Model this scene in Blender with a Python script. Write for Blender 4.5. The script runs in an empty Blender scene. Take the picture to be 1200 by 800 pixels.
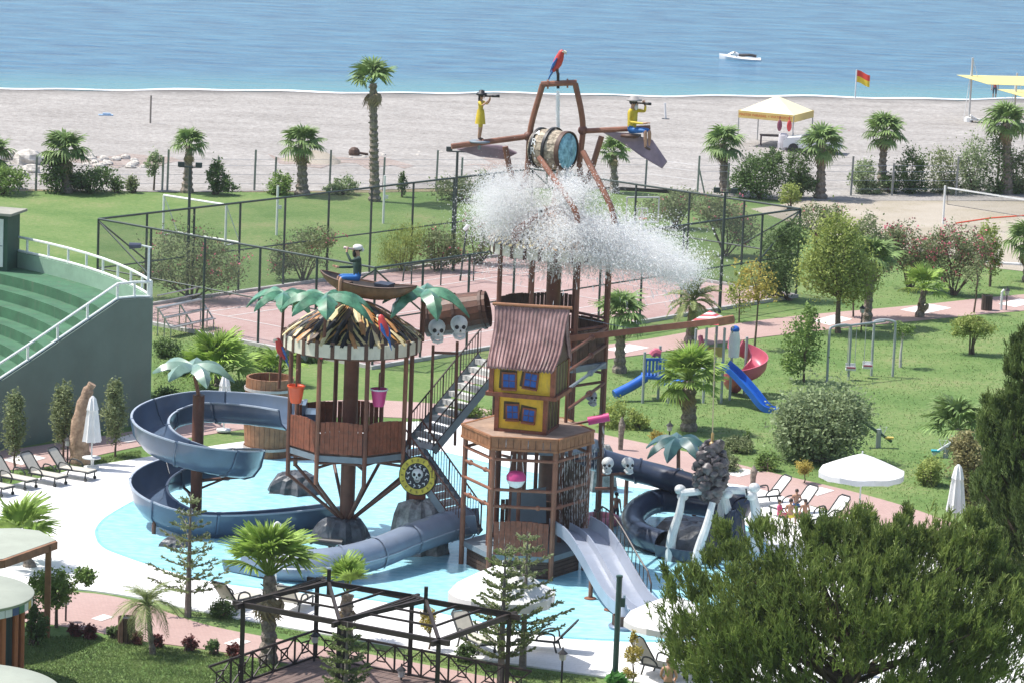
import bpy, math, random
import numpy as np
from mathutils import Vector, Matrix
PI = math.pi
sc = bpy.context.scene
col = sc.collection
# ---------------------------------------------------------------- camera
F_PX = 4500.0; PITCH = math.atan(796 / F_PX); ROLL = 0.040; CAM_H = 29.3
fw = np.array([0, math.cos(PITCH), -math.sin(PITCH)])
up0 = np.array([0, math.sin(PITCH), math.cos(PITCH)]); rt0 = np.array([1., 0, 0])
RT = math.cos(ROLL) * rt0 + math.sin(ROLL) * up0
UP = math.cos(ROLL) * up0 - math.sin(ROLL) * rt0
ORI = np.array([0, 0, CAM_H])
cd = bpy.data.cameras.new('camera'); cam = bpy.data.objects.new('camera', cd); col.objects.link(cam)
cam.matrix_world = Matrix(((RT[0], UP[0], -fw[0], 0), (RT[1], UP[1], -fw[1], 0), (RT[2], UP[2], -fw[2], CAM_H), (0, 0, 0, 1)))
cd.sensor_width = 36; cd.lens = F_PX / 1200 * 36; cd.clip_start = 1; cd.clip_end = 9000
sc.camera = cam
# ---------------------------------------------------------------- sky and sun
SUN_EL = math.radians(61); SH = math.radians(-12)           # shadows fall to the right, a little towards the camera
sd = Vector((-math.cos(SH) * math.cos(SUN_EL), -math.sin(SH) * math.cos(SUN_EL), math.sin(SUN_EL)))  # towards the sun
w = bpy.data.worlds.new('World'); sc.world = w; w.use_nodes = True
nt = w.node_tree; sky = nt.nodes.new('ShaderNodeTexSky'); sky.sky_type = 'NISHITA'; sky.sun_disc = False
sky.sun_elevation = SUN_EL; sky.sun_rotation = math.atan2(sd.x, sd.y); sky.dust_density = 2.0; sky.air_density = 1.0
nt.links.new(sky.outputs[0], nt.nodes['Background'].inputs[0]); nt.nodes['Background'].inputs[1].default_value = 0.15
sl = bpy.data.lights.new('sun', 'SUN'); sl.energy = 4.4; sl.angle = math.radians(.53); sl.color = (1, .965, .91)
so = bpy.data.objects.new('sun', sl); col.objects.link(so); so.rotation_euler = (-sd).to_track_quat('-Z', 'Y').to_euler()
so.location = (0, 120, 60)
sc.view_settings.view_transform = 'Standard'; sc.view_settings.look = 'None'; sc.view_settings.gamma = 1
sc.view_settings.exposure = 0.44; sc.view_settings.use_curve_mapping = False
sc.render.engine = 'CYCLES'
try:
    sc.cycles.max_bounces = 10; sc.cycles.diffuse_bounces = 8; sc.cycles.transparent_max_bounces = 48
except Exception: pass

# ---------------------------------------------------------------- pixel -> place (photo pixels 1200 x 800)
def ray(x, y): return fw + (x - 600) / F_PX * RT - (y - 400) / F_PX * UP
def G(x, y, z=0.):                       # point of the level z under a pixel
    d = ray(x, y); t = (z - CAM_H) / d[2]; return Vector(ORI + t * d)
def V(x, y, ref):                        # point above/beside ref, in the upright plane through ref
    d = ray(x, y); t = ref[1] / d[1]; return Vector(ORI + t * d)
def hz(x, y, ref): return V(x, y, ref).z
def v3(*a): return Vector(a)

# ---------------------------------------------------------------- materials
MT = {}
def M(name, c, rough=.6, var=.18, scale=1.5, metal=0, bump=0, bscale=25, c2=None, transl=0, spec=.5, rnd=0, coat=0, dirt=0):
    if name in MT: return MT[name]
    m = bpy.data.materials.new(name); m.use_nodes = True; n = m.node_tree.nodes; L = m.node_tree.links
    b = n['Principled BSDF']; out = n['Material Output']
    tc = n.new('ShaderNodeTexCoord'); no = n.new('ShaderNodeTexNoise'); no.inputs['Scale'].default_value = scale
    no.inputs['Detail'].default_value = 6; no.inputs['Roughness'].default_value = .65
    L.new(tc.outputs['Object'], no.inputs['Vector'])
    rp = n.new('ShaderNodeValToRGB'); rp.color_ramp.elements[0].position = .3; rp.color_ramp.elements[1].position = .7
    a = tuple(max(0, x * (1 - var)) for x in c) + (1,); d = tuple(min(1, x * (1 + var)) for x in (c2 or c)) + (1,)
    rp.color_ramp.elements[0].color = a; rp.color_ramp.elements[1].color = d
    L.new(no.outputs[0], rp.inputs[0]); csock = rp.outputs[0]
    if dirt:
        n2 = n.new('ShaderNodeTexNoise'); n2.inputs['Scale'].default_value = scale * 3.7; n2.inputs['Detail'].default_value = 8
        mp = n.new('ShaderNodeMapping'); mp.inputs['Scale'].default_value = (1, 1, .25)
        L.new(tc.outputs['Object'], mp.inputs[0]); L.new(mp.outputs[0], n2.inputs['Vector'])
        r2 = n.new('ShaderNodeMapRange'); r2.inputs[1].default_value = .55; r2.inputs[2].default_value = .75; r2.inputs[4].default_value = dirt
        L.new(n2.outputs[0], r2.inputs[0])
        mx = n.new('ShaderNodeMix'); mx.data_type = 'RGBA'; mx.inputs[7].default_value = (.16, .14, .11, 1)
        L.new(r2.outputs[0], mx.inputs[0]); L.new(csock, mx.inputs[6]); csock = mx.outputs[2]
    if rnd:
        oi = n.new('ShaderNodeObjectInfo'); hs = n.new('ShaderNodeHueSaturation'); mr = n.new('ShaderNodeMapRange')
        mr.inputs[3].default_value = 1 - rnd; mr.inputs[4].default_value = 1 + rnd
        L.new(oi.outputs['Random'], mr.inputs[0]); L.new(mr.outputs[0], hs.inputs['Value']); L.new(csock, hs.inputs['Color']); csock = hs.outputs[0]
    L.new(csock, b.inputs['Base Color'])
    b.inputs['Roughness'].default_value = rough; b.inputs['Metallic'].default_value = metal
    b.inputs['Specular IOR Level'].default_value = spec; b.inputs['Coat Weight'].default_value = coat
    if bump:
        nb = n.new('ShaderNodeTexNoise'); nb.inputs['Scale'].default_value = bscale; nb.inputs['Detail'].default_value = 4
        L.new(tc.outputs['Object'], nb.inputs['Vector'])
        bp = n.new('ShaderNodeBump'); bp.inputs['Strength'].default_value = bump; bp.inputs['Distance'].default_value = .05
        L.new(nb.outputs[0], bp.inputs['Height']); L.new(bp.outputs[0], b.inputs['Normal'])
    if transl:
        t = n.new('ShaderNodeBsdfTranslucent'); ms = n.new('ShaderNodeMixShader'); ms.inputs[0].default_value = transl
        L.new(csock, t.inputs['Color']); L.new(b.outputs[0], ms.inputs[1]); L.new(t.outputs[0], ms.inputs[2]); L.new(ms.outputs[0], out.inputs[0])
    MT[name] = m; return m

# ---------------------------------------------------------------- mesh builder
class MB:
    def __init__(s): s.v = []; s.f = []; s.m = []
    def add(s, vs, fs, mi=0):
        o = len(s.v); s.v += [tuple(p) for p in vs]; s.f += [tuple(i + o for i in q) for q in fs]; s.m += [mi] * len(fs); return s
    def box(s, c, d, rz=0, mi=0, rot=None):
        R_ = rot or Matrix.Rotation(rz, 3, 'Z'); c = Vector(c)
        vs = [c + R_ @ Vector((sx * d[0] / 2, sy * d[1] / 2, sz * d[2] / 2)) for sx in (-1, 1) for sy in (-1, 1) for sz in (-1, 1)]
        return s.add(vs, [(0, 1, 3, 2), (4, 6, 7, 5), (0, 4, 5, 1), (2, 3, 7, 6), (0, 2, 6, 4), (1, 5, 7, 3)], mi)
    def bar(s, a, b, w, h=None, mi=0):
        a = Vector(a); b = Vector(b); h = h or w; d = b - a; L = d.length
        if L < 1e-6: return s
        x = d / L; z = Vector((0, 0, 1)) if abs(x.z) < .95 else Vector((0, 1, 0)); y = z.cross(x).normalized(); z = x.cross(y)
        return s.box((a + b) / 2, (L, w, h), mi=mi, rot=Matrix((x, y, z)).transposed())
    def tube(s, pts, r, n=8, cap=True, mi=0, flat=1.0):
        pts = [Vector(p) for p in pts]; k = len(pts); rs = r if isinstance(r, (list, tuple)) else [r] * k
        o = len(s.v); pu = None
        for i, p in enumerate(pts):
            t = (pts[min(i + 1, k - 1)] - pts[max(i - 1, 0)]).normalized()
            if pu is None: u = Vector((0, 0, 1)) if abs(t.z) < .9 else Vector((1, 0, 0))
            else: u = pu
            u = (u - t * u.dot(t)).normalized(); pu = u; w_ = t.cross(u)
            for j in range(n):
                a = 2 * PI * j / n; s.v.append(tuple(p + rs[i] * (math.cos(a) * u * flat + math.sin(a) * w_)))
        for i in range(k - 1):
            for j in range(n):
                s.f.append((o + i * n + j, o + i * n + (j + 1) % n, o + (i + 1) * n + (j + 1) % n, o + (i + 1) * n + j)); s.m.append(mi)
        if cap:
            s.f.append(tuple(o + j for j in range(n))[::-1]); s.f.append(tuple(o + (k - 1) * n + j for j in range(n))); s.m += [mi, mi]
        return s
    def lathe(s, c, prof, n=24, mi=0, jit=0, rng=None, axis=None, cap=True):
        c = Vector(c); o = len(s.v); R_ = Matrix.Identity(3)
        if axis is not None: R_ = Vector((0, 0, 1)).rotation_difference(Vector(axis)).to_matrix()
        for (r, z) in prof:
            for j in range(n):
                a = 2 * PI * j / n; rr = r * (1 + (rng.uniform(-jit, jit) if jit else 0)); s.v.append(tuple(c + R_ @ Vector((rr * math.cos(a), rr * math.sin(a), z))))
        k = len(prof)
        for i in range(k - 1):
            for j in range(n):
                s.f.append((o + i * n + j, o + i * n + (j + 1) % n, o + (i + 1) * n + (j + 1) % n, o + (i + 1) * n + j)); s.m.append(mi)
        if cap:
            s.f.append(tuple(o + j for j in range(n))[::-1]); s.f.append(tuple(o + (k - 1) * n + j for j in range(n))); s.m += [mi, mi]
        return s
    def sph(s, c, r, nu=14, nv=9, mi=0, rot=None):
        if not isinstance(r, (tuple, list)): r = (r, r, r)
        c = Vector(c); R_ = rot or Matrix.Identity(3); o = len(s.v)
        for i in range(1, nv):
            t = PI * i / nv
            for j in range(nu):
                a = 2 * PI * j / nu; s.v.append(tuple(c + R_ @ Vector((r[0] * math.sin(t) * math.cos(a), r[1] * math.sin(t) * math.sin(a), r[2] * math.cos(t)))))
        T_ = len(s.v); s.v.append(tuple(c + R_ @ Vector((0, 0, r[2])))); s.v.append(tuple(c - R_ @ Vector((0, 0, r[2]))))
        for i in range(nv - 2):
            for j in range(nu):
                s.f.append((o + i * nu + j, o + (i + 1) * nu + j, o + (i + 1) * nu + (j + 1) % nu, o + i * nu + (j + 1) % nu)); s.m.append(mi)
        for j in range(nu):
            s.f.append((T_, o + j, o + (j + 1) % nu)); s.f.append((T_ + 1, o + (nv - 2) * nu + (j + 1) % nu, o + (nv - 2) * nu + j)); s.m += [mi, mi]
        return s
    def prism(s, pts, z0, z1, mi=0):          # pts: xy outline
        n = len(pts)
        ar = sum(pts[i][0] * pts[(i + 1) % n][1] - pts[(i + 1) % n][0] * pts[i][1] for i in range(n))
        if ar < 0: pts = pts[::-1]
        vs = [(p[0], p[1], z0) for p in pts] + [(p[0], p[1], z1) for p in pts]
        return s.add(vs, [tuple(range(n))[::-1], tuple(range(n, 2 * n))] + [(i, (i + 1) % n, n + (i + 1) % n, n + i) for i in range(n)], mi)
    def slab(s, pts, t, mi=0):                # planar-ish polygon in space given thickness along its normal
        pts = [Vector(p) for p in pts]; n = len(pts); nn = (pts[1] - pts[0]).cross(pts[2] - pts[0]).normalized() * t
        vs = pts + [p - nn for p in pts]
        return s.add(vs, [tuple(range(n)), tuple(range(n, 2 * n))[::-1]] + [(i, n + i, n + (i + 1) % n, (i + 1) % n) for i in range(n)], mi)
    def sweep(s, pts, prof, mi=0, closed=True):   # profile (side, up) along a path, kept level
        pts = [Vector(p) for p in pts]; k = len(pts); n = len(prof(0) if callable(prof) else prof); o = len(s.v)
        for i, p in enumerate(pts):
            t = (pts[min(i + 1, k - 1)] - pts[max(i - 1, 0)]).normalized(); sd_ = t.cross(Vector((0, 0, 1))).normalized(); u = sd_.cross(t)
            for (a, b) in (prof(i / (k - 1)) if callable(prof) else prof): s.v.append(tuple(p + sd_ * a + u * b))
        for i in range(k - 1):
            for j in range(n if closed else n - 1):
                s.f.append((o + i * n + j, o + i * n + (j + 1) % n, o + (i + 1) * n + (j + 1) % n, o + (i + 1) * n + j)); s.m.append(mi)
        if closed:
            # end caps as strips between the two halves of the profile
            h = n // 2
            for b in (o, o + (k - 1) * n):
                for j in range(h - 1): s.f.append((b + j, b + j + 1, b + n - 2 - j, b + n - 1 - j)); s.m.append(mi)
        return s
    def build(s, name, mats, parent=None, smooth=False, origin=None):
        me = bpy.data.meshes.new(name); o = bpy.data.objects.new(name, me)
        off = Vector((0, 0, 0))
        if parent is not None:
            rt = parent
            while rt.parent: rt = rt.parent
            off = rt.location
        elif origin is not None: off = Vector(origin)
        me.from_pydata([(x - off.x, y - off.y, z - off.z) for x, y, z in s.v], [], s.f)
        if not isinstance(mats, (list, tuple)): mats = [mats]
        for m in mats: me.materials.append(m)
        if len(mats) > 1: me.polygons.foreach_set('material_index', s.m)
        if smooth:
            me.polygons.foreach_set('use_smooth', [True] * len(me.polygons)); me.set_sharp_from_angle(angle=math.radians(38))
        me.update(); col.objects.link(o)
        if parent is not None: o.parent = parent
        elif origin is not None: o.location = origin
        return o
def tag(o, label, cat, group=None):
    o['label'] = label; o['category'] = cat
    if group: o['group'] = group
    return o
def thing(name, label, cat, loc, group=None):
    o = bpy.data.objects.new(name, None); col.objects.link(o); o.location = loc; o.empty_display_size = .3
    return tag(o, label, cat, group)
def struct(name, mb, mat, parent=None):
    o = mb.build(name, mat, parent)
    if parent is None: o['kind'] = 'structure'
    return o
def copy_tree(o, loc=None, rz=None, sca=None, label=None, group=None, parent=None):
    c = o.copy(); col.objects.link(c); c.parent = parent
    if loc is not None: c.location = loc
    if rz is not None: c.rotation_euler = (0, 0, rz)
    if sca is not None: c.scale = (sca, sca, sca) if isinstance(sca, (int, float)) else sca
    if label: c['label'] = label
    if group: c['group'] = group
    for ch in list(o.children): copy_tree(ch, parent=c)
    return c
def np_mesh(name, verts, quads, mat, parent=None, origin=None, tri=False, smooth=False):
    me = bpy.data.meshes.new(name); k = 3 if tri else 4
    off = np.zeros(3)
    if parent is not None:
        rt = parent
        while rt.parent: rt = rt.parent
        off = np.array(rt.location)
    elif origin is not None: off = np.array(origin)
    verts = np.asarray(verts, dtype=np.float32) - off.astype(np.float32); quads = np.asarray(quads, dtype=np.int32)
    me.vertices.add(len(verts)); me.vertices.foreach_set('co', verts.ravel())
    me.loops.add(quads.size); me.loops.foreach_set('vertex_index', quads.ravel())
    me.polygons.add(len(quads)); me.polygons.foreach_set('loop_start', np.arange(len(quads), dtype=np.int32) * k)
    me.polygons.foreach_set('loop_total', np.full(len(quads), k, dtype=np.int32))
    me.materials.append(mat); me.update(calc_edges=True)
    o = bpy.data.objects.new(name, me); col.objects.link(o)
    if parent is not None: o.parent = parent
    elif origin is not None: o.location = origin
    return o
def smooth_line(pts, n=8):               # Catmull-Rom through points
    P_ = [Vector(p) for p in pts]; P_ = [P_[0] * 2 - P_[1]] + P_ + [P_[-1] * 2 - P_[-2]]; out = []
    for i in range(1, len(P_) - 2):
        a, b, c, d = P_[i - 1:i + 3]
        for j in range(n):
            t = j / n; out.append(.5 * ((2 * b) + (c - a) * t + (2 * a - 5 * b + 4 * c - d) * t * t + (3 * b - a - 3 * c + d) * t ** 3))
    out.append(P_[-2]); return out
def text_mesh(name, body, size, mat, parent, m):
    cu = bpy.data.curves.new(name, 'FONT'); cu.body = body; cu.size = size; cu.extrude = .006; cu.align_x = 'CENTER'; cu.align_y = 'CENTER'
    o = bpy.data.objects.new(name, cu); col.objects.link(o); dg = bpy.context.evaluated_depsgraph_get(); me = bpy.data.meshes.new_from_object(o.evaluated_get(dg)); bpy.data.objects.remove(o)
    me.materials.clear(); me.materials.append(mat); o = bpy.data.objects.new(name, me); col.objects.link(o); o.parent = parent; o.matrix_local = m; return o
rng = random.Random(7); nr = np.random.RandomState(11)
# ================================================================ ground materials
def ground_mat(name, stops, scale=.4, fine=6., fineamt=.25, rough=.9, bump=.3, bscale=30, stretch=(1, 1, 1), extra=None):
    m = bpy.data.materials.new(name); m.use_nodes = True; n = m.node_tree.nodes; L = m.node_tree.links; b = n['Principled BSDF']
    tc = n.new('ShaderNodeTexCoord'); mp = n.new('ShaderNodeMapping'); mp.inputs['Scale'].default_value = stretch
    L.new(tc.outputs['Object'], mp.inputs[0])
    a = n.new('ShaderNodeTexNoise'); a.inputs['Scale'].default_value = scale; a.inputs['Detail'].default_value = 5; a.inputs['Roughness'].default_value = .6
    f = n.new('ShaderNodeTexNoise'); f.inputs['Scale'].default_value = fine; f.inputs['Detail'].default_value = 6; f.inputs['Roughness'].default_value = .75
    L.new(mp.outputs[0], a.inputs['Vector']); L.new(tc.outputs['Object'], f.inputs['Vector'])
    mx = n.new('ShaderNodeMix'); mx.inputs[0].default_value = fineamt; L.new(a.outputs[0], mx.inputs[2]); L.new(f.outputs[0], mx.inputs[3])
    rp = n.new('ShaderNodeValToRGB'); e = rp.color_ramp.elements; e[0].position = stops[0][0]; e[0].color = stops[0][1] + (1,)
    e[1].position = stops[-1][0]; e[1].color = stops[-1][1] + (1,)
    for p, c in stops[1:-1]: q = e.new(p); q.color = c + (1,)
    L.new(mx.outputs[0], rp.inputs[0]); cs = rp.outputs[0]
    if extra: cs = extra(n, L, tc, cs)
    L.new(cs, b.inputs['Base Color']); b.inputs['Roughness'].default_value = rough; b.inputs['Specular IOR Level'].default_value = .25
    if bump:
        nb = n.new('ShaderNodeTexNoise'); nb.inputs['Scale'].default_value = bscale; nb.inputs['Detail'].default_value = 3
        L.new(tc.outputs['Object'], nb.inputs['Vector']); bp = n.new('ShaderNodeBump'); bp.inputs['Strength'].default_value = bump; bp.inputs['Distance'].default_value = .08
        L.new(nb.outputs[0], bp.inputs['Height']); L.new(bp.outputs[0], b.inputs['Normal'])
    return m
def brick_extra(sx, c1, c2, cm, amt, rot=.6):
    def fn(n, L, tc, cs):
        mp = n.new('ShaderNodeMapping'); mp.inputs['Rotation'].default_value = (0, 0, rot); L.new(tc.outputs['Object'], mp.inputs[0])
        bt = n.new('ShaderNodeTexBrick'); bt.inputs['Scale'].default_value = sx; bt.inputs['Mortar Size'].default_value = .03
        bt.inputs['Color1'].default_value = c1 + (1,); bt.inputs['Color2'].default_value = c2 + (1,); bt.inputs['Mortar'].default_value = cm + (1,)
        L.new(mp.outputs[0], bt.inputs['Vector']); mx = n.new('ShaderNodeMix'); mx.data_type = 'RGBA'; mx.inputs[0].default_value = amt
        L.new(cs, mx.inputs[6]); L.new(bt.outputs[0], mx.inputs[7]); return mx.outputs[2]
    return fn
LAWN = ground_mat('lawn_grass', [(.30, (.062, .125, .028)), (.44, (.10, .175, .045)), (.54, (.150, .215, .068)), (.62, (.21, .225, .095)), (.72, (.29, .25, .15))], .26, 4, .55, bump=.45, bscale=9)
sL = G(0, 103); sR = G(1200, 116); sdir = (sR - sL).normalized(); snor = Vector((-sdir.y, sdir.x, 0))
def wet_edge(n, L, tc, cs):                 # pebbles wetted by the waves along the waterline
    dp = n.new('ShaderNodeVectorMath'); dp.operation = 'DOT_PRODUCT'; dp.inputs[1].default_value = tuple(snor); L.new(tc.outputs['Object'], dp.inputs[0])
    no = n.new('ShaderNodeTexNoise'); no.inputs['Scale'].default_value = .35; L.new(tc.outputs['Object'], no.inputs['Vector']); ad = n.new('ShaderNodeMath'); ad.operation = 'MULTIPLY_ADD'; ad.inputs[1].default_value = 5; L.new(no.outputs[0], ad.inputs[0]); L.new(dp.outputs['Value'], ad.inputs[2])
    mr = n.new('ShaderNodeMapRange'); s0 = snor.dot(sL); mr.inputs[1].default_value = s0 - 2.2; mr.inputs[2].default_value = s0 + 1.8; mr.inputs[3].default_value = 1; mr.inputs[4].default_value = .5; L.new(ad.outputs[0], mr.inputs[0])
    mx = n.new('ShaderNodeMix'); mx.data_type = 'RGBA'; mx.blend_type = 'MULTIPLY'; mx.inputs[0].default_value = 1; L.new(cs, mx.inputs[6]); L.new(mr.outputs[0], mx.inputs[7]); return mx.outputs[2]
BEACH = ground_mat('beach_pebbles', [(.30, (.14, .125, .112)), (.43, (.265, .246, .226)), (.55, (.345, .323, .300)), (.70, (.49, .468, .442))], .16, 2.6, .66, bump=1.0, bscale=5, stretch=(1, 2.5, 1), extra=wet_edge)
SAND = ground_mat('dry_sand', [(.3, (.24, .21, .13)), (.5, (.37, .325, .26)), (.72, (.44, .40, .34))], .25, 6, .4, bump=.5, bscale=12)
SOIL = ground_mat('dry_grass_strip', [(.3, (.10, .12, .05)), (.5, (.26, .22, .13)), (.72, (.40, .33, .24))], .5, 5, .4, bump=.5)
PAVE = ground_mat('pink_pavers', [(.3, (.33, .215, .19)), (.5, (.42, .29, .26)), (.75, (.50, .385, .35))], .35, 8, .4, bump=.15, extra=brick_extra(3, (.46, .31, .275), (.38, .25, .22), (.30, .23, .21), .5))
INLAY = ground_mat('white_pavers', [(.3, (.62, .58, .54)), (.7, (.78, .75, .72))], .6, 8, .4, bump=.1)
COURT = ground_mat('court_surface', [(.3, (.36, .22, .20)), (.5, (.45, .31, .285)), (.72, (.53, .41, .385))], .25, 3, .5, bump=.1)
DECK = ground_mat('white_deck', [(.28, (.66, .645, .615)), (.5, (.76, .75, .725)), (.72, (.82, .81, .79))], .4, 5, .45, rough=.7, bump=.1, extra=brick_extra(1.1, (.80, .79, .77), (.77, .76, .74), (.66, .65, .63), .35, .25))
def water_mat(name, ripple_dark, ripple_pale, waves, rough=.06, dist=.05, caust=None, shore=None):
    m = bpy.data.materials.new(name); m.use_nodes = True; n = m.node_tree.nodes; L = m.node_tree.links; b = n['Principled BSDF']
    tc = n.new('ShaderNodeTexCoord'); no = n.new('ShaderNodeTexNoise'); no.inputs['Scale'].default_value = waves[0]; no.inputs['Detail'].default_value = 5
    mp = n.new('ShaderNodeMapping'); mp.inputs['Scale'].default_value = waves[1]; mp.inputs['Rotation'].default_value = (0, 0, waves[3] if len(waves) > 3 else 0)
    L.new(tc.outputs['Object'], mp.inputs[0]); L.new(mp.outputs[0], no.inputs['Vector'])
    rp = n.new('ShaderNodeValToRGB'); rp.color_ramp.elements[0].position = .3; rp.color_ramp.elements[1].position = .72
    rp.color_ramp.elements[0].color = ripple_dark + (1,); rp.color_ramp.elements[1].color = ripple_pale + (1,)
    L.new(no.outputs[0], rp.inputs[0]); cs = rp.outputs[0]  # ripple light and dark put into the colour, following the wave noise
    if shore:
        sx = n.new('ShaderNodeVectorMath'); sx.operation = 'DOT_PRODUCT'; sx.inputs[1].default_value = shore[0]; L.new(tc.outputs['Object'], sx.inputs[0])
        mr = n.new('ShaderNodeMapRange'); mr.interpolation_type = 'SMOOTHSTEP'; mr.inputs[1].default_value = shore[1]; mr.inputs[2].default_value = shore[2]; L.new(sx.outputs['Value'], mr.inputs[0])
        mx = n.new('ShaderNodeMix'); mx.data_type = 'RGBA'; mx.inputs[6].default_value = shore[3] + (1,); L.new(mr.outputs[0], mx.inputs[0]); L.new(cs, mx.inputs[7]); cs = mx.outputs[2]
    L.new(cs, b.inputs['Base Color']); b.inputs['Roughness'].default_value = rough; b.inputs['IOR'].default_value = 1.33; b.inputs['Specular IOR Level'].default_value = .32 if shore else .5
    bp = n.new('ShaderNodeBump'); bp.inputs['Strength'].default_value = waves[2]; bp.inputs['Distance'].default_value = dist
    n2 = n.new('ShaderNodeTexNoise'); n2.inputs['Scale'].default_value = waves[0] * 4; n2.inputs['Detail'].default_value = 4
    L.new(mp.outputs[0], n2.inputs['Vector']); ad = n.new('ShaderNodeMath'); ad.operation = 'MULTIPLY_ADD'; ad.inputs[1].default_value = .4
    L.new(n2.outputs[0], ad.inputs[0]); L.new(no.outputs[0], ad.inputs[2])
    L.new(ad.outputs[0], bp.inputs['Height']); L.new(bp.outputs[0], b.inputs['Normal']); return m

# ================================================================ ground
def sheet(name, pts, z, mat, parent=None, px=True, t=.03):
    P_ = [G(x, y, z) for x, y in pts] if px else pts
    mb = MB(); mb.prism([(p[0], p[1]) for p in P_], z - t, z)
    return struct(name, mb, mat, parent)
def sm(pts, n=5): return [(p.x, p.y) for p in smooth_line([(x, y, 0) for x, y in pts], n)]
sheet('lawn', [(-500, 40), (500, 40), (500, 229), (-500, 229)], 0, LAWN, px=False, t=.3)
sL = G(0, 103); sR = G(1200, 116); sdir = (sR - sL).normalized(); snor = Vector((-sdir.y, sdir.x, 0))
SEAM = water_mat('sea_water', (.012, .08, .17), (.062, .195, .295), (.55, (.42, 1.0, 1), 1.0, -math.atan2(sdir.y, sdir.x)), .2, .16,
                 shore=(tuple(snor), snor.dot(sL) + 1, snor.dot(sL) + 16, (.085, .235, .265)))
a = sL - sdir * 1500; b_ = sR + sdir * 1500
sheet('sea', [a - snor * 6, b_ - snor * 6, b_ + snor * 2000, a + snor * 2000], -.18, SEAM, px=False, t=.2)
# beach: gently sloping sheet with a low ridge at the waterline
mb = MB(); X = np.linspace(-160, 190, 110); rows = [(-.45, -2.2), (-.08, 0), (.07, 2.5), (.12, 6), (.10, 14), (.06, 30), (.03, 60), (.03, 85)]
for j, (z, d) in enumerate(rows):
    for i, x in enumerate(X):
        p = sL + sdir * x - snor * (d + (.5 * math.sin(x * .31) + .35 * math.sin(x * .83 + 1)) * (1 if j < 4 else 0))
        mb.v.append((p.x, p.y, z + (.03 * math.sin(x * .5 + j * 2) * (0 if j in (0, 6, 7) else 1))))
N_ = len(X)
for j in range(len(rows) - 1):
    for i in range(N_ - 1): mb.f.append((j * N_ + i, j * N_ + i + 1, (j + 1) * N_ + i + 1, (j + 1) * N_ + i)[::-1]); mb.m.append(0)
# the landward edge of the beach follows the planting strip
edge = [G(x, y) for x, y in ((-260, 215), (0, 222), (200, 226), (420, 224), (560, 220), (760, 220), (900, 236), (1200, 236), (1500, 240))]
def edge_y(x):
    for p, q in zip(edge, edge[1:]):
        if p.x <= x <= q.x: return p.y + (q.y - p.y) * (x - p.x) / (q.x - p.x)
    return edge[0].y if x < edge[0].x else edge[-1].y
mb.v = [(x, max(y, edge_y(x)), z) if z > -.2 else (x, y, z) for x, y, z in mb.v]
BEACHO = struct('beach', mb, BEACH)

mb = MB(); pts = []
for i in range(240):
    x = -60 + i * .9; pts.append(sL + sdir * x - snor * (-.9 + .5 * math.sin(x * .31) + .35 * math.sin(x * .83 + 1)) + Vector((0, 0, -.14)))
mb.sweep(pts, lambda t: [(-.2 - .18 * math.sin(t * 190), 0), (0, .07), (.12 + .3 * math.sin(t * 77 + 1) ** 2 * math.sin(t * 31) ** 2, 0), (0, -.05)])
struct('surf', mb, M('sea_foam', (.82, .84, .85), .7, .1, 3, bump=.5))
sheet('sandy_ground', sm([(880, 245), (1000, 230), (1200, 228), (1420, 225), (1400, 325), (1200, 318), (1100, 300), (1010, 285), (930, 262)]), .02, SAND)
rs_ = random.Random(4); top_ = [(x, 181 + rs_.uniform(-3, 3) + x * .006) for x in range(-120, 600, 14)]; bot_ = [(x, 192 + rs_.uniform(-4, 5) + x * .006) for x in range(600, -120, -14)]
sheet('shingle_band', top_ + bot_, .055, ground_mat('brown_shingle', [(.3, (.20, .155, .13)), (.5, (.30, .245, .215)), (.7, (.42, .37, .34))], .5, 4, .6, bump=.8, bscale=6), t=.05)
sheet('planting_strip', [(-200, 226), (0, 224), (420, 226), (560, 224), (560, 216), (420, 219), (0, 214), (-200, 215)], .012, SOIL)
# tennis court (rectangle of the fence)
FH = 4.25
cN = G(440, 314, FH); cL = G(105, 258, FH); cR = G(938, 245, FH)
for p in (cN, cL, cR): p.z = 0
e1 = (cR - cN).normalized(); e2 = Vector((-e1.y, e1.x, 0)); la = (cR - cN).length; lb = (cL - cN).dot(e2)
cL = cN + e2 * lb; cF = cR + e2 * lb
def cc(u, v, z=0): return cN + e1 * u + e2 * v + Vector((0, 0, z))
crt = sheet('tennis_court', [cc(.15, .15), cc(la - .15, .15), cc(la - .15, lb - .15), cc(.15, lb - .15)], .03, COURT, px=False)
LINE = M('line_paint', (.75, .73, .70), .7, .1)
def line(u0, v0, u1, v1, w_=.07):
    d = (cc(u1, v1) - cc(u0, v0)).normalized(); s_ = Vector((-d.y, d.x, 0)) * w_ / 2; p, q = cc(u0, v0), cc(u1, v1)
    sheet('court_line', [p - s_, q - s_, q + s_, p + s_], .042 if abs(u1 - u0) > .1 else .046, LINE, crt, px=False, t=.004)
mu = la / 2; mv = lb / 2
for v in (-5.48, -4.11, 4.11, 5.48): line(mu - 11.0, mv + v, mu + 11.0, mv + v)
for u in (-11.0, -6.4, 6.4, 11.0): line(mu + u, mv - 5.48, mu + u, mv + 5.48)
line(mu - 6.4, mv, mu + 6.4, mv)
mb = MB()
for q in ((cc(-.2, -.05), cc(la, -.05)), (cc(-.05, 0), cc(-.05, lb)), (cc(la, 0), cc(la, lb)), (cc(0, lb), cc(la, lb))): mb.bar(q[0] + Vector((0, 0, .06)), q[1] + Vector((0, 0, .06)), .22, .18)
struct('court_kerb', mb, M('concrete', (.45, .43, .41), .85, .2, 1.5, bump=.2))
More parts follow.
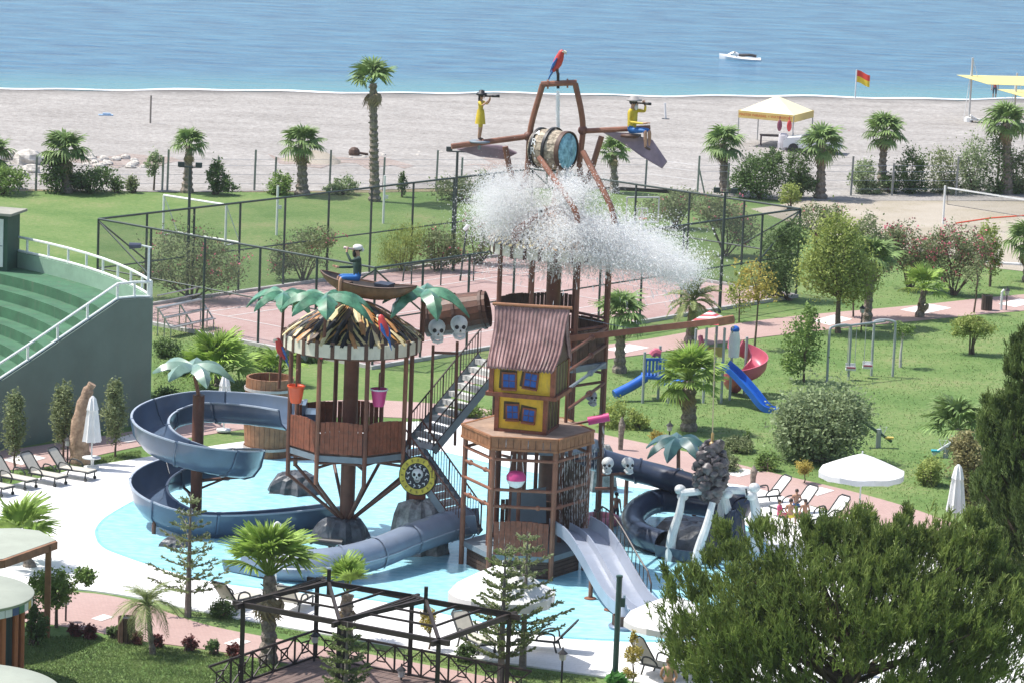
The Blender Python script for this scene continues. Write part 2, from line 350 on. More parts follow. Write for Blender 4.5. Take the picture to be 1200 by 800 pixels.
# paths
p1_ = sheet('footpath', sm([(-200, 570), (0, 551), (60, 545), (165, 522), (300, 500), (400, 488), (520, 492), (600, 505), (705, 529), (820, 556), (900, 578), (1010, 608), (1100, 640), (1200, 690), (1320, 760), (1380, 740), (1200, 650), (1100, 606), (1010, 578), (900, 552), (820, 532), (705, 508), (600, 484), (520, 473), (400, 468), (300, 480), (165, 503), (75, 517), (0, 527), (-200, 545)]), .02, PAVE)
p2_ = sheet('court_footpath', sm([(540, 452), (620, 437), (700, 422), (760, 414), (900, 394), (1080, 375), (1200, 364), (1500, 340), (1500, 322), (1200, 345), (1080, 357), (900, 374), (760, 397), (700, 405), (620, 420), (540, 434)]), .024, PAVE)
p3_ = sheet('front_footpath', sm([(-60, 700), (37, 698), (86, 693), (152, 702), (240, 731), (339, 750), (440, 767), (624, 803), (760, 835), (760, 870), (624, 838), (440, 797), (330, 775), (240, 760), (150, 748), (109, 739), (30, 728), (-60, 730)]), .02, PAVE)
def inlay(par, pts): sheet('paving_inlay', pts, .034, INLAY, par, t=.008)
for par, (x, y), wx, wy in ((p1_, (28, 537), 26, 7), (p1_, (152, 513), 20, 5), (p1_, (868, 553), 22, 5), (p1_, (960, 575), 18, 5), (p2_, (735, 408), 26, 5), (p2_, (975, 375), 24, 6), (p2_, (1085, 362), 30, 6), (p2_, (1192, 355), 22, 5), (p3_, (120, 723), 13, 4), (p3_, (278, 752), 16, 5)):
    inlay(par, [(x - wx, y + 1), (x - wx * .1, y + wy), (x + wx, y - 1), (x + wx * .1, y - wy)])
# pool deck and pool
deck_px = sm([(-80, 585), (0, 570), (60, 556), (100, 546), (152, 538), (260, 520), (360, 508), (470, 494), (560, 498), (650, 530), (720, 548), (800, 560), (880, 570), (950, 592), (1010, 612), (1090, 645), (1180, 700), (1290, 780), (1200, 860), (1000, 850), (900, 838), (760, 801), (680, 788), (560, 771), (440, 752), (330, 733), (220, 712), (155, 698), (86, 689), (35, 690), (-80, 692)])
DECKO = sheet('pool_deck', deck_px, .05, DECK, t=.06)
pool_px = sm([(114, 634), (111, 622), (117, 611), (128, 602), (160, 584), (210, 562), (270, 541), (340, 530), (430, 522), (505, 526), (600, 548), (700, 566), (770, 574), (830, 594), (885, 622), (905, 660), (890, 715), (845, 742), (790, 751), (710, 750), (634, 744), (560, 727), (440, 703), (330, 692), (240, 679), (178, 662), (140, 649), (123, 642), (114, 634)], 6)[:-1]
pp = [G(x, y, .06) for x, y in pool_px]
mb = MB(); mb.prism([(p.x, p.y) for p in pp], -.03, .058); PTILE = M('pool_edge_tile', (.22, .50, .62), .35, .2, 4)
cx = sum(p.x for p in pp) / len(pp); cy = sum(p.y for p in pp) / len(pp); PC = Vector((cx, cy, 0))
struct('pool_edge', mb, PTILE)
mb = MB(); mb.prism([(cx + (p.x - cx) * .988, cy + (p.y - cy) * .988) for p in pp], -.02, .068)
POOLM = water_mat('pool_water', (.26, .575, .68), (.42, .715, .785), (2.2, (1, 1.6, 1), .5), .05, .035)
struct('pool_water', mb, POOLM)
# ================================================================ vegetation builders
def leafm(name, c, c2=None, scale=2.5, transl=.36, rnd=.0, var=.35): return M(name, c, .6, var, scale, c2=c2, transl=transl, rnd=rnd, spec=.3)
BARK = M('bark', (.13, .095, .065), .9, .35, 6, bump=.6); BARKG = M('grey_bark', (.22, .19, .16), .9, .3, 6, bump=.6)
L_DARK = leafm('leaf_dark', (0.069, 0.128, 0.042), (0.138, 0.211, 0.066)); L_MID = leafm('leaf_mid', (0.117, 0.205, 0.050), (0.221, 0.320, 0.083))
L_LIGHT = leafm('leaf_light', (0.207, 0.294, 0.066), (0.373, 0.422, 0.121)); L_OLIVE = leafm('leaf_olive', (.14, .19, .08), (.27, .31, .15))
L_YEL = leafm('leaf_yellow', (0.359, 0.307, 0.066), (0.524, 0.435, 0.110)); L_GREY = leafm('leaf_greygreen', (.15, .215, .10), (.33, .40, .21))
L_PINE = leafm('pine_needles', (.095, .15, .034), (.225, .285, .072), 1.2, .3); L_PINE2 = leafm('pine_needles_dark', (.075, .125, .036), (.165, .22, .062), 1.2, .25)
L_ARAU = leafm('araucaria_needles', (0.117, 0.173, 0.061), (0.235, 0.282, 0.110), 2, .25); L_PALM = leafm('palm_leaf', (0.117, 0.205, 0.061), (0.235, 0.333, 0.110), 3, .2, rnd=.25)
L_PALML = leafm('palm_leaf_bright', (0.166, 0.294, 0.044), (0.331, 0.461, 0.099), 3, .25, rnd=.25); L_DATE = leafm('date_palm_leaf', (0.138, 0.192, 0.066), (0.276, 0.320, 0.121), 3, .2, rnd=.25)
L_DEAD = leafm('palm_leaf_dry', (.22, .16, .09), (.34, .27, .17), 3, .1, rnd=.2); L_RED = leafm('leaf_red', (.11, .03, .035), (.20, .07, .06)); PINKF = M('pink_flower', (.50, .12, .16), .6, .35, 3)
PTRUNK = M('palm_trunk', (.17, .13, .10), .95, .45, 7, bump=1, bscale=18, c2=(.26, .22, .18))

def leaf_quads(P_, size, asp=.55, upb=.3, nrm=None):
    n = len(P_); d = nr.normal(size=(n, 3)); d[:, 2] *= (1 - upb); d /= np.linalg.norm(d, axis=1)[:, None]
    if nrm is None: h = nr.normal(size=(n, 3)); h[:, 2] += upb * 2
    else: h = nrm + nr.normal(size=(n, 3)) * .4
    w_ = np.cross(d, h); w_ /= (np.linalg.norm(w_, axis=1)[:, None] + 1e-9)
    s = (size * (.6 + .8 * nr.rand(n)))[:, None] / 2
    v = np.stack([P_ - d * s, P_ + w_ * s * asp + d * s * .1, P_ + d * s, P_ - w_ * s * asp + d * s * .1], 1).reshape(-1, 3)
    return v, np.arange(4 * n).reshape(-1, 4)
def clump_pts(blobs, n, per=26, spread=.30, shell=.55, hang=0):
    """points gathered in clumps over the outer part of ellipsoid blobs [(centre, radii)]"""
    wts = np.array([(b[1][0] * b[1][1] * b[1][2]) ** .67 for b in blobs]); wts /= wts.sum(); nc = max(4, n // per); out = []; cents = []
    which = nr.choice(len(blobs), nc, p=wts)
    for k in which:
        c, r = blobs[k]; d = nr.normal(size=3); d /= np.linalg.norm(d); q = shell + (1 - shell) * nr.rand() ** .6
        cc_ = np.array(c) + d * np.array(r) * q; cents.append(cc_); m = int(per * (.5 + nr.rand()))
        out.append(cc_ + nr.normal(size=(m, 3)) * np.array(r) * spread * (.5 + .7 * nr.rand()))
    P_ = np.concatenate(out)
    if hang: P_[:, 2] -= hang * nr.rand(len(P_)) ** 2
    return P_, np.array(cents)
def tree(name, label, cat, base, blobs, n, leaf, mat, trunk=.08, trunk_top=None, bark=BARK, limbs=7, group=None, flowers=None, asp=.55, stems=1, spread=.23, per=30, shell=.42, upb=.3):
    base = Vector(base); t = thing(name, label, cat, base, group)
    B = [((base.x + c[0], base.y + c[1], base.z + c[2]), r if isinstance(r, tuple) else (r, r, r)) for c, r in blobs]
    n = int(n * 3.0); leaf *= .74; P_, C_ = clump_pts(B, n, per, spread, shell); P_[:, 2] = np.maximum(P_[:, 2], base.z + .03)
    v, q = leaf_quads(P_, leaf, asp, upb); np_mesh('crown' if cat == 'tree' else 'foliage', v, q, mat, t)
    if flowers:
        idx = nr.choice(len(P_), flowers[0]); cen = np.array([b[0] for b in B]).mean(0); F_ = P_[idx]; F_ = F_ + (F_ - cen) * .10
        F_ = np.repeat(F_, 5, 0) + nr.normal(size=(len(F_) * 5, 3)) * .07
        v, q = leaf_quads(F_, flowers[1] * .8, .9); np_mesh('blossom', v, q, flowers[2] if len(flowers) > 2 else PINKF, t)
    mb = MB(); top = trunk_top if trunk_top is not None else min(b[0][2] for b in B) - base.z
    if stems == 1:
        tp = base + Vector((rng.uniform(-.06, .06) * top, rng.uniform(-.06, .06) * top, top)); mb.tube([base - Vector((0, 0, .05)), (base + tp) / 2 + Vector((rng.uniform(-.04, .04), 0, 0)), tp], [trunk * 1.25, trunk, trunk * .75], 7)
        starts = [tp] * limbs
    else:
        starts = [base + Vector((rng.uniform(-.15, .15), rng.uniform(-.15, .15), 0)) for _ in range(max(stems, limbs))]
    for i, s_ in enumerate(starts):
        c = Vector(C_[rng.randrange(len(C_))]); mid = s_.lerp(c, .5) + Vector((rng.uniform(-.1, .1), rng.uniform(-.1, .1), .08))
        mb.tube([s_, mid, c], [trunk * .6, trunk * .4, trunk * .12], 5)
    mb.build('trunk' if stems == 1 else 'stem', bark, t, True); return t
# ---- palms
def fan_mesh(name, mat, seed, n=17, droop=.35, spreaddeg=115, wid=.085):
    r = random.Random(seed); mb = MB(); mb.tube([(0, 0, 0), (.25, 0, .03), (.48, 0, 0)], [.022, .016, .012], 4, cap=False)
    for i in range(n):
        a = math.radians(-spreaddeg + 2 * spreaddeg * i / (n - 1) + r.uniform(-3, 3)); L = .55 * (1 - .25 * (abs(a) / 2) ** 2) * r.uniform(.9, 1.08); ca, sa = math.cos(a), math.sin(a)
        w_ = wid * r.uniform(.8, 1.2); o = Vector((.46, 0, 0)); d = Vector((ca, sa, 0)); s_ = Vector((-sa, ca, 0)); dr = droop * r.uniform(.6, 1.5)
        pts = [(0, .012, 0), (.4, w_ * .5, .03), (.72, w_ * .42, -dr * .12), (1, .004, -dr * .45)]
        vs = []
        for u, ww, z in pts:
            c = o + d * L * u + Vector((0, 0, z + .02 * math.cos(a))); vs += [c - s_ * ww, c + s_ * ww + Vector((0, 0, .015))]
        mb.add(vs, [(0, 1, 3, 2), (2, 3, 5, 4), (4, 5, 7, 6)])
    o_ = mb.build(name, mat); me = o_.data; bpy.data.objects.remove(o_); return me
def feather_mesh(name, mat, seed, n=24, droop=.55, ll=.26, wid=.03, stiff=.35):
    r = random.Random(seed); mb = MB()
    def P_(u): return Vector((u * (1 - .25 * droop * u), 0, .22 * u - droop * u * u * .9))
    mb.tube([P_(i / 7) for i in range(8)], [.018 * (1 - i / 8) + .003 for i in range(8)], 4, cap=False)
    for i in range(n):
        u = .16 + .84 * i / (n - 1); p = P_(u); t = (P_(min(1.01, u + .02)) - P_(u - .02)).normalized(); L = ll * math.sin(PI * (.18 + .74 * u)) * r.uniform(.85, 1.15)
        for sgn in (-1, 1):
            d = (t * (.75) + Vector((0, sgn, 0)) * .8 + Vector((0, 0, stiff + r.uniform(-.25, .1)))).normalized(); s_ = t * wid
            e = p + d * L; e.z -= L * .35; m = p + d * L * .55
            mb.add([p - s_ * .4, p + s_ * .4, m + s_ * .6, m - s_ * .6, e], [(0, 1, 2, 3), (3, 2, 4)])
    o_ = mb.build(name, mat); me = o_.data; bpy.data.objects.remove(o_); return me
FAN = [fan_mesh('frond', L_PALM, i, droop=.3 + .15 * i) for i in range(3)]
FANB = [fan_mesh('frond', L_PALML, 20 + i, n=21, droop=.12 + .14 * i, spreaddeg=80, wid=.055) for i in range(3)]
FAND = [fan_mesh('dry_frond', L_DEAD, 40 + i, n=11, droop=.9, spreaddeg=60) for i in range(2)]
FEA = [feather_mesh('frond', L_DATE, i, droop=.45 + .15 * i) for i in range(3)]
FEAP = [feather_mesh('frond', L_DATE, 60 + i, n=20, droop=.75 + .2 * i, ll=.34, wid=.022, stiff=.1) for i in range(2)]
def palm(label, base, top, length, kind=FAN, nf=26, el=(80, -35), trunk=.16, dead=5, name='fan_palm', group=None, flare=1.5, cat='palm tree', seed=0, curve=0):
    r = random.Random(seed or int(base.x * 97 + base.y * 13)); base = Vector(base); top = Vector(top); t = thing(name, label, cat, base, group)
    H = (top - base).length; mb = MB()
    if H > .25:
        k = max(6, int(H / .16)); pts, rs = [], []
        for i in range(k + 1):
            u = i / k; pts.append(base.lerp(top, u) + Vector((curve * math.sin(PI * u), 0, 0)) + Vector((r.uniform(-.012, .012), r.uniform(-.012, .012), 0)))
            rs.append(trunk * (1 + (flare - 1) * (1 - u) ** 5) * (1 - .22 * u) * (1.13 if i % 2 else .9) * r.uniform(.94, 1.06))
        pts[0] = pts[0] - Vector((0, 0, .06)); mb.tube(pts, rs, 9)
        for i in range(int(H * 9)):                        # old leaf bases
            u = r.uniform(.25, 1); a = r.uniform(0, 2 * PI); p = base.lerp(top, u) + Vector((curve * math.sin(PI * u), 0, 0)); d = Vector((math.cos(a), math.sin(a), .9))
            mb.tube([p + Vector((math.cos(a), math.sin(a), 0)) * trunk * .7, p + Vector((d.x, d.y, 0)) * trunk * .9 + d * .07], [.035, .012], 4)
        mb.build('trunk', PTRUNK, t, False)
    tl = top - base
    for i in range(nf + dead):
        isd = i >= nf
        if isd: a = r.uniform(0, 2 * PI); e = math.radians(r.uniform(-75, -50)); L = length * r.uniform(.55, .8); me = r.choice(FAND)
        else:
            a = i * 2.39996 + r.uniform(-.25, .25); u = (i + .5) / nf; e = math.radians(el[0] + 6 + (el[1] - el[0] - 6) * u ** 1.25 + r.uniform(-9, 9)); L = length * r.uniform(.85, 1.1) * (.82 if u < .2 else 1); me = r.choice(kind)
        x = Vector((math.cos(a) * math.cos(e), math.sin(a) * math.cos(e), math.sin(e))); y = Vector((-math.sin(a), math.cos(a), 0)); z = x.cross(y)
        o = bpy.data.objects.new('dry_frond' if isd else 'frond', me); col.objects.link(o); o.parent = t
        m = Matrix((x * L, y * L * r.uniform(.85, 1.1), z * L)).transposed().to_4x4(); m.translation = tl + x * (.06 if kind in (FAN, FANB) else .03) + Vector((0, 0, -.12 if isd else 0)); o.matrix_local = m
    return t
# ---- needle tufts for pines / araucarias
def tufts(P_, D_, L_, nb=9, w_=.012, spread=.35):
    """needle brushes: blades fanned around direction D at points P"""
    n = len(P_); P2 = np.repeat(P_, nb, 0); D2 = np.repeat(D_, nb, 0) + nr.normal(size=(n * nb, 3)) * spread; D2 /= np.linalg.norm(D2, axis=1)[:, None]
    Ln = np.repeat(L_, nb)[:, None] * (.6 + .6 * nr.rand(n * nb, 1)); st = P2 + np.repeat(D_, nb, 0) * (nr.rand(n * nb, 1) * np.repeat(L_, nb)[:, None] * .9)
    s_ = np.cross(D2, nr.normal(size=(n * nb, 3))); s_ /= np.linalg.norm(s_, axis=1)[:, None] + 1e-9
    v = np.stack([st - s_ * w_, st + s_ * w_, st + D2 * Ln * .6 + s_ * w_, st + D2 * Ln, st + D2 * Ln * .6 - s_ * w_], 1)
    q = np.stack([v[:, 0], v[:, 1], v[:, 2], v[:, 4]], 1); tr = np.stack([v[:, 4], v[:, 2], v[:, 3], v[:, 3]], 1)
    allv = np.concatenate([q.reshape(-1, 3), ]); faces = np.arange(len(allv)).reshape(-1, 4)
    t3 = np.stack([v[:, 4], v[:, 2], v[:, 3]], 1).reshape(-1, 3)
    return allv, faces, t3
def pine(name, label, base, height, blobs, n, tl, mat, trunk=.2, cat='tree', limbs=26, uprt=2.2, nb=11, w_=.014):
    base = Vector(base); t = thing(name, label, cat, base); B = [((base.x + c[0], base.y + c[1], base.z + c[2]), r) for c, r in blobs]
    P_, C_ = clump_pts(B, n, 30, .115, .5); cen = np.array(base) + np.array([0, 0, height * .35])
    D_ = P_ - cen; D_ /= np.linalg.norm(D_, axis=1)[:, None]; D_ = D_ * .75 + np.array([0, 0, uprt]) * .75 + nr.normal(size=P_.shape) * .2; D_ /= np.linalg.norm(D_, axis=1)[:, None]
    v, q, t3 = tufts(P_, D_, tl * (.6 + .8 * nr.rand(len(P_))), nb, w_); np_mesh('crown', v, q, mat, t)
    mb = MB(); tp = base + Vector((0, 0, height * .8)); mb.tube([base - Vector((0, 0, .1)), base + Vector((.1, 0, height * .4)), tp], [trunk, trunk * .8, trunk * .25], 8)
    for i in range(limbs):
        c = Vector(C_[rng.randrange(len(C_))]); s_ = base.lerp(tp, min(.95, max(.15, (c.z - base.z) / height * .75))); mb.tube([s_, s_.lerp(c, .5) + Vector((0, 0, -.12)), c], [trunk * .35, trunk * .22, .02], 5)
    mb.build('trunk', BARK, t, True); return t
def araucaria(label, base, height, rad, whorls=9, per=6, droop=-.15, mat=L_ARAU, dens=1., bare=.22, name='norfolk_pine', tl=.16, w_=.02, taper=1.0):
    base = Vector(base); t = thing(name, label, 'tree', base); mb = MB(); P_, D_ = [], []
    mb.tube([base - Vector((0, 0, .05)), base + Vector((0, 0, height))], [.075 + .012 * height, .015], 7)
    for k in range(whorls):
        u = bare + (1 - bare) * k / (whorls - .3); z = height * u; R_ = rad * ((1 - u) / (1 - bare)) ** .8 * taper + rad * .10; R_ *= rng.uniform(.85, 1.12)
        a0 = rng.uniform(0, 6)
        for j in range(per):
            a = a0 + 2 * PI * j / per + rng.uniform(-.2, .2); L = R_ * rng.uniform(.75, 1.1); d = Vector((math.cos(a), math.sin(a), 0)); s_ = base + Vector((0, 0, z)); pts = [s_ + d * L * q + Vector((0, 0, droop * L * q + .28 * L * q * q)) for q in (0, .35, .7, 1)]
            mb.tube(pts, [.022, .016, .012, .006], 4, cap=False)
            m = max(3, int(L * 17 * dens))
            for i in range(m):
                q = .15 + .85 * i / m; p = s_ + d * L * q + Vector((0, 0, droop * L * q + .28 * L * q * q)); sgn = 1 if i % 2 else -1; sd_ = Vector((-d.y, d.x, 0)) * sgn
                P_.append(p); D_.append((d * .6 + sd_ * .9 * (1.1 - q) + Vector((0, 0, .25 + rng.uniform(-.1, .2))))); P_.append(p + sd_ * .08); D_.append(d + Vector((0, 0, .4)))
    P_ = np.array([tuple(p) for p in P_]); D_ = np.array([tuple(p.normalized()) for p in D_]); v, q, _ = tufts(P_, D_, np.full(len(P_), tl), 7, w_, .4)
    np_mesh('crown', v, q, mat, t); mb.build('trunk', BARKG, t, True); return t
def ground_to(px, py, ref): return V(px, py, ref)

# ================================================================ planting
# --- big pine at the right front and the pine at the frame's edge (their trunks stand below the picture)
pb = G(985, 905); k = .028
def off(px, py, dy=0): p = V(px, py, pb); return (p.x - pb.x, dy, p.z - pb.z)
bl = [(off(985, 700), (3.6, 2.8, 1.9)), (off(880, 720), (2.2, 2.2, 1.5)), (off(1090, 690), (2.6, 2.4, 1.6)), (off(1000, 780), (4.3, 3, 1.5)), (off(850, 765), (1.5, 1.8, 1.1)), (off(1150, 740), (2.2, 2.2, 1.6)), (off(915, 650), (1.4, 1.3, .75)), (off(1040, 640), (2.1, 1.3, .8)), (off(800, 690), (.55, .8, .5)), (off(1010, 625), (.5, .6, .6)), (off(960, 635), (.6, .6, .6)), (off(1130, 640), (1.0, 1, .6)), (off(850, 640), (.9, .8, .45)), (off(1075, 610), (.7, .7, .7))]
pine('stone_pine', 'wide dark green pine with upright needle tufts in front of the pool', pb, V(985, 600, pb).z, bl, 15000, .30, L_PINE, trunk=.24, limbs=60, w_=.011, nb=15)
pb = G(1225, 800)
bl = [(off(1205, 560), (1.3, 1.4, 1.9)), (off(1190, 500), (1.0, 1, 1.1)), (off(1215, 440), (.9, .9, 1.4)), (off(1175, 580), (.9, 1, 1.0)), (off(1225, 640), (1.8, 1.5, 1.6)), (off(1165, 495), (.5, .6, .7)), (off(1195, 425), (.35, .5, .5))]
pine('tall_pine', 'tall dark pine standing behind the wide pine, beside the yellow hedge', pb, V(1215, 400, pb).z, bl, 7000, .26, L_PINE2, trunk=.2, limbs=22, w_=.012, nb=14)
# --- beach palms
def bp(label, bx, by, tx, ty, L, **k): b = G(bx, by); return palm(label, b, V(tx, ty + 6, b), L * 1.22, **k)
bp('tallest slim fan palm at the edge of the pebble beach', 439, 236, 437, 92, 1.35, nf=13, el=(84, 5), dead=9, trunk=.26, flare=1.25)
bp('fan palm with round crown beside the sand heap on the beach', 354, 229, 354, 163, 1.15, nf=24, el=(75, -30), trunk=.30)
bp('small fan palm behind the white football goal', 219, 226, 222, 165, .95, nf=20, el=(75, -15), trunk=.26, dead=2)
bp('fan palm rising out of the dark shrub by the beach boulders', 78, 226, 76, 172, 1.2, nf=22, el=(70, -25), trunk=.26)
bp('fan palm behind the basketball backboard on the beach', 720, 226, 719, 172, .85, nf=22, el=(75, -35), trunk=.22)
bp('fan palm in front of the yellow beach gazebo', 849, 226, 848, 163, 1.15, nf=26, el=(75, -45), trunk=.27)
bp('fan palm to the right of the yellow gazebo, beside the parked vehicle', 961, 233, 963, 164, 1.2, nf=26, el=(70, -40), trunk=.27)
bp('fan palm with bare trunk between the gazebo and the beach hedge', 1033, 225, 1036, 149, 1.2, nf=26, el=(70, -40), trunk=.25)
bp('fan palm standing over the beach hedge near the yellow shade sail', 1181, 228, 1179, 138, 1.25, nf=26, el=(70, -40), trunk=.27)
bp('fan palm at the far end of the boulders on the beach', -8, 222, -9, 175, 1.1, nf=20, trunk=.24)
# --- garden palms
bp('fan palm standing between the rear play tower and the court path', 726, 436, 728, 362, 1.05, nf=30, el=(80, -50), trunk=.22, dead=3)
bp('bushy stout palm in front of the blue playground slide', 807, 504, 808, 438, 1.2, kind=FANB, nf=44, el=(88, -32), trunk=.30, dead=6, name='stout_palm', flare=1.2)
bp('dark palm behind the striped playground roof', 808, 402, 812, 347, 1.15, kind=FEA, nf=38, el=(80, -40), trunk=.2, dead=0, name='date_palm')
bp('large bright fan palm beside the timber pergola', 314, 776, 316, 668, 1.35, kind=FANB, nf=36, el=(89, 22), trunk=.24, dead=5, flare=1.25)
bp('narrow fan palm behind the pergola rafters with bare brown trunk', 404, 752, 407, 690, 1.05, kind=FANB, nf=13, el=(88, 55), trunk=.24, dead=3, flare=1.2)
bp('slender drooping palm on the lawn beside the wooden bin', 179, 766, 173, 702, .95, kind=FEAP, nf=24, el=(65, -25), trunk=.085, dead=0, name='pygmy_palm', flare=1.2)
bp('leaning young fan palm on the lawn beside the court path', 1077, 372, 1083, 334, 1.05, kind=FANB, nf=20, el=(75, -15), trunk=.17, dead=2)
bp('dark fan palm between the leafy trees by the court path', 1015, 382, 1022, 300, 1.15, nf=20, el=(80, -10), trunk=.2, dead=2)
bp('palm at the edge of the sandy ground near the court path', 1204, 330, 1204, 278, 1.1, nf=22, trunk=.2)
bp('grey green fan palm under the tall pine', 1126, 560, 1122, 495, 1.25, nf=20, el=(75, -20), trunk=.16, dead=2)
bp('low bushy fan palm between the court fence and the wooden vat', 258, 452, 256, 432, 1.55, kind=FANB, nf=30, el=(85, 5), trunk=.2, dead=0, name='low_fan_palm')
bp('low fan palm behind the curved bar roof', 36, 665, 24, 632, 1.35, kind=FANB, nf=12, el=(80, 12), trunk=.16, dead=0, name='low_fan_palm')
bp('short yellow green palm beside the red parrot on the rail', 330, 450, 328, 432, 1.0, kind=FANB, nf=16, el=(85, 5), trunk=.16, dead=0, name='low_fan_palm')
# --- shrubs and trees
def T_(label, bx, by, blobs, n, leaf, mat, name='shrub', cat='shrub', **k):
    b = G(bx, by); s = 1.0; B = []
    for (x, y, rx, rz) in blobs:                          # blob centre in px, radii in px
        p = V(x, y, b); sc_ = (V(x + 10, y, b) - p).length / 10; B.append(((p.x - b.x, 0, p.z - b.z), (rx * sc_, min(rx, rz * 1.6) * sc_, rz * sc_)))
    return tree(name, label, cat, b, B, n, leaf, mat, **k)
hg = 'shrubs along the beach'
T_('tall dark shrub wrapped round a palm trunk by the boulders', 66, 226, [(66, 203, 17, 22), (58, 185, 9, 10)], 900, .22, L_DARK)
T_('broad dark shrub beside the boulders', 108, 226, [(108, 210, 28, 15), (90, 214, 14, 10)], 1000, .22, L_DARK, stems=3)
T_('shrub at the far end of the boulder heap', 2, 228, [(4, 210, 26, 15)], 800, .22, L_MID, stems=3)
T_('small round shrub right of the broad dark shrub by the boulders', 137, 226, [(137, 218, 8, 7)], 200, .18, L_MID, stems=3)
T_('pale low shrub behind the football field', 155, 226, [(155, 215, 9, 8)], 220, .18, L_OLIVE, stems=3)
T_('young thin tree behind the goal post', 180, 224, [(179, 192, 9, 13)], 260, .2, L_GREY, name='young_tree', cat='tree', trunk=.05)
T_('dark shrub right of the small fan palm behind the goal', 252, 228, [(252, 208, 11, 17), (266, 216, 12, 10)], 700, .2, L_DARK, stems=3)
T_('round shrub at the foot of the fan palm beside the sand heap', 328, 228, [(328, 217, 15, 12)], 500, .2, L_MID, stems=3)
T_('grey green shrub beside the tallest palm on the beach', 404, 228, [(404, 216, 15, 11), (388, 222, 9, 5)], 500, .2, L_GREY, stems=3)
T_('small dark cypress shaped shrub right of the tallest palm', 471, 231, [(472, 218, 6, 11), (472, 208, 3, 6)], 420, .14, L_DARK, name='cypress', cat='tree', trunk=.05)
T_('green thicket beyond the far corner of the court fence', 545, 236, [(535, 222, 24, 14), (565, 216, 12, 15)], 800, .2, L_OLIVE, stems=4)
T_('large dense dark shrub in front of the yellow gazebo', 893, 233, [(893, 205, 28, 24), (905, 187, 12, 14), (870, 214, 14, 14)], 2600, .19, L_DARK, stems=5)
T_('dark shrub beside the parked vehicle on the beach', 936, 233, [(936, 200, 15, 26), (943, 218, 14, 14)], 1500, .19, L_DARK, stems=5)
T_('small pale bush by the corner of the court fence', 925, 246, [(926, 228, 11, 12)], 420, .18, L_LIGHT, stems=3)
for i, (x, rx, top, lab) in enumerate(((1012, 17, 18, 'thin grey green shrub left of a beach palm'), (1068, 18, 26, 'first dense shrub of the beach hedge'), (1104, 20, 27, 'second taller shrub of the beach hedge'), (1140, 19, 33, 'third tall shrub of the beach hedge'), (1170, 20, 36, 'tallest shrub of the beach hedge at the sail mast palm'), (1198, 16, 26, 'last shrub of the beach hedge'))):
    T_(lab, x, 227, [(x, 227 - top, rx, top), (x + 6, 220, rx, 9)], 1100, .2, [L_GREY, L_DARK, L_OLIVE][i % 3], group='beach hedge shrubs', stems=5)
T_('low bush between the beach palms right of the gazebo', 1045, 227, [(1045, 214, 12, 11)], 420, .19, L_DARK, stems=3)
# oleanders inside and around the court fence
T_('broad oleander with pink flowers behind the amphitheatre wall', 225, 352, [(215, 300, 40, 36), (255, 312, 34, 26), (185, 320, 22, 22)], 2600, .17, L_OLIVE, stems=8, flowers=(70, .12), name='oleander')
T_('oleander with a few pink flowers outside the far court fence', 355, 330, [(355, 296, 34, 24), (372, 280, 22, 14), (330, 306, 16, 18)], 1700, .17, L_OLIVE, stems=8, flowers=(40, .11), name='oleander')
T_('weeping bright green bamboo behind the pirate boat', 472, 318, [(470, 292, 24, 26), (482, 280, 18, 18), (455, 305, 16, 15)], 1700, .24, L_LIGHT, stems=8, asp=.16, name='bamboo', upb=-.8)
T_('brown tinged oleander right of the bamboo', 512, 318, [(512, 290, 22, 24), (528, 300, 16, 18)], 1100, .17, L_OLIVE, stems=6, flowers=(40, .11), name='oleander')
T_('oleander with faded flowers near the splashing barrel', 560, 310, [(560, 280, 20, 26), (580, 270, 20, 22)], 1000, .17, L_OLIVE, stems=6, flowers=(40, .11), name='oleander')
T_('olive coloured oleander behind the backboard', 790, 268, [(780, 244, 24, 18), (800, 238, 20, 16)], 1300, .17, L_OLIVE, stems=6, flowers=(30, .11), name='oleander')
T_('tall flowering oleander beyond the court right of the backboard', 850, 300, [(850, 252, 24, 22), (868, 268, 20, 22), (835, 244, 18, 16)], 1800, .17, L_OLIVE, stems=8, flowers=(80, .11), name='oleander')
T_('dense green shrub at the right corner of the court', 925, 352, [(915, 305, 26, 36), (930, 280, 18, 22), (905, 330, 18, 20)], 2600, .17, L_DARK, stems=8, name='shrub')
T_('brownish oleander above the court corner', 955, 285, [(955, 258, 20, 20), (975, 252, 14, 14)], 900, .17, L_OLIVE, stems=6, flowers=(40, .1), name='oleander')
T_('broad leafy tree beside the court path with bright outer leaves', 982, 390, [(980, 300, 34, 42), (960, 320, 26, 28), (1000, 325, 28, 28), (985, 275, 20, 24)], 4600, .19, L_LIGHT, name='leafy_tree', cat='tree', trunk=.12, trunk_top=1.6, limbs=12)
T_('olive tree crown behind the dark fan palm', 1015, 372, [(1012, 290, 22, 34), (1035, 300, 14, 20)], 2000, .18, L_OLIVE, name='leafy_tree', cat='tree', trunk=.1, trunk_top=1.2, limbs=9)
T_('pink flowering oleander on the left of a pair by the path', 1066, 340, [(1062, 292, 24, 26), (1050, 282, 16, 18), (1085, 300, 16, 20)], 2000, .16, L_OLIVE, stems=9, flowers=(150, .13), name='oleander')
T_('larger pink flowering oleander of the pair by the path', 1118, 346, [(1115, 298, 28, 32), (1140, 296, 24, 22), (1098, 290, 16, 20)], 2600, .16, L_OLIVE, stems=9, flowers=(220, .13), name='oleander')
T_('yellowish slim tree at the end of the oleanders', 1160, 336, [(1158, 282, 13, 20), (1165, 300, 10, 18)], 900, .17, L_LIGHT, name='slim_tree', cat='tree', trunk=.06, trunk_top=1.4)
